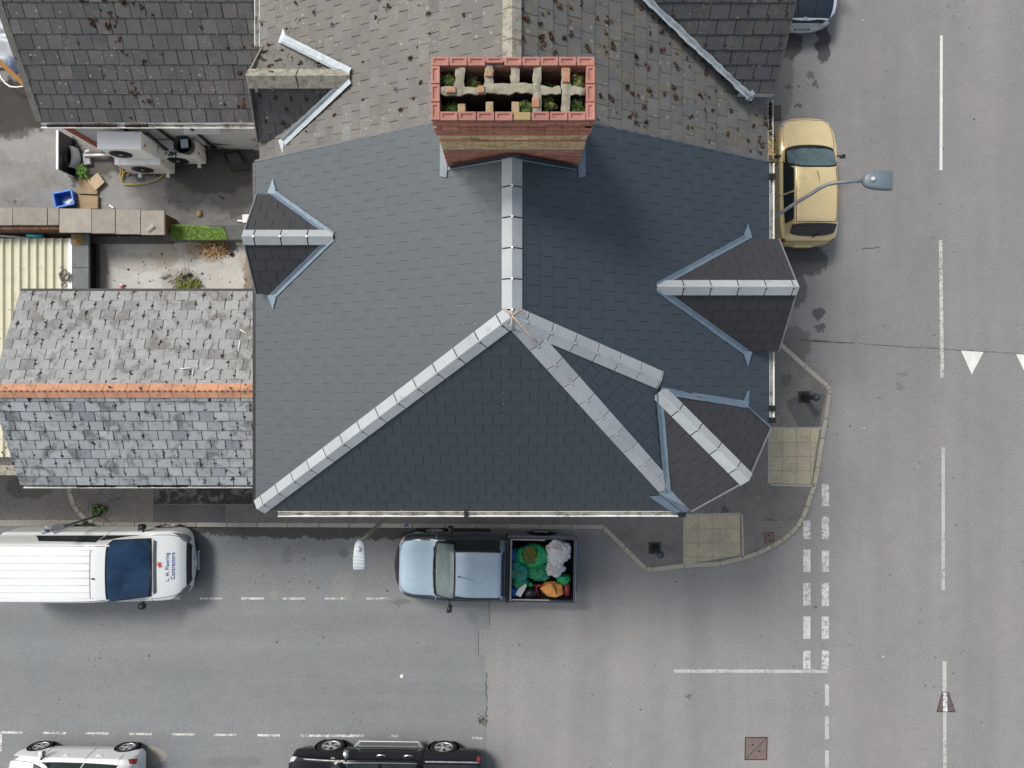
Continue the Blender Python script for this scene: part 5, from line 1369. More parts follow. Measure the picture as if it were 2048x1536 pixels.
mb = MB(); mb.tube([V(a) + V((0, .05, 0)), V(a) + V((0, .0, 0))], .0355, 12); mb.v = [v for v in mb.v]; ob('label_band', mb, M_white, None); bpy.data.objects['label_band'].parent = c_; bpy.data.objects['label_band'].matrix_parent_inverse = Matrix.Translation(-c_.location)
mb = MB(); mb.prism([tuple(PD(x, y).to_2d()) for x, y in ((382, 590), (382, 579), (388, 577.5), (402, 582), (408, 590))], 3.02, 3.06); solo('turquoise_sheet', mb, mat('turquoise_sheet', (.04, .42, .38), .5), 'corner of a turquoise plastic sheet at the pale roof edge', 'plastic sheet')
mb = MB(); mb.tube([PD(323, 556, 3.05), PD(331, 552, 3.05), PD(341, 549, 3.05)], [.03, .02, .012], 8); solo('grey_bottle', mb, mat('grey_bottle', (.2, .19, .18), .4), 'small grey bottle on the pale screed left of the broom', 'bottle')
mb = MB()
for i in range(40):
    x, y = rr.uniform(205, 505), rr.uniform(490, 582); mb.blob(PD(x, y, 3.01), (rr.uniform(.01, .03),) * 2 + (.012,), i, .5, 2, 6, 4, rr.choice((.3, .3, 3.0, 4)))
struct('terrace_grit', mb, mat('grit', (.15, .14, .13), .9, tint=True), kind='stuff')
mb = MB(); mb.lathe(PD(464, 509, 3.0), [(.05, .0), (.06, .03), (.035, .03), (.03, .0)], 14); solo('black_ring', mb, M_black, 'small black rubber ring on the pale screed', 'ring')
# cream spatula left on the coping
mb = MB(); a, b = P(293, 461, 3.96), P(305, 451, 3.96); d = b - a; Mx = Matrix.Translation((a + b) / 2) @ d.to_track_quat('X', 'Z').to_matrix().to_4x4(); mb.box(None, (d.length, .035, .02), M=Mx); mb.box(None, (d.length * .4, .06, .016), M=Mx @ Matrix.Translation((d.length * .4, 0, .001))); solo('trowel', mb, mat('trowel_grey', (.42, .40, .37), .6), 'old grey trowel lying on the end coping slab', 'trowel')

# ================================================================== STREET LAMPS AND SIGN
M_galv = mat('galvanised_arm', (.24, .26, .27), .5, .5, metal=.4, ns=6, na=.2)
def lamp(label, wall, pts, head, hdir, L, W, m_head, m_arm, algae=None, ribs=6):
    t = thing('street_lamp', label, 'street lamp', wall, group='wall mounted street lamps')
    mb = MB(); mb.box(wall, (.09, .3, .4) if abs(pts[0].x) > 4 else (.3, .09, .4)); ob('wall_bracket', mb, m_arm, t)
    mb = MB(); mb.tube(pts, .038, 12); ob('arm', mb, m_arm, t)
    d = V(hdir).normalized(); s = V((-d.y, d.x, 0))
    Mx = Matrix((( d.x, s.x, 0, head.x), (d.y, s.y, 0, head.y), (0, 0, 1, head.z), (0, 0, 0, 1)))
    prof = [(-.5, .20, .03), (-.42, .62, .06), (-.3, .80, .085), (-.1, .92, .10), (.12, .98, .095), (.3, 1.0, .08), (.46, .99, .065), (.5, .96, .04)]
    vs = []; n = 12
    for x, w, h in prof:
        for k in range(n):
            a = 2 * math.pi * k / n; c_, s_ = math.cos(a), math.sin(a)
            sq = lambda v: math.copysign(abs(v) ** .6, v)
            vs.append(Mx @ V((x * L, sq(c_) * w * W / 2, (sq(s_) * h if s_ > 0 else sq(s_) * .035))))
    mb = MB(); mb.add(vs, [(i * n + k, i * n + (k + 1) % n, (i + 1) * n + (k + 1) % n, (i + 1) * n + k) for i in range(len(prof) - 1) for k in range(n)] + [tuple(range(n - 1, -1, -1)), tuple(range((len(prof) - 1) * n, len(prof) * n))], 1.0, True)
    hd = ob('lantern', mb, m_head, t)
    rb = MB()
    for i in range(ribs):
        x = L * (.02 + .45 * i / ribs); rb.box(None, (.016, W * .92, .02), M=Mx @ Matrix.Translation((x, 0, .098 - .03 * max(0, x / L - .1))))
    ob('cooling_fins', rb, m_head, hd, bevel=.005)
    mb = MB(); mb.lathe(None, [(.05, 0), (.05, .03), (.035, .06), (.001, .07)], 16, M=Mx @ Matrix.Translation((-.22 * L, 0, .085))); ob('photocell', mb, mat('photocell', (.62, .65, .66), .3), hd)
    mb = MB(); mb.box(None, (L * .5, W * .7, .01), M=Mx @ Matrix.Translation((.2 * L, 0, -.04))); ob('glass', mb, M_glass, hd)
    return t
zl = 6.15
pts = [V((4.5, 2.86, 5.3)), P(1545, 437, 5.45), P(1585, 410, 5.65), P(1622, 388, 5.85), P(1640, 376, 5.95), P(1655, 369, 6.02), P(1672, 365.5, 6.08), P(1700, 363, 6.13), P(1727, 361.5, 6.15)]
lamp('blue grey lantern on curved arm over the gold hatchback', V((4.55, 2.86, 5.3)), pts, P(1754, 361, zl), (1, 0, 0), .60, .42, mat('lantern_bluegrey', (.16, .205, .24), .45, .5, ns=5, na=.1), M_galv)
pts = [V((-2.45, -2.1, 5.3)), P(778, 1030, 5.5), P(760, 1046, 5.7), P(738, 1068, 5.95), P(724, 1082, 6.1)]
lamp('pale grey lantern on mossy arm in front of the light blue pickup', V((-2.45, -2.15, 5.3)), pts, P(719.5, 1109, zl), (0, -1, 0), .60, .265, mat('lantern_pale', (.50, .55, .58), .4, .5, ns=4, na=.06), mat('mossy_arm', (.22, .23, .22), .6, .4, ns=5, na=.2, dirt=(.17, .15, .05), dirt_s=4, dirt_t=(.4, .6)), ribs=4)
mb = MB(); mb.tube([V((4.5, 3.2, 5.9)), V((4.6, 3.2, 5.9))], .01, 5)
# parking sign
sp = thing('parking_sign', 'grey post with white parking plate leaning over the white van', 'sign', P(203, 1029, .11))
b0 = P(203, 1029, .11)
mb = MB(); mb.tube([b0, b0 + V((0, 0, 2.62))], .03, 10); ob('post', mb, mat('sign_post', (.16, .175, .19), .5, .5, metal=.3), sp)
ax = V((.25, -.21, 0)).normalized(); nn_ = V((ax.y, -ax.x, 0))
if nn_.dot(V((0, 0, 0)) - b0) < 0: nn_ = -nn_
Mx = Matrix(((ax.x, nn_.x, 0, b0.x + nn_.x * .045), (ax.y, nn_.y, 0, b0.y + nn_.y * .045), (0, 0, 1, 0), (0, 0, 0, 1)))
Mx = Mx @ Matrix.Translation((0, 0, 0))
M_plate = mat('sign_plate', (.82, .82, .85), .45, .5)
mb = MB(); mb.box(None, (.33, .012, .52), M=Mx @ Matrix.Translation((0, 0, 2.24))); pl_o = ob('plate', mb, M_plate, sp, bevel=.004)
mb = MB()
for i in range(9): mb.box(None, (.012, .006, .17), M=Mx @ Matrix.Translation((0, -.008, 2.69)) @ Matrix.Translation((-.055 + i * .0138, 0, 0)))
mb = MB(); mb.box(None, (.14, .012, .16), M=Mx @ Matrix.Translation((0, 0, 2.59))); mb.lathe(None, [(.07, -.006), (.07, .006)], 18, M=Mx @ Matrix.Translation((0, 0, 2.67)) @ Matrix.Rotation(rad(90), 4, 'X')); ob('symbol_plate', mb, M_plate, sp)
M_ink = mat('sign_ink', (.05, .06, .10), .6)
mb = MB()
mb.box(None, (.07, .006, .15), M=Mx @ Matrix.Translation((0, .009, 2.60))); ob('symbol', mb, mat('sign_blue', (.12, .16, .3), .5), sp)
mb = MB()
for i in range(6): mb.box(None, (.22 - .03 * (i % 2), .004, .012), M=Mx @ Matrix.Translation((0, .009, 2.06 + i * .055)))
mb.box(None, (.07, .004, .05), M=Mx @ Matrix.Translation((.02, .009, 2.42))); ob('lettering', mb, M_ink, sp)
mb = MB(); mb.box(b0 + V((0.03, .0, .004)), (.14, .12, .06), .2); ob('post_foot', mb, mat('foot_mix', (.42, .3, .3), .8, .3, ns=30, na=.6), sp, bevel=.01)
# ================================================================== VEHICLES  (local frame: x forward, y left, z up)
def slopes1(a):
    d = a[1:] - a[:-1]; m = np.zeros_like(a)
    p, q = d[:-1], d[1:]
    den = p + q; den = np.where(np.abs(den) < 1e-9, 1e-9, den)
    m[1:-1] = np.where(p * q > 0, 2 * p * q / den, 0)
    m[0] = d[0]; m[-1] = d[-1]
    return m
def herm(a, m, t):
    i = int(min(max(math.floor(t), 0), len(a) - 2)); s = t - i
    s2, s3 = s * s, s * s * s
    return a[i] * (2 * s3 - 3 * s2 + 1) + m[i] * (s3 - 2 * s2 + s) + a[i + 1] * (-2 * s3 + 3 * s2) + m[i + 1] * (s3 - s2)

class Shell:
    """body skin lofted through cross sections; S(u, w): u = station index, w = 0 right sill .. 12 left sill over the roof"""
    def __init__(s, st):
        A = []
        for x, p in st:
            half = [(x, -y, z) for y, z in p]
            A.append(half + [(x, y, z) for y, z in p[:-1][::-1]])
        s.A = np.array(A); s.m = slopes1(s.A); s.N = len(A); s.K = s.A.shape[1]
        s.D = 24                          # dense lookup grid for the skin, read bilinearly
        rows = []
        for i in range((s.N - 1) * s.D + 1):
            r = herm(s.A, s.m, i / s.D); mr = slopes1(r)
            rows.append([herm(r, mr, j / s.D) for j in range((s.K - 1) * s.D + 1)])
        s.G = np.array(rows)
    def S(s, u, w):
        a = min(max(u, 0), s.N - 1) * s.D; b = min(max(w, 0), s.K - 1) * s.D
        i = min(int(a), s.G.shape[0] - 2); j = min(int(b), s.G.shape[1] - 2); p, q = a - i, b - j
        g = s.G
        return V((g[i, j] * (1 - p) + g[i + 1, j] * p) * (1 - q) + (g[i, j + 1] * (1 - p) + g[i + 1, j + 1] * p) * q)
    def n(s, u, w):
        e = .05
        a = s.S(u + e, w) - s.S(u - e, w); b = s.S(u, w + e) - s.S(u, w - e)
        k = b.cross(a); k.normalize()
        q = s.S(u, w); o = q - V((q.x, 0, .55))
        return -k if k.dot(o) < 0 else k
    def grid(s, holes=(), R_=.35, zc=.3):
        """the skin, with round wheel openings cut into its lower sides"""
        mb = MB(); du, dw = 2, 2
        ui = list(range(0, s.G.shape[0], du)); wi = list(range(0, s.G.shape[1], dw))
        # finer stations near the wheels
        xs = s.G[:, s.D, 0]
        ui = sorted(set(ui) | {i for i in range(s.G.shape[0]) for h in holes if abs(xs[i] - h) < R_ * 1.3})
        fine = []
        for a, b in zip(ui, ui[1:]):
            L = abs(xs[a] - xs[b]); n = max(1, int(L / .03)) if any(min(abs(xs[a] - h), abs(xs[b] - h)) < R_ * 1.3 or (xs[a] - h) * (xs[b] - h) < 0 for h in holes) else 1
            fine += [(a + (b - a) * k / n) / s.D for k in range(n)]
        fine.append((s.G.shape[0] - 1) / s.D)
        ws = sorted(set(w / s.D for w in wi) | {k / 12 for k in range(0, 25)} | {12 - k / 12 for k in range(0, 25)})
        vs = [s.S(u, w) for u in fine for w in ws]; k = len(ws)
        inside = {}
        if holes:
            for idx, v in enumerate(vs):
                w = ws[idx % k]
                if 2.3 < w < 9.7: continue
                for h in holes:
                    if (v.x - h) ** 2 + (v.z - zc) ** 2 < R_ * R_: inside[idx] = h
        fs = []
        for i in range(len(fine) - 1):
            for j in range(k - 1):
                f = (i * k + j, i * k + j + 1, (i + 1) * k + j + 1, (i + 1) * k + j)
                if sum(q in inside for q in f) >= 4: continue
                fs.append(f)
        used = {q for f in fs for q in f}
        for idx, h in inside.items():
            if idx in used:
                v = vs[idx]; d = V((v.x - h, 0, v.z - zc)); L = d.length or 1
                vs[idx] = V((h + d.x / L * R_, v.y, zc + d.z / L * R_))
        mb.add(vs, fs, 1.0, True)
        mb.f.append(list(range(k))); mb.t.append(1.0); mb.sm.append(False)
        mb.f.append([(len(fine) - 1) * k + j for j in range(k - 1, -1, -1)]); mb.t.append(1.0); mb.sm.append(False)
        return mb
    def patch(s, mb, c, off=.006, n=10, m=10, smooth=True, tint=1.0):
        vs = []
        for i in range(n + 1):
            for j in range(m + 1):
                a, b = i / n, j / m
                u = (c[0][0] * (1 - a) + c[1][0] * a) * (1 - b) + (c[3][0] * (1 - a) + c[2][0] * a) * b
                w = (c[0][1] * (1 - a) + c[1][1] * a) * (1 - b) + (c[3][1] * (1 - a) + c[2][1] * a) * b
                vs.append(s.S(u, w) + s.n(u, w) * off)
        k = m + 1
        mb.add(vs, [(i * k + j, (i + 1) * k + j, (i + 1) * k + j + 1, i * k + j + 1) for i in range(n) for j in range(m)], tint, smooth)
    def patchc(s, mb, w0, w1, u0f, u1f, off=.01, n=16, m=8):
        """skin patch whose front and rear edges are curves u(w)"""
        vs = []
        for i in range(n + 1):
            w = w0 + (w1 - w0) * i / n; a, b = u0f(w), u1f(w)
            for j in range(m + 1):
                u = a + (b - a) * j / m; vs.append(s.S(u, w) + s.n(u, w) * off)
        k = m + 1
        mb.add(vs, [(i * k + j, i * k + j + 1, (i + 1) * k + j + 1, (i + 1) * k + j) for i in range(n) for j in range(m)], 1.0, True)
    def seam(s, mb, pts, width=.012, off=.004, n=8):
        L = []
        for i in range(len(pts) - 1):
            for k in range(n + (i == len(pts) - 2)):
                t = k / n; L.append((pts[i][0] * (1 - t) + pts[i + 1][0] * t, pts[i][1] * (1 - t) + pts[i + 1][1] * t))
        P3 = [(s.S(*q) + s.n(*q) * off, s.n(*q)) for q in L]; vs = []
        for i, (p, n_) in enumerate(P3):
            d = P3[min(i + 1, len(P3) - 1)][0] - P3[max(0, i - 1)][0]
            if d.length < 1e-6: d = V((1, 0, 0))
            e = d.normalized().cross(n_).normalized() * width / 2
            vs += [p - e, p + e]
        mb.add(vs, [(2 * i, 2 * i + 1, 2 * i + 3, 2 * i + 2) for i in range(len(P3) - 1)], 1.0, True)

def prof(yb, zb, ym, zm, ys, zs, yg, zg, yr, zr, zc):
    return [(yb, zb), (ym, zm), (ys, zs), (yg, zg), (yr, zr), (yr * .55, zr + (zc - zr) * .75), (0, zc)]
def mirror(c): return [(u, 12 - w) for u, w in c]

M_cglass = mat('car_glass', (.018, .026, .03), .05, .7, ns=3, na=.4, rvar=.02)
M_teal = mat('windscreen_teal', (.10, .16, .175), .07, .7, ns=2.5, na=.45, rvar=.03)
M_bluegl = mat('windscreen_blue', (.022, .055, .115), .06, .7, ns=2.2, na=.5, rvar=.03)
M_greygl = mat('windscreen_grey', (.17, .215, .21), .10, .6, ns=2.5, na=.3, rvar=.04)
M_trim = mat('black_trim', (.014, .015, .017), .45, .5, ns=8, na=.2)
M_gap = mat('panel_shadow', (.008, .008, .008), .9, .1)
M_tyre = mat('tyre_rubber', (.018, .018, .019), .85, .3, ns=12, na=.3)
M_alloy = mat('alloy', (.55, .56, .58), .35, .5, metal=.7)
M_chrome = mat('chrome', (.75, .76, .78), .15, .5, metal=.9, rvar=.05)
M_head = mat('headlamp_glass', (.45, .48, .50), .12, .6, ns=20, na=.35, rvar=.05)
M_headd = mat('headlamp_smoked', (.16, .17, .17), .12, .6, ns=20, na=.5, rvar=.05)
M_red = mat('tail_lamp_red', (.42, .02, .02), .15, .6, ns=14, na=.3, rvar=.05)
M_amber = mat('indicator_amber', (.7, .22, .03), .2, .6)
M_platew = mat('number_plate_white', (.72, .72, .70), .5)

def wheel(parent, x, y, r, wdt, spokes=5, rim_r=.68, alloy=None):
    sgn = 1 if y > 0 else -1
    Mx = Matrix.Translation((x, y, r)) @ Matrix.Rotation(rad(-90 * sgn), 4, 'X')      # local +z points outwards
    t = MB(); t.lathe(caps=False, c=None, prof=[(r * rim_r, -wdt), (r * .93, -wdt), (r, -wdt * .85), (r, -wdt * .15), (r * .985, -.01), (r * .9, .006), (r * (rim_r + .04), .002), (r * rim_r, -.015), (r * rim_r, -wdt)], n=36, M=Mx)
    tr = MB(); hub = ob('wheel', t, M_tyre, parent, local=True)
    g = MB(); g.lathe(None, [(r * rim_r * .91, -.02), (r * rim_r * .88, -.07), (.001, -.075)], 30, M=Mx, tint=.06, caps=False)
    for k in range(spokes):
        for dd in ((-.13, .13) if spokes == 5 else (0,)):
            a = 6.2832 * k / spokes + dd; b = 6.2832 * k / spokes + dd * .5
            p, q = V((r * rim_r * .14 * math.cos(b), r * rim_r * .14 * math.sin(b), -.004)), V((r * rim_r * .93 * math.cos(a), r * rim_r * .93 * math.sin(a), -.012))
            d = q - p; s_ = V((-d.y, d.x, 0)).normalized() * r * .05
            g.add([Mx @ v for v in (p - s_, p + s_, q + s_ * 1.3, q - s_ * 1.3, p - s_ - V((0, 0, .03)), p + s_ - V((0, 0, .03)), q + s_ * 1.3 - V((0, 0, .03)), q - s_ * 1.3 - V((0, 0, .03)))], [(0, 1, 2, 3), (0, 4, 5, 1), (1, 5, 6, 2), (2, 6, 7, 3), (3, 7, 4, 0)], 1.0)
    g.lathe(None, [(r * rim_r * 1.0, -.004), (r * rim_r * .97, .004), (r * rim_r * .93, -.004), (r * rim_r * .91, -.02)], 30, M=Mx, caps=False); g.lathe(None, [(r * .14, -.03), (r * .14, 0), (.001, .004)], 16, M=Mx)
    am, nt_, b_ = None, None, None
    ob('rim', g, alloy or M_alloyt, hub, local=True)
    return hub
M_alloyt = mat('alloy_tinted', (.55, .56, .58), .35, .5, metal=.5, tint=True)

def mirror_part(parent, x, y, z, m, L=.16, arm=.1, size=(.10, .2, .13), rot=0):
    s = 1 if y > 0 else -1
    mb = MB(); mb.blob((0, 0, 0), (size[0], size[1] / 2, size[2] / 2), 1, .0, 1, 14, 9)
    mb.v = [Matrix.Translation((x, y + s * (arm + size[1] / 2), z)) @ Matrix.Rotation(s * rot, 4, 'Z') @ v for v in mb.v]
    o = ob('wing_mirror', mb, m, parent, local=True)
    mb = MB(); mb.tube([V((x + .02, y - s * .03, z - .02)), V((x, y + s * (arm + .05), z - .02))], .025, 8); ob('arm', mb, M_trim, o, local=True)
    mb = MB(); mb.box((x - size[0] * .85, y + s * (arm + size[1] / 2), z), (.02, size[1] * .8, size[2] * .75)); ob('glass', mb, M_cglass, o, local=True)
    return o

def vehicle(name, label, cat, loc, rz, st, body_m, wheels, wr, ww, parts, seams, track=None, alloy=None, spokes=5, body_name='body', holes=True):
    t = thing(name, label, cat, loc, rz)
    sh = Shell(st)
    bo = ob(body_name, sh.grid(wheels, wr * 1.14, wr), body_m, t, local=True)
    for s_ in seams:
        pg = MB(); sh.seam(pg, *s_) if isinstance(s_, tuple) else sh.seam(pg, s_)
        ob('panel_gap', pg, M_gap, t, local=True)
    made = {}
    for nm, m, polys, *rest in parts:
        off = rest[0] if rest else .006
        for c in polys:
            mb = MB(); sh.patch(mb, c, off)
            made.setdefault(nm, []).append(ob(nm, mb, m, t, local=True))
    for x in wheels:
        for s in (-1, 1):
            # housing liner inside the opening, then the wheel
            q = None
            for i in range(sh.G.shape[0]):
                if sh.G[i, sh.D, 0] <= x: q = abs(sh.G[i, sh.D, 1]); break
            yo = (q or track) - .012
            Mx = Matrix.Translation((x, s * yo, wr)) @ Matrix.Rotation(rad(-90 * s), 4, 'X')
            mb = MB(); mb.lathe(None, [(wr * 1.15, -.012), (wr * 1.15, -.34), (.001, -.34)], 30, M=Mx, caps=False); ob('wheel_housing', mb, M_gap, t, local=True)
            wheel(t, x, s * yo, wr, ww, spokes, alloy=alloy)
    return t, sh, made

# ---------------------------------------------------------------- gold hatchback
M_gold = paint('gold_paint', (.98, .765, .40), .30, .28, dirt=(.40, .30, .15), dt=(.66, .88))
gold_st = [
    (1.765, prof(.26, .30, .30, .42, .29, .55, .26, .595, .17, .61, .615)),
    (1.73, prof(.44, .26, .49, .43, .47, .58, .42, .63, .28, .645, .65)),
    (1.63, prof(.62, .22, .67, .45, .64, .63, .57, .69, .39, .71, .72)),
    (1.40, prof(.73, .20, .77, .48, .74, .71, .66, .78, .45, .81, .825)),
    (1.0, prof(.75, .20, .81, .50, .79, .80, .69, .875, .48, .90, .92)),
    (.82, prof(.75, .20, .81, .50, .80, .83, .70, .90, .52, .945, .965)),
    (.16, prof(.75, .20, .81, .52, .80, .88, .725, .96, .545, 1.40, 1.455)),
    (-.45, prof(.75, .20, .81, .52, .80, .90, .725, .97, .56, 1.44, 1.495)),
    (-1.18, prof(.75, .20, .81, .52, .795, .91, .71, .98, .555, 1.40, 1.45)),
    (-1.30, prof(.75, .21, .80, .52, .785, .91, .70, .98, .55, 1.36, 1.40)),
    (-1.58, prof(.70, .22, .76, .50, .73, .88, .67, .93, .55, .985, 1.00)),
    (-1.68, prof(.62, .25, .68, .48, .65, .74, .59, .80, .48, .84, .85)),
    (-1.73, prof(.50, .30, .55, .46, .52, .58, .47, .62, .36, .65, .66)),
    (-1.75, prof(.36, .34, .40, .46, .38, .54, .34, .57, .26, .59, .60))]
gc = P(1609, 366, 0); gx = (7.30 + 8.93) / 2; gy = (7.34 + 3.86) / 2
gt, gsh, gm = vehicle('gold_hatchback', 'dusty gold hatchback parked under the lamp arm by the dark roof', 'car', (gx, gy, 0), rad(90), gold_st, M_gold, (1.10, -1.12), .285, .18,
    [('side_window', M_cglass, [[(5.55, 3.06), (6.95, 3.06), (6.95, 3.86), (6.0, 3.86)], [(7.03, 3.06), (8.5, 3.2), (8.0, 3.86), (7.03, 3.86)],
                                mirror([(5.55, 3.06), (6.95, 3.06), (6.95, 3.86), (6.0, 3.86)]), mirror([(7.03, 3.06), (8.5, 3.2), (8.0, 3.86), (7.03, 3.86)])], .010),
     ('headlight', M_head, [[(1.2, 2.05), (2.75, 2.1), (2.6, 3.0), (1.5, 3.3)], mirror([(1.2, 2.05), (2.75, 2.1), (2.6, 3.0), (1.5, 3.3)])], .010),
     ('tail_light', M_red, [[(10.3, 1.75), (11.1, 1.75), (11.1, 2.9), (10.3, 2.9)], mirror([(10.3, 1.75), (11.1, 1.75), (11.1, 2.9), (10.3, 2.9)])], .010)],
    [[(1.8, 2.95), (4.2, 3.0), (5.0, 3.15)], mirror([(1.8, 2.95), (4.2, 3.0), (5.0, 3.15)]), [(1.7, 3.0), (1.3, 6), (1.7, 9.0)],
     ([(5.98, 4.12), (7, 4.1), (8.75, 4.1)], .016, .008), (mirror([(5.98, 4.12), (7, 4.1), (8.75, 4.1)]), .016, .008), ([(8.75, 4.1), (8.78, 7.9)], .014, .008),
     [(5.6, 1.0), (5.6, 2.9)], [(7.0, .4), (7.0, 3.0)], mirror([(5.6, 1.0), (5.6, 2.9)]), mirror([(7.0, .4), (7.0, 3.0)]), ([(11, 2.0), (11.05, 6), (11, 10.0)], .014)], track=.80)
def curved(parent, sh, nm, m, *a, **k):
    mb = MB(); sh.patchc(mb, *a, **k); return ob(nm, mb, m, parent, local=True)
cur = lambda a, c, h: (lambda w: a - c * (1 - ((w - 6) / h) ** 2))
curved(gt, gsh, 'windscreen_surround', M_trim, 3.25, 8.75, cur(5.02, .62, 2.75), lambda w: 5.98 - .25 * (abs(w - 6) / 2.75) ** 4, off=.010)
curved(gt, gsh, 'windscreen', M_teal, 3.5, 8.5, cur(5.22, .22, 2.5), lambda w: 5.93 - .22 * (abs(w - 6) / 2.5) ** 4, off=.018)
curved(gt, gsh, 'rear_window', M_cglass, 3.75, 8.25, lambda w: 8.98 + .12 * (abs(w - 6) / 2.25) ** 2, lambda w: 9.97 - .30 * (abs(w - 6) / 2.25) ** 2, off=.012)
def wiper(parent, sh, pts, w=.018):
    mb = MB(); mb.tube([sh.S(*q) + sh.n(*q) * .03 for q in pts], .011, 6); ob('wiper', mb, M_trim, parent, local=True)
wiper(gt, gsh, [(4.95, 7.0), (5.15, 8.3)]); wiper(gt, gsh, [(4.9, 4.6), (5.0, 6.2)])
mirror_part(gt, .62, .80, .93, M_trim, arm=.03, size=(.055, .17, .12), rot=-.35); mirror_part(gt, .62, -.80, .93, M_trim, arm=.03, size=(.055, .17, .12), rot=-.35)
mb = MB(); q = gsh.S(6.1, 6); mb.tube([q + V((-.02, 0, .01)), q + V((-.30, 0, .16))], .006, 6); ob('aerial', mb, M_trim, gt, local=True)
mb = MB(); mb.box((-1.78, 0, .43), (.012, .5, .10)); ob('number_plate', mb, mat('number_plate_yellow', (.7, .55, .06), .5), gt, local=True)
mb = MB(); mb.prism([(-1.62, -.70), (-1.73, -.50), (-1.775, -.2), (-1.775, .2), (-1.73, .50), (-1.62, .70)], .34, .50); ob('bumper', mb, M_gold, gt, local=True, bevel=.02)
mb = MB(); q = gsh.S(10.3, 6); mb.tube([q + V((0, -.05, .02)), gsh.S(9.7, 5.4) + V((-.02, 0, .03))], .01, 6); ob('wiper', mb, M_trim, gt, local=True)
mb = MB(); mb.lathe((1.715, 0, .60), [(.04, 0), (.04, .01), (.001, .014)], 14, M=Matrix.Translation((1.76, 0, .58)) @ Matrix.Rotation(rad(80), 4, 'Y')); ob('emblem', mb, M_chrome, gt, local=True)

# ---------------------------------------------------------------- white panel van
M_van = paint('white_van_paint', (.76, .78, .775), 0, .3, dirt=(.55, .52, .46), dt=(.68, .9), flake=.02)
van_st = [
    (2.360, prof(.40, .52, .48, .57, .47, .65, .42, .71, .28, .73, .735)),
    (2.300, prof(.68, .46, .73, .56, .72, .73, .63, .81, .42, .84, .85)),
    (2.144, prof(.82, .30, .87, .54, .86, .87, .76, .96, .49, 1.0, 1.01)),
    (1.869, prof(.90, .22, .945, .55, .94, 1.0, .84, 1.08, .54, 1.12, 1.135)),
    (1.55, prof(.91, .22, .95, .55, .945, 1.08, .86, 1.17, .62, 1.21, 1.225)),
    (1.48, prof(.91, .22, .95, .55, .945, 1.09, .86, 1.18, .66, 1.24, 1.255)),
    (.62, prof(.91, .22, .95, .55, .945, 1.14, .875, 1.30, .70, 1.86, 1.90)),
    (.25, prof(.91, .22, .95, .55, .945, 1.14, .88, 1.32, .725, 1.92, 1.955)),
    (-.6, prof(.91, .22, .95, .55, .945, 1.14, .88, 1.32, .735, 1.94, 1.98)),
    (-2.3, prof(.91, .22, .95, .55, .945, 1.14, .88, 1.32, .735, 1.93, 1.97)),
    (-2.52, prof(.90, .25, .93, .55, .93, 1.12, .86, 1.30, .70, 1.86, 1.90)),
    (-2.60, prof(.86, .30, .88, .55, .88, 1.08, .82, 1.26, .64, 1.72, 1.74))]
vl = (-11.19, -4.93, 0)
ws_ = [(5.12, 3.62), (5.96, 3.98), (5.96, 8.02), (5.12, 8.38)]
vt, vsh, vm = vehicle('white_van', 'white panel van with flooring contractor lettering on its bonnet', 'van', vl, rad(0), van_st, M_van, (1.55, -1.38), .33, .22,
    [('side_window', M_cglass, [[(5.4, 3.06), (6.75, 3.06), (6.75, 3.55), (6.1, 3.45)], [(6.95, 3.1), (8.25, 3.1), (8.25, 3.8), (6.95, 3.75)],
                                mirror([(5.4, 3.06), (6.75, 3.06), (6.75, 3.55), (6.1, 3.45)]), mirror([(6.9, 3.1), (8.5, 3.1), (8.35, 3.6), (6.9, 3.7)])], .012),
     ('grille', M_trim, [[(.02, 2.6), (1.25, 3.4), (1.25, 8.6), (.02, 9.4)]], .010),
     ('bonnet_vent', mat('vent_grey', (.07, .075, .085), .6, .4), [[(3.72, 3.7), (4.15, 3.55), (4.15, 8.45), (3.72, 8.3)]], .010),
     ('headlight', M_headd, [[(.6, 1.9), (2.7, 2.55), (1.7, 3.35), (.8, 3.4)], mirror([(.6, 1.9), (2.7, 2.55), (1.7, 3.35), (.8, 3.4)])], .012)],
    [[(1.3, 3.05), (3.0, 3.0), (4.8, 3.1)], mirror([(1.3, 3.05), (3.0, 3.0), (4.8, 3.1)]), ([(7.0, 3.95), (7.0, 8.05)], .014), ([(6.05, 4.02), (7.0, 4.05), (9.8, 4.02)], .012), (mirror([(6.05, 4.02), (7.0, 4.05), (9.8, 4.02)]), .012),
     [(6.8, .4), (6.8, 3.9)], mirror([(6.8, .4), (6.8, 3.9)]), [(5.0, .6), (5.0, 3.0)], [(8.6, .4), (8.6, 3.9)]], track=.93)
curved(vt, vsh, 'windscreen_surround', M_trim, 3.48, 8.52, cur(5.02, .35, 2.8), lambda w: 6.02 - .10 * (abs(w - 6) / 2.8) ** 3, off=.012)
curved(vt, vsh, 'windscreen', M_bluegl, 3.62, 8.38, cur(5.2, .15, 2.6), lambda w: 5.95 - .10 * (abs(w - 6) / 2.6) ** 3, off=.022)
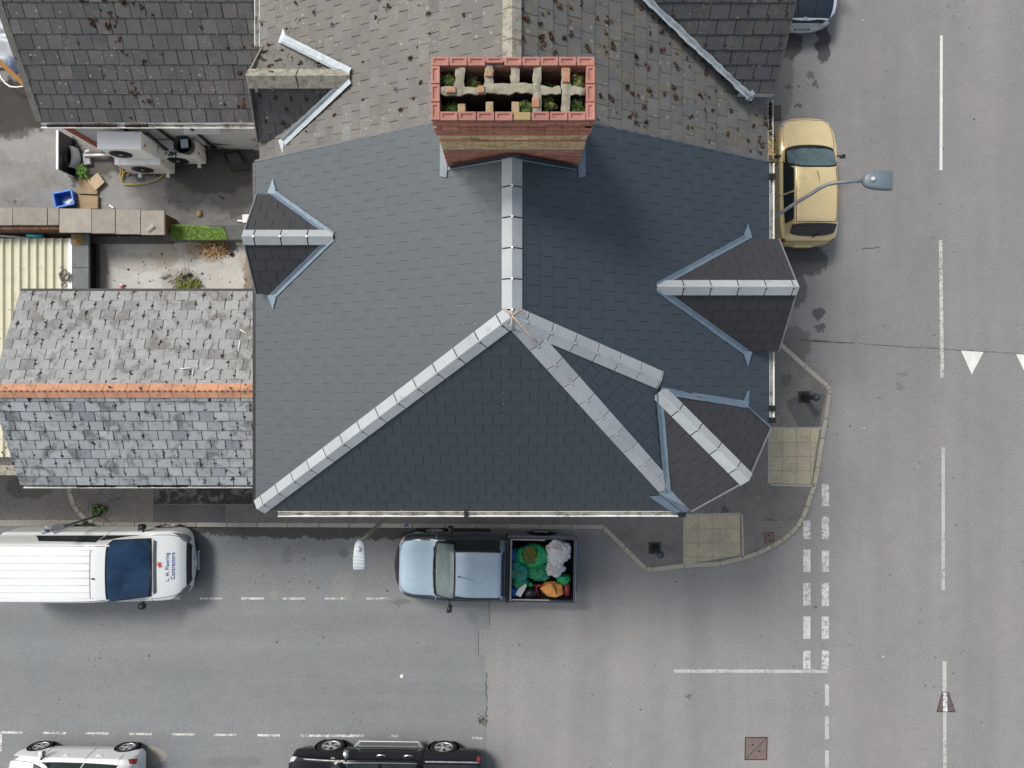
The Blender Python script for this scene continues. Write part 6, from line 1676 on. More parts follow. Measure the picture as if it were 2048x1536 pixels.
# pressed ribs of the roof
mb = MB()
for i, y in enumerate((-.62, -.47, -.28, -.09, .10, .29, .48, .62)):
    z = 1.985 - .03 * (abs(y) / .7) ** 2 - (.012 if abs(y) > .55 else 0); mb.box((-1.05, y, z - .002), (2.55 if abs(y) < .6 else 2.75, .014, .014))
ob('roof_rib', mb, mat('dusty_white', (.58, .58, .57), .5, .4, ns=4, na=.2), vt, local=True, bevel=.006)
mb = MB(); mb.tube([(2.36, -.42, .555), (2.41, 0, .55), (2.36, .42, .555)], .022, 8)
mb.tube([(2.36, -.42, .555), (2.22, -.76, .57), (2.02, -.91, .58)], .02, 8); mb.tube([(2.36, .42, .555), (2.22, .76, .57), (2.02, .91, .58)], .02, 8); ob('chrome_strip', mb, mat('silver_strip', (.6, .6, .64), .35, .5), vt, local=True)
mb = MB(); mb.prism([(2.02, -.90), (2.22, -.76), (2.36, -.42), (2.41, 0), (2.36, .42), (2.22, .76), (2.02, .90)], .26, .535); ob('bumper', mb, M_trim, vt, local=True, bevel=.05)
mb = MB(); mb.box((2.42, 0, .42), (.012, .52, .11)); np_ = ob('number_plate', mb, M_platew, vt, local=True)
ws2 = MB()
for i in range(7): ws2.box((2.428, -.20 + i * .066, .42), (.004, .035 if i % 2 else .045, .07))
ob('characters', ws2, M_trim, np_, local=True)
mirror_part(vt, 1.22, .93, 1.16, M_trim, arm=.04, size=(.09, .19, .22), rot=-.3); mirror_part(vt, 1.22, -.93, 1.16, M_trim, arm=.04, size=(.09, .19, .22), rot=-.3)
mb = MB(); mb.tube([vsh.S(4.98, w) + vsh.n(4.98, w) * .02 for w in (4.0, 5, 6)], .012, 6); mb2 = MB(); mb2.tube([vsh.S(4.98 + .05 * k, w) + vsh.n(5.0, w) * .025 for k, w in enumerate((6.4, 7.2, 8.2))], .012, 6)
ob('wiper', mb, M_trim, vt, local=True); ob('wiper', mb2, M_trim, vt, local=True)
mb = MB(); q = V((.33, -.12, 1.965)); mb.blob(q, (.05, .022, .025), 1, 0, 1, 10, 6); ob('aerial', mb, M_trim, vt, local=True)
mb = MB(); mb.tube([vsh.S(5.3 + .1 * k, 3.7 + .03 * k) + V((0, 0, .012)) for k in range(7)], .012, 6)
# round badge with its letters
def circle_badge(parent, c, axis_m, r):
    mb = MB(); n = 24
    mb.tube([axis_m @ V((r * math.cos(6.2832 * k / n), r * math.sin(6.2832 * k / n), 0)) for k in range(n + 1)], r * .11, 6)
    e = ob('emblem', mb, M_chrome, parent, local=True)
    for pts in ([(-.42, .78), (0, -.05), (.42, .78)], [(-.85, .35), (-.38, -.8), (0, .02), (.38, -.8), (.85, .35)]):
        mb = MB(); mb.tube([axis_m @ V((x * r, y * r, 0)) for x, y in pts], r * .085, 5); ob('letter', mb, M_chrome, e, local=True)
circle_badge(vt, None, Matrix.Translation((2.375, 0, .715)) @ Matrix.Rotation(rad(90), 4, 'Z') @ Matrix.Rotation(rad(55), 4, 'X'), .078)
# bonnet lettering: reads up the bonnet when seen from above
M_ink2 = mat('blue_vinyl', (.03, .07, .28), .5)
bx = {}
def bonnet_z(x, y):
    w = 6 + y / .5 * 2
    j = int(round(w * vsh.D)); col = vsh.G[:vsh.D * 5, j]
    return float(np.interp(-x, -col[:, 0], col[:, 2]))
def on_bonnet(vs, cx, cy, ang):
    out = []
    for v in vs:
        a = math.cos(ang) * v.x - math.sin(ang) * v.y; b = math.sin(ang) * v.x + math.cos(ang) * v.y
        out.append(V((cx + a, cy + b, bonnet_z(cx + a, cy + b) + .010 + v.z)))
    return out
for body, sz, cx, cy in (('L. H. Flooring', .122, 1.875, -.02), ('Contractors', .13, 2.005, .0)):
    vs, fs = text_mesh(body, sz, 'lettering')
    mb = MB(); mb.add(on_bonnet([V(v) for v in vs], cx, cy, rad(90)), fs); ob('lettering', mb, M_ink2, vt, local=True)
# small red dragon emblem, passant, drawn as a flat decal
drg = [(-.50, -.10), (-.62, .0), (-.72, .12), (-.66, .16), (-.55, .06), (-.46, .06), (-.40, .16), (-.42, .30), (-.36, .40), (-.28, .30), (-.24, .22), (-.10, .22), (-.16, .42), (-.06, .55), (.12, .60), (.06, .46), (.18, .44), (.12, .32), (.22, .26), (.30, .30),
       (.36, .42), (.50, .46), (.62, .38), (.54, .36), (.64, .28), (.50, .26), (.42, .16), (.36, .06), (.46, .0), (.58, -.02), (.60, -.10), (.44, -.10), (.30, -.06), (.26, -.16), (.30, -.32), (.38, -.42), (.22, -.42), (.16, -.26), (.10, -.12), (-.08, -.14), (-.12, -.28), (-.04, -.40), (-.20, -.42), (-.26, -.28), (-.26, -.14), (-.36, -.16), (-.40, -.32), (-.32, -.42), (-.48, -.42), (-.52, -.26)]
from mathutils.geometry import tessellate_polygon
pv = [V((x * .135, y * .135, 0)) for x, y in drg]
mb = MB(); mb.add(on_bonnet(pv, 1.70, .06, rad(90)), [tuple(f) for f in tessellate_polygon([pv])]); ob('dragon_emblem', mb, mat('red_vinyl', (.62, .035, .03), .5), vt, local=True)

# ---------------------------------------------------------------- light blue pickup with load
M_blu = paint('pale_blue_paint', (.34, .44, .53), .25, .30, dirt=(.36, .38, .40), dt=(.6, .85))
M_blud = paint('shaded_blue_side', (.035, .045, .06), .1, .35)  # pale blue body darkened as where its sides mirror dark surroundings
pk_st = [
    (2.45, prof(.36, .35, .40, .48, .39, .64, .36, .72, .24, .75, .755)),
    (2.40, prof(.60, .34, .66, .50, .63, .70, .56, .78, .37, .81, .82)),
    (2.27, prof(.76, .32, .82, .53, .78, .78, .69, .87, .46, .90, .905)),
    (2.02, prof(.82, .32, .88, .56, .85, .86, .74, .945, .51, .975, .985)),
    (1.55, prof(.84, .32, .90, .58, .88, .92, .76, 1.0, .54, 1.03, 1.045)),
    (1.36, prof(.84, .32, .90, .58, .885, .95, .77, 1.03, .58, 1.07, 1.085)),
    (.80, prof(.84, .32, .90, .58, .89, 1.0, .80, 1.10, .60, 1.62, 1.66)),
    (.40, prof(.84, .32, .90, .58, .89, 1.0, .81, 1.10, .625, 1.67, 1.715)),
    (-.30, prof(.84, .32, .90, .58, .89, 1.0, .81, 1.10, .62, 1.66, 1.70)),
    (-.42, prof(.84, .32, .90, .58, .89, 1.0, .80, 1.10, .60, 1.60, 1.63)),
    (-.52, prof(.83, .32, .89, .58, .88, .98, .79, 1.06, .62, 1.18, 1.20))]
pl_loc = ((-3.13 + 1.74) / 2, -5.03, 0)
pt, psh, pm = vehicle('pickup_truck', 'light blue pickup with an open bed full of green bags', 'pickup', pl_loc, rad(179.0), pk_st, M_blu, (1.50,), .36, .22,
    [('side_window', M_cglass, [[(5.4, 3.06), (8.4, 3.06), (8.3, 3.85), (6.0, 3.85)], mirror([(5.4, 3.06), (8.4, 3.06), (8.3, 3.85), (6.0, 3.85)])], .012),
     ('roof_edge_shade', M_trim, [[(5.98, 3.82), (8.6, 3.82), (8.6, 4.12), (5.98, 4.12)], mirror([(5.98, 3.82), (8.6, 3.82), (8.6, 4.12), (5.98, 4.12)])], .012),  # dark look of the cab roof edges painted on as black strips
     ('side_shade', M_blud, [[(1.6, 1.6), (4.9, 1.8), (4.9, 3.05), (1.8, 3.0)], [(5.0, .9), (9.9, .9), (9.9, 3.0), (5.0, 3.0)], mirror([(1.6, 1.6), (4.9, 1.8), (4.9, 3.05), (1.8, 3.0)]), mirror([(5.0, .9), (9.9, .9), (9.9, 3.0), (5.0, 3.0)])], .008),  # dark reflection on the sides painted over the pale blue
     ('rear_cab_window', M_cglass, [[(8.85, 4.2), (9.6, 4.0), (9.6, 8.0), (8.85, 7.8)]], .010),
     ('grille', M_trim, [[(.02, 2.4), (.9, 3.3), (.9, 8.7), (.02, 9.6)]], .010),
     ('headlight', M_head, [[(.9, 2.05), (2.2, 2.2), (1.8, 3.2), (1.0, 3.2)], mirror([(.9, 2.05), (2.2, 2.2), (1.8, 3.2), (1.0, 3.2)])], .012),
     ('indicator', M_amber, [[(1.3, 1.9), (2.0, 2.0), (1.8, 2.4), (1.3, 2.35)], mirror([(1.3, 1.9), (2.0, 2.0), (1.8, 2.4), (1.3, 2.35)])], .016)],
    [[(1.5, 3.3), (3.0, 3.0), (4.7, 3.1)], mirror([(1.5, 3.3), (3.0, 3.0), (4.7, 3.1)]), [(5.3, .4), (5.3, 3.0)], [(8.5, .4), (8.5, 3.0)], mirror([(5.3, .4), (5.3, 3.0)]), mirror([(8.5, .4), (8.5, 3.0)])], track=.88)
for w_a, w_b in ((4.7, 4.25), (7.3, 7.75)):
    mb = MB(); psh.seam(mb, [(2.0, w_a), (4.6, w_b)], .07, .012); ob('bonnet_crease', mb, M_blu, pt, local=True)
curved(pt, psh, 'windscreen_surround', M_trim, 3.2, 8.8, cur(4.95, .42, 2.8), lambda w: 6.02 - .10 * (abs(w - 6) / 2.8) ** 3, off=.012)
curved(pt, psh, 'windscreen', M_greygl, 3.5, 8.5, cur(5.15, .12, 2.5), lambda w: 5.95 - .08 * (abs(w - 6) / 2.5) ** 3, off=.022)
wiper(pt, psh, [(4.72, 6.3), (4.85, 8.4)]); wiper(pt, psh, [(4.72, 3.9), (4.82, 6.0)])
mb = MB(); mb.box((-.56, 0, .80), (.07, 1.70, .92)); ob('cab_gap_block', mb, M_trim, pt, local=True, bevel=.02)  # dark gap between cab and bed built as a black block
mirror_part(pt, .98, .88, 1.10, M_trim, arm=.08, size=(.07, .24, .17), rot=-.4); mirror_part(pt, .98, -.88, 1.10, M_trim, arm=.08, size=(.07, .24, .17), rot=-.4)
mb = MB(); mb.tube([(.70, .05, 1.69), (.30, .08, 1.92)], .006, 6); mb.lathe((.70, .05, 1.67), [(.025, 0), (.02, .04)], 10); ob('aerial', mb, M_trim, pt, local=True)
mb = MB(); mb.prism([(2.05, -.92), (2.36, -.80), (2.52, -.42), (2.57, 0), (2.52, .42), (2.36, .80), (2.05, .92)], .34, .68); ob('bumper', mb, M_trim, pt, local=True, bevel=.05)
mb = MB(); mb.lathe(None, [(.045, 0), (.04, .012), (.001, .014)], 14, M=Matrix.Translation((2.45, 0, .72)) @ Matrix.Rotation(rad(75), 4, 'Y')); ob('emblem', mb, M_chrome, pt, local=True)
for s in (-1, 1):
    mb = MB(); mb.box((.30, s * .90, .86), (.30, .02, .04)); ob('door_handle', mb, M_chrome if s > 0 else M_trim, pt, local=True, bevel=.006)
# load bed
bd = MB(); xb0, xb1 = -2.42, -.58
for c, s_ in (((-1.5, .855, .78), (1.84, .07, .48)), ((-1.5, -.855, .78), (1.84, .07, .48)), ((-2.40, 0, .78), (.06, 1.64, .48)), ((-.60, 0, .78), (.05, 1.64, .48))): bd.box(c, s_)
bedo = ob('load_bed', bd, M_blud, pt, local=True, bevel=.02)
mb = MB(); mb.box((-1.5, 0, .56), (1.76, 1.64, .04)); ob('bed_floor', mb, M_gap, bedo, local=True)
mb = MB(); mb.box((-1.5, .87, .985), (1.86, .09, .05)); ob('bed_rail', mb, mat('worn_rail', (.12, .15, .19), .35, .5, ns=3, na=.3), bedo, local=True, bevel=.015)
mb = MB(); mb.box((-1.5, -.87, .985), (1.86, .09, .05)); ob('bed_rail', mb, mat('worn_rail', (.12, .15, .19), .35, .5, ns=3, na=.3), bedo, local=True, bevel=.015)
mb = MB(); mb.box((-2.41, 0, .985), (.07, 1.66, .05)); ob('tailgate', mb, mat('pale_rail', (.26, .32, .38), .35, .5, ns=3, na=.2), bedo, local=True, bevel=.015)
M_bar = mat('dusty_steel', (.42, .36, .31), .55, .5, ns=6, na=.25)
mb = MB(); mb.box((-.66, 0, 1.10), (.05, 1.66, .05)); ob('headboard_bar', mb, M_bar, bedo, local=True, bevel=.008)
for s in (-1, 1):
    mb = MB(); mb.box((-1.2 if s > 0 else -1.10, s * .815, 1.02), (1.05 if s > 0 else .95, .03, .03)); ob('side_bar', mb, M_bar, bedo, local=True)
    mb = MB(); mb.box((-2.43, s * .84, .86), (.05, .09, .28)); ob('tail_light', mb, M_red, pt, local=True, bevel=.015)
    wheel(pt, -1.50, s * .885, .36, .22)
    mb = MB(); vs = []
    for k in range(15):
        a = math.pi * k / 14; vs += [V((-1.5 + .43 * math.cos(a), s * .893, .38 + .43 * math.sin(a)))]
    mb.add([V((-1.5, s * .893, .38))] + vs, [(0, i, i + 1) for i in range(1, 15)]); ob('wheel_arch', mb, M_gap, pt, local=True)
mb = MB(); mb.box((-2.47, 0, .45), (.08, 1.5, .14)); ob('bumper', mb, M_trim, pt, local=True, bevel=.02)
# the load, each bag its own thing
def bag(px, py, z, r, m, label, cat='bag', name='bag', seed=1, amp=.28, fold=.32, fr=1.8, rz=0, nu=72, nv=40, group=None):
    c = P(px, py, z); mb = MB(); mb.blob(c, r, seed, amp, fr, nu, nv, 1.0, rz, fold=fold)
    return solo(name, mb, m, label, cat, group)
M_green = mat('green_woven', (.02, .36, .12), .5, .4, ns=9, na=.15, bs=16, bump_s=.4); M_tealb = mat('teal_mesh', (.02, .26, .22), .6, .3, ns=9, na=.2, bs=16, bump_s=.4); M_green2 = mat('green_mesh', (.035, .27, .13), .65, .3, ns=12, na=.25, bs=16, bump_s=.5)
M_tarpw = mat('white_woven', (.55, .535, .55), .6, .3, ns=5, na=.07, bs=9, bump_s=.5); M_orangeb = mat('orange_bag', (.72, .31, .07), .5, .4, ns=6, na=.1, bs=10, bump_s=.3); M_bluebag = mat('blue_bag', (.02, .13, .50), .4, .5, ns=8, na=.15, bs=12, bump_s=.4)
# the open green sack with its cuttings
gs = thing('green_sack', 'bright green woven sack, open and full of hedge clippings, behind the cab', 'sack', P(1064, 1110, .62))
mb = MB(); c = P(1065, 1111, .84); mb.blob((c.x, c.y, .86), (.44, .29, .30), 5, .22, 1.5, 40, 22, 1.0, 0, fold=.25)
hc = P(1060, 1110, 1.1); mb.v = [v if not (((v.x - hc.x) / .20) ** 2 + ((v.y - hc.y) / .27) ** 2 < 1 and v.z > .95) else V((v.x, v.y, v.z - .14)) for v in mb.v]
ob('sack_cloth', mb, M_green, gs)
mb = MB(); rr = random.Random(6)
for i in range(520):
    a = rr.uniform(0, 6.28); k = math.sqrt(rr.random()); q = V((hc.x + .17 * k * math.cos(a), hc.y + .23 * k * math.sin(a), 1.10 + rr.uniform(-.04, .06))); d = V((rr.uniform(-1, 1), rr.uniform(-1, 1), rr.uniform(-.2, .5))).normalized() * rr.uniform(.03, .09); s = V((-d.y, d.x, 0)).normalized() * rr.uniform(.004, .010)
    mb.add([q - s, q + s, q + d * .5 + s, q + d, q + d * .5 - s], [(0, 1, 2, 3, 4)], rr.choice(((1, 1, 1), (.6, .7, .5), (1.6, 1.5, 1.2), (1.3, .8, .7))))
ob('hedge_clippings', mb, mat('clippings', (.15, .17, .06), .8, .2, tint=True), gs, kind='stuff')
bag(1117, 1105, .93, (.35, .32, .24), M_tarpw, 'crumpled white woven tarpaulin bag in the bed corner', seed=12, amp=.30, fold=.30, fr=1.5)
bag(1108, 1137, .88, (.26, .20, .18), M_tarpw, 'loose lower folds of white woven sheeting hanging over the green bags', 'sheeting', 'white_sheeting', seed=21, amp=.3, fold=.32, fr=1.5)
bag(1036, 1141, .84, (.28, .26, .24), M_tealb, 'teal mesh bag against the headboard bar of the pickup', seed=9, amp=.25, fold=.35)
bag(1078, 1143, .80, (.30, .24, .22), M_green2, 'dull green mesh bag in the middle of the pickup load', seed=15, amp=.3, fold=.4)
bag(1040, 1164, .78, (.24, .16, .18), M_green2, 'dark green mesh bag beside the white board', seed=17, amp=.25, fold=.35)
bag(1128, 1158, .78, (.17, .12, .15), M_green, 'small bright green bag between white tarpaulin and orange bag', seed=19, amp=.35, fold=.5)
bag(1061, 1169, .80, (.065, .065, .06), M_green, 'tiny green knotted bag end beside the orange bag', seed=3, amp=.2, fold=.3)
bag(1105, 1179, .86, (.29, .20, .16), M_orangeb, 'orange bag with a black strap on the load', seed=4, amp=.16, fold=.18, rz=-.15)
q = [P(1106, 1166, 1.03), P(1110, 1176, 1.06), P(1114, 1188, 1.0)]; mb = MB(); mb.tube(q, .018, 6); so = bpy.data.objects['bag.005'] if 'bag.005' in bpy.data.objects else None
strap_parent = [o for o in C.objects if o.get('label', '').startswith('orange bag')][0]
WM[strap_parent.name] = Matrix.Translation(strap_parent.location); ob('strap', mb, M_black, strap_parent)
bag(1028, 1110, .80, (.12, .17, .16), M_bluebag, 'blue plastic bag tucked between headboard bar and green sack', seed=23, amp=.3, fold=.4)
bag(1026, 1182, .78, (.16, .14, .15), M_bluebag, 'blue plastic bag under the white board in the bed corner', seed=25, amp=.3, fold=.4)
mb = MB(); pts = [P(x, y, 1.02) for x, y in ((1052, 1167), (1053, 1174), (1046, 1186), (1041, 1194), (1031, 1189), (1037, 1177))]; mb.slab(pts[::-1], V((.1, .1, 1)).normalized(), .02); solo('white_board', mb, mat('white_board', (.55, .56, .56), .6, ns=6, na=.1), 'curved white board resting on the blue bag', 'board')
mb = MB(); mb.tube([P(1050, 1186, .80), P(1072, 1186, .80)], .15, 20); solo('black_drum', mb, M_trim, 'black drum lying beside the orange bag', 'drum')
mb = MB(); mb.tube([P(1066, 1171, .9), P(1086, 1170, .9)], .015, 8); mb.tube([P(1072, 1174, .88), P(1077, 1194, .88)], .015, 8); mb.tube([P(1086, 1170, .9), P(1072, 1174, .88)], .015, 8); solo('red_tool', mb, mat('red_metal', (.35, .03, .03), .5), 'red tubular tool frame beside the black drum', 'tool')
mb = MB(); mb.tube([P(1134, 1168, .8), P(1134, 1190, .8)], .09, 16); solo('red_container', mb, mat('dull_red', (.22, .025, .03), .5), 'dull red container by the tailgate', 'container')
mb = MB(); rr = random.Random(77); c = P(1037, 1147, 1.06)
for i in range(200):
    q = V((c.x + rr.gauss(0, .11), c.y + rr.gauss(0, .045), 1.05 + rr.uniform(-.03, .03))); d = V((rr.uniform(-1, 1), rr.uniform(-1, 1), .2)).normalized() * rr.uniform(.02, .06); s = V((-d.y, d.x, 0)).normalized() * .006
    mb.add([q - s, q + s, q + d], [(0, 1, 2)], rr.choice((1, .6, 1.5)))
tb = [o for o in C.objects if o.get('label', '').startswith('teal mesh')][0]; WM[tb.name] = Matrix.Translation(tb.location); ob('hedge_clippings', mb, mat('clippings_brown', (.14, .13, .055), .8, .2, tint=True), tb, kind='stuff')

# ---------------------------------------------------------------- white hatchback (lower left)
M_wh = paint('white_hatch_paint', (.74, .75, .74), 0, .3, dirt=(.5, .48, .44), dt=(.7, .9), flake=.02)
hb_st = [
    (1.84, prof(.42, .30, .50, .44, .48, .58, .42, .64, .28, .66, .665)),
    (1.72, prof(.66, .24, .72, .46, .70, .68, .60, .74, .42, .77, .78)),
    (1.42, prof(.76, .21, .81, .50, .79, .80, .68, .88, .47, .92, .935)),
    (1.05, prof(.77, .20, .84, .52, .82, .88, .70, .97, .50, 1.0, 1.015)),
    (.92, prof(.77, .20, .84, .52, .825, .90, .71, .99, .54, 1.03, 1.05)),
    (.20, prof(.77, .20, .84, .54, .83, .94, .74, 1.02, .55, 1.43, 1.48)),
    (-.45, prof(.77, .20, .84, .54, .83, .97, .74, 1.04, .57, 1.47, 1.52)),
    (-1.30, prof(.77, .20, .84, .54, .83, 1.0, .73, 1.07, .56, 1.43, 1.47)),
    (-1.48, prof(.77, .22, .83, .54, .82, 1.0, .72, 1.06, .55, 1.34, 1.37)),
    (-1.70, prof(.73, .25, .80, .52, .77, .90, .68, .97, .56, 1.03, 1.05)),
    (-1.79, prof(.64, .30, .70, .48, .66, .70, .58, .76, .46, .79, .80))]
def hatch_pieces(st, label, name, loc, rz, m, **kw):
    return vehicle(name, label, 'car', loc, rz, st, m, (1.18, -1.26), .30, .19,
        [('windscreen_surround', M_trim, [[(4.0, 3.2), (4.98, 3.9), (4.98, 8.1), (4.0, 8.8)]], .010),
         ('windscreen', M_cglass, [[(4.15, 3.42), (4.95, 3.98), (4.95, 8.02), (4.15, 8.58)]], .018),
         ('rear_window', M_cglass, [[(8.05, 4.25), (8.93, 3.85), (8.93, 8.15), (8.05, 7.75)]], .006),
         ('side_window', M_cglass, [[(4.35, 3.04), (6.0, 3.04), (6.0, 3.86), (5.0, 3.86)], [(6.05, 3.04), (7.6, 3.15), (7.2, 3.86), (6.05, 3.86)],
                                    mirror([(4.35, 3.04), (6.0, 3.04), (6.0, 3.86), (5.0, 3.86)]), mirror([(6.05, 3.04), (7.6, 3.15), (7.2, 3.86), (6.05, 3.86)])], .006),
         ('headlight', M_headd, [[(.8, 1.9), (2.0, 2.25), (1.5, 3.0), (.85, 2.9)], mirror([(.8, 1.9), (2.0, 2.25), (1.5, 3.0), (.85, 2.9)])], .008),
         ('tail_light', M_red, [[(8.6, 1.9), (9.75, 1.8), (9.75, 3.0), (8.8, 2.9)], mirror([(8.6, 1.9), (9.75, 1.8), (9.75, 3.0), (8.8, 2.9)])], .008)],
        [[(1.0, 2.9), (3.2, 3.0), (4.0, 3.15)], mirror([(1.0, 2.9), (3.2, 3.0), (4.0, 3.15)]), [(4.3, .3), (4.35, 2.0), (4.5, 2.9)], [(6.0, .3), (6.05, 2), (6.0, 3.0)], [(7.45, 1.4), (7.6, 2), (7.5, 3)],
         mirror([(4.3, .3), (4.35, 2.0), (4.5, 2.9)]), mirror([(6.0, .3), (6.05, 2), (6.0, 3.0)]), mirror([(7.45, 1.4), (7.6, 2), (7.5, 3)])], track=.83, **kw)
ht, hsh, hm = hatch_pieces(hb_st, 'white hatchback parked at the lower edge with alloy wheels in view', 'white_hatchback', (-12.10, -11.02, 0), rad(179.2), M_wh)
for s in (-1, 1):
    for x in (.12, -.78):
        mb = MB(); mb.tube([V((x + .09, s * .835, .86)), V((x, s * .862, .865)), V((x - .09, s * .835, .86))], .015, 8); ob('door_handle', mb, M_wh, ht, local=True)
    mirror_part(ht, .72, s * .80, 1.0, M_wh, arm=.04, size=(.08, .2, .14), rot=-.3)
mb = MB(); mb.box((-1.80, 0, .62), (.012, .5, .11)); ob('number_plate', mb, mat('plate_yellow', (.7, .55, .06), .5), ht, local=True)

# ---------------------------------------------------------------- black double cab pickup (bottom)
M_blk = paint('black_blue_paint', (.006, .007, .011), .0, .18, dirt=(.04, .04, .04), dt=(.74, .97), coat=.12, spec=.2)
bk_st = [
    (2.66, prof(.62, .38, .70, .54, .68, .78, .60, .86, .38, .88, .885)),
    (2.52, prof(.80, .34, .88, .58, .86, .90, .74, .98, .48, 1.0, 1.01)),
    (2.2, prof(.86, .34, .92, .62, .90, 1.0, .78, 1.07, .52, 1.10, 1.11)),
    (1.55, prof(.87, .34, .93, .64, .91, 1.05, .80, 1.13, .56, 1.16, 1.175)),
    (1.38, prof(.87, .34, .93, .64, .915, 1.07, .81, 1.15, .60, 1.19, 1.21)),
    (.65, prof(.87, .34, .93, .64, .92, 1.10, .83, 1.20, .63, 1.72, 1.77)),
    (.2, prof(.87, .34, .93, .64, .92, 1.10, .835, 1.20, .65, 1.77, 1.82)),
    (-.75, prof(.87, .34, .93, .64, .92, 1.10, .83, 1.20, .64, 1.75, 1.80)),
    (-.92, prof(.87, .34, .93, .64, .92, 1.10, .82, 1.18, .62, 1.68, 1.71)),
    (-1.05, prof(.87, .34, .93, .64, .92, 1.10, .86, 1.13, .62, 1.17, 1.18)),
    (-2.45, prof(.87, .36, .93, .64, .92, 1.10, .86, 1.13, .62, 1.15, 1.16)),
    (-2.60, prof(.82, .40, .88, .64, .87, 1.06, .80, 1.09, .60, 1.11, 1.12))]
bt, bsh, bm_ = vehicle('black_pickup', 'black double cab pickup at the lower edge with chrome mirror and side step', 'pickup', (-3.47, -11.07, 0), rad(179.2), bk_st, M_blk, (1.62, -1.54), .385, .26,
    [('windscreen_surround', M_trim, [[(3.85, 3.3), (5.0, 3.9), (5.0, 8.1), (3.85, 8.7)]], .010),
     ('windscreen', M_cglass, [[(4.12, 3.55), (4.95, 4.0), (4.95, 8.0), (4.12, 8.45)]], .018),
     ('side_window', M_cglass, [[(4.4, 3.06), (6.1, 3.06), (6.1, 3.85), (5.0, 3.85)], [(6.2, 3.06), (7.7, 3.06), (7.4, 3.85), (6.2, 3.85)], mirror([(4.4, 3.06), (6.1, 3.06), (6.1, 3.85), (5.0, 3.85)]), mirror([(6.2, 3.06), (7.7, 3.06), (7.4, 3.85), (6.2, 3.85)])], .006),
     ('headlight', M_head, [[(.35, 2.0), (1.5, 2.2), (1.2, 2.9), (.3, 2.9)], mirror([(.35, 2.0), (1.5, 2.2), (1.2, 2.9), (.3, 2.9)])], .008),
     ('tail_light', M_red, [[(10.2, 1.5), (10.95, 1.5), (10.95, 2.5), (10.2, 2.4)], mirror([(10.2, 1.5), (10.95, 1.5), (10.95, 2.5), (10.2, 2.4)])], .008),
     ('tonneau', M_trim, [[(9.05, 3.3), (10.8, 3.3), (10.8, 8.7), (9.05, 8.7)]], .01),
     ('fender_vent', M_alloy, [[(3.6, 1.9), (4.1, 1.95), (4.1, 2.3), (3.65, 2.25)], mirror([(3.6, 1.9), (4.1, 1.95), (4.1, 2.3), (3.65, 2.25)])], .008)],
    [[(.9, 3.0), (2.2, 3.0), (3.9, 3.1)], mirror([(.9, 3.0), (2.2, 3.0), (3.9, 3.1)]), [(4.3, .3), (4.3, 3.0)], [(6.15, .3), (6.15, 3.0)], ([(8.85, .3), (8.85, 3.0)], .03), mirror([(4.3, .3), (4.3, 3.0)]), mirror([(6.15, .3), (6.15, 3.0)]), (mirror([(8.85, .3), (8.85, 3.0)]), .03)], track=.93)
for s in (-1, 1):
    mb = MB(); sh_ = [(4.45, 2.92), (6.2, 2.9), (7.8, 2.92)] if s < 0 else mirror([(4.45, 2.92), (6.2, 2.9), (7.8, 2.92)]); bsh.seam(mb, sh_, .03, .012, 12); ob('chrome_trim', mb, M_chrome, bt, local=True)
    mb = MB(); sh_ = [(9.1, 2.85), (10.6, 2.85)] if s < 0 else mirror([(9.1, 2.85), (10.6, 2.85)]); bsh.seam(mb, sh_, .035, .012, 12); ob('chrome_trim', mb, mat('silver_rail', (.35, .36, .4), .3, .5, metal=.6), bt, local=True)
    for x in (.12, -.62):
        mb = MB(); mb.tube([V((x + .12, s * .925, .97)), V((x + .06, s * .955, .975)), V((x - .06, s * .955, .975)), V((x - .12, s * .925, .97))], .02, 8); ob('door_handle', mb, M_chrome, bt, local=True)
    mirror_part(bt, 1.02, s * .90, 1.17, M_chrome, arm=.06, size=(.09, .22, .19), rot=-.3)
    st_ = MB(); st_.prism([(.98, s * .90), (.82, s * 1.07), (-.86, s * 1.07), (-.98, s * .90)], .36, .43); so_ = ob('side_step', st_, M_alloy, bt, local=True, bevel=.012)
    g = MB(); g.prism([(.82, s * .95), (.78, s * 1.045), (-.80, s * 1.045), (-.84, s * .95)], .43, .437)
    ob('tread', g, mat('step_tread', (.10, .105, .11), .7, .4, ns=60, na=.4), so_, local=True)

# ---------------------------------------------------------------- white car with dark bonnet (top right)
M_navy = paint('navy_bonnet', (.020, .030, .045), .1, .14, dirt=(.06, .07, .08), dt=(.7, .9))
M_wh2 = paint('white_car_paint', (.70, .72, .76), 0, .25, dirt=(.5, .5, .5), dt=(.72, .9), flake=.02)
nv_st = [
    (1.98, prof(.50, .28, .60, .42, .58, .58, .50, .66, .34, .69, .70)),
    (1.86, prof(.70, .24, .78, .46, .76, .66, .66, .73, .46, .765, .775)),
    (1.58, prof(.79, .21, .86, .50, .84, .78, .73, .85, .50, .88, .89)),
    (1.05, prof(.80, .20, .88, .52, .86, .86, .75, .94, .53, .97, .985)),
    (.85, prof(.80, .20, .88, .52, .865, .88, .76, .97, .56, 1.0, 1.02)),
    (.15, prof(.80, .20, .88, .54, .87, .93, .78, 1.02, .58, 1.42, 1.46)),
    (-.5, prof(.80, .20, .88, .54, .87, .95, .78, 1.03, .59, 1.45, 1.49)),
    (-1.4, prof(.80, .20, .88, .54, .87, .97, .77, 1.04, .58, 1.40, 1.43)),
    (-1.7, prof(.79, .22, .86, .54, .85, .97, .75, 1.03, .57, 1.25, 1.27)),
    (-1.95, prof(.74, .26, .80, .52, .78, .86, .70, .92, .56, .97, .98)),
    (-2.03, prof(.64, .32, .70, .50, .67, .70, .60, .76, .46, .79, .80))]
nvl = (P(1607, 0, .5).x - .05, P(0, 57, .45).y + 1.99, 0)
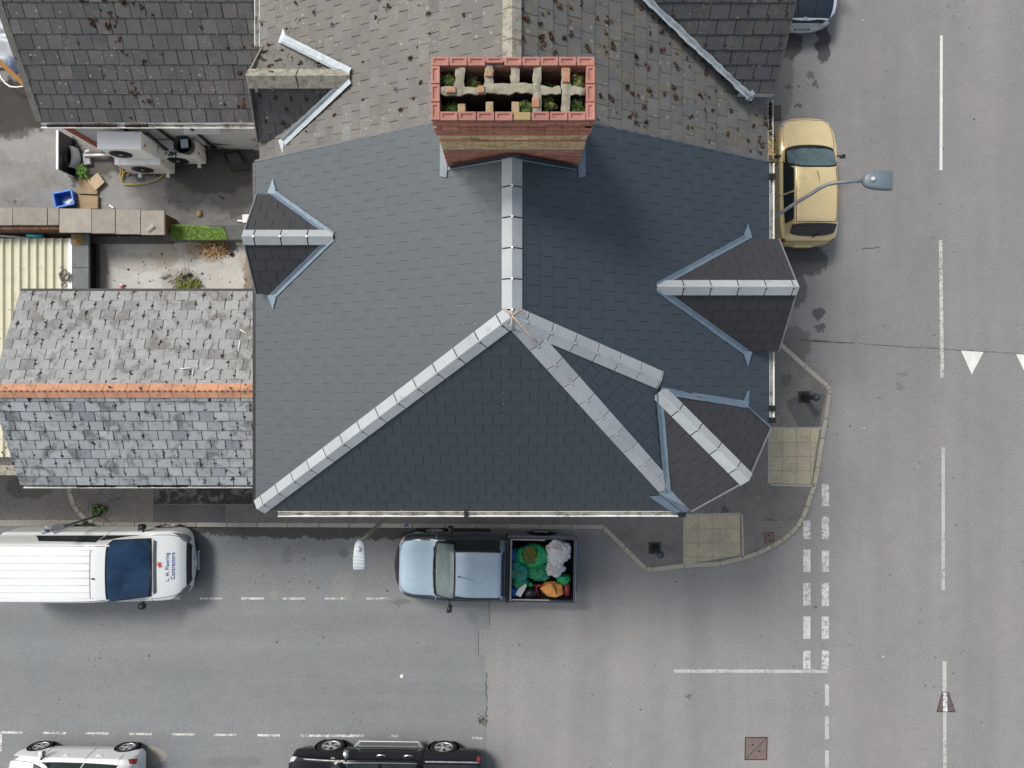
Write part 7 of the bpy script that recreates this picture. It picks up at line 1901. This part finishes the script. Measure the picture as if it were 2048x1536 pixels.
nt_, nsh, nm_ = vehicle('parked_car', 'white car with glossy dark navy bonnet, its nose beside the roof verge', 'car', nvl, rad(-90), nv_st, M_wh2, (1.22, -1.3), .31, .2,
    [('bonnet', M_navy, [[(1.05, 3.0), (4.0, 3.1), (4.0, 8.9), (1.05, 9.0)]], .007),
     ('grille', M_trim, [[(.12, 3.2), (.80, 3.2), (.80, 8.8), (.12, 8.8)]], .008),
     ('windscreen', M_cglass, [[(4.1, 3.42), (4.95, 3.98), (4.95, 8.02), (4.1, 8.58)]], .018),
     ('rear_window', M_cglass, [[(7.1, 4.25), (8.7, 3.9), (8.7, 8.1), (7.1, 7.75)]], .006),
     ('side_window', M_cglass, [[(4.4, 3.06), (6.0, 3.06), (6.0, 3.85), (5.0, 3.85)], [(6.05, 3.06), (7.6, 3.2), (7.0, 3.85), (6.05, 3.85)], mirror([(4.4, 3.06), (6.0, 3.06), (6.0, 3.85), (5.0, 3.85)]), mirror([(6.05, 3.06), (7.6, 3.2), (7.0, 3.85), (6.05, 3.85)])], .006),
     ('headlight', M_headd, [[(.6, 2.0), (1.6, 2.3), (1.15, 2.95), (.7, 3.05)], mirror([(.6, 2.0), (1.6, 2.3), (1.15, 2.95), (.7, 3.05)])], .009),
     ('tail_light', M_red, [[(8.8, 1.7), (9.7, 1.8), (9.7, 2.9), (8.9, 2.8)], mirror([(8.8, 1.7), (9.7, 1.8), (9.7, 2.9), (8.9, 2.8)])], .008)],
    [([(1.1, 5.2), (4.0, 4.9)], .014, .010), ([(1.1, 6.8), (4.0, 7.1)], .014, .010)], track=.87)
mb = MB(); nsh.seam(mb, [(.84, 3.2), (.92, 4.5), (.72, 5.8)], .03, .014); nsh.seam(mb, [(.72, 6.2), (.92, 7.5), (.84, 8.8)], .03, .014); ob('chrome_strip', mb, mat('grille_surround', (.72, .72, .76), .25, .5, metal=.3), nt_, local=True)
mb = MB(); q = nsh.S(.9, 6) + nsh.n(.9, 6) * .012; nn2 = nsh.n(.9, 6); mb.lathe(None, [(.052, 0), (.052, .012), (.04, .016), (.001, .018)], 20, M=Matrix.Translation(q) @ nn2.to_track_quat('Z', 'Y').to_matrix().to_4x4()); ob('emblem', mb, M_chrome, nt_, local=True)
mb = MB(); mb.prism([(1.70, -.84), (1.92, -.70), (2.02, -.40), (2.05, 0), (2.02, .40), (1.92, .70), (1.70, .84)], .24, .50); ob('bumper', mb, M_wh2, nt_, local=True, bevel=.05)
mb = MB(); mb.box((2.03, 0, .50), (.05, .52, .10), M=Matrix.Translation((2.03, 0, .50)) @ Matrix.Rotation(rad(-35), 4, 'Y')); np2 = ob('number_plate', mb, M_platew, nt_, local=True)
mb = MB()
for i in range(7): mb.box(None, (.004, .036 if i % 3 else .05, .06), M=Matrix.Translation((2.03, 0, .50)) @ Matrix.Rotation(rad(-35), 4, 'Y') @ Matrix.Translation((.027, -.2 + i * .066, 0)))
ob('characters', mb, M_trim, np2, local=True)
for s in (-1, 1): mirror_part(nt_, .68, s * .85, 1.0, M_wh2, arm=.04, size=(.08, .2, .14), rot=-.3)
# ================================================================== LIGHT, SKY, CAMERA
sun_dir = V((-.39, .46, .80)).normalized()       # towards the sun: high in the picture's upper left, behind thin cloud
L = bpy.data.lights.new('sun', 'SUN'); L.energy = 3.3; L.angle = rad(15); L.color = (1, .96, .9)
lo = bpy.data.objects.new('sun', L); C.objects.link(lo)
lo.rotation_euler = (-sun_dir).to_track_quat('-Z', 'Y').to_euler(); lo.location = (-20, 20, 40)
w = bpy.data.worlds.new('World'); scn.world = w; w.use_nodes = True
nt = w.node_tree; bg = nt.nodes['Background']
sky = nt.nodes.new('ShaderNodeTexSky'); sky.sky_type = 'NISHITA'; sky.sun_disc = False
sky.sun_elevation = math.asin(sun_dir.z); sky.sun_rotation = math.atan2(sun_dir.x, sun_dir.y)
sky.air_density = 1.2; sky.dust_density = 3.0
# broken cloud over the blue
tc = nt.nodes.new('ShaderNodeTexCoord')
f = noi(nt, tc.outputs['Generated'], 2.1, 6, .6)
sx_ = nt.nodes.new('ShaderNodeSeparateXYZ'); nt.links.new(tc.outputs['Generated'], sx_.inputs[0])
cl = math_(nt, 'MULTIPLY', mrange(nt, f, .40, .62, .2, .9), mrange(nt, sx_.outputs[0], -.2, .5, 1.0, .85, True))
tone_ = mixc(nt, mrange(nt, sx_.outputs[0], .15, .7, 0, 1, True), (7.5, 7.9, 8.5), (8.6, 11.6, 16.0))  # brighter blue veil added on the picture's right to lift the east slopes
grey = mixc(nt, 1.0, tone_, mrange(nt, noi(nt, tc.outputs['Generated'], 5, 5), .3, .7, .75, 1.2), 'MULTIPLY')
base = mixc(nt, cl, sky.outputs[0], grey)
# broad glow low on the picture's left, added for sheen on the west slope
dp = nt.nodes.new('ShaderNodeVectorMath'); dp.operation = 'DOT_PRODUCT'
nm = nt.nodes.new('ShaderNodeVectorMath'); nm.operation = 'NORMALIZE'
nt.links.new(tc.outputs['Generated'], nm.inputs[0]); nt.links.new(nm.outputs[0], dp.inputs[0])
dp.inputs[1].default_value = V((-.86, .22, .46)).normalized()
gl = math_(nt, 'POWER', math_(nt, 'MAXIMUM', dp.outputs['Value'], 0.0), 5.0)
gl = math_(nt, 'MULTIPLY', gl, 42.0)
add = nt.nodes.new('ShaderNodeMix'); add.data_type = 'RGBA'; add.blend_type = 'ADD'; add.inputs[0].default_value = 1
nt.links.new(base, add.inputs[6])
gc_ = nt.nodes.new('ShaderNodeCombineColor')
for i_, k_ in enumerate((1.0, .99, .96)): nt.links.new(math_(nt, 'MULTIPLY', gl, k_), gc_.inputs[i_])
nt.links.new(gc_.outputs[0], add.inputs[7])
nt.links.new(add.outputs[2], bg.inputs[0])
bg.inputs[1].default_value = .072
cd = bpy.data.cameras.new('camera'); cam = bpy.data.objects.new('camera', cd); C.objects.link(cam)
cam.location = (0, 0, H); cam.rotation_euler = (0, 0, 0)
cd.sensor_width = 36; cd.lens = F / 2048 * 36; cd.clip_end = 500; cd.clip_start = .1
scn.camera = cam
vs = scn.view_settings
vs.view_transform = 'Standard'; vs.look = 'None'; vs.gamma = 1; vs.use_curve_mapping = False; vs.exposure = -0.33
scn.render.film_transparent = False
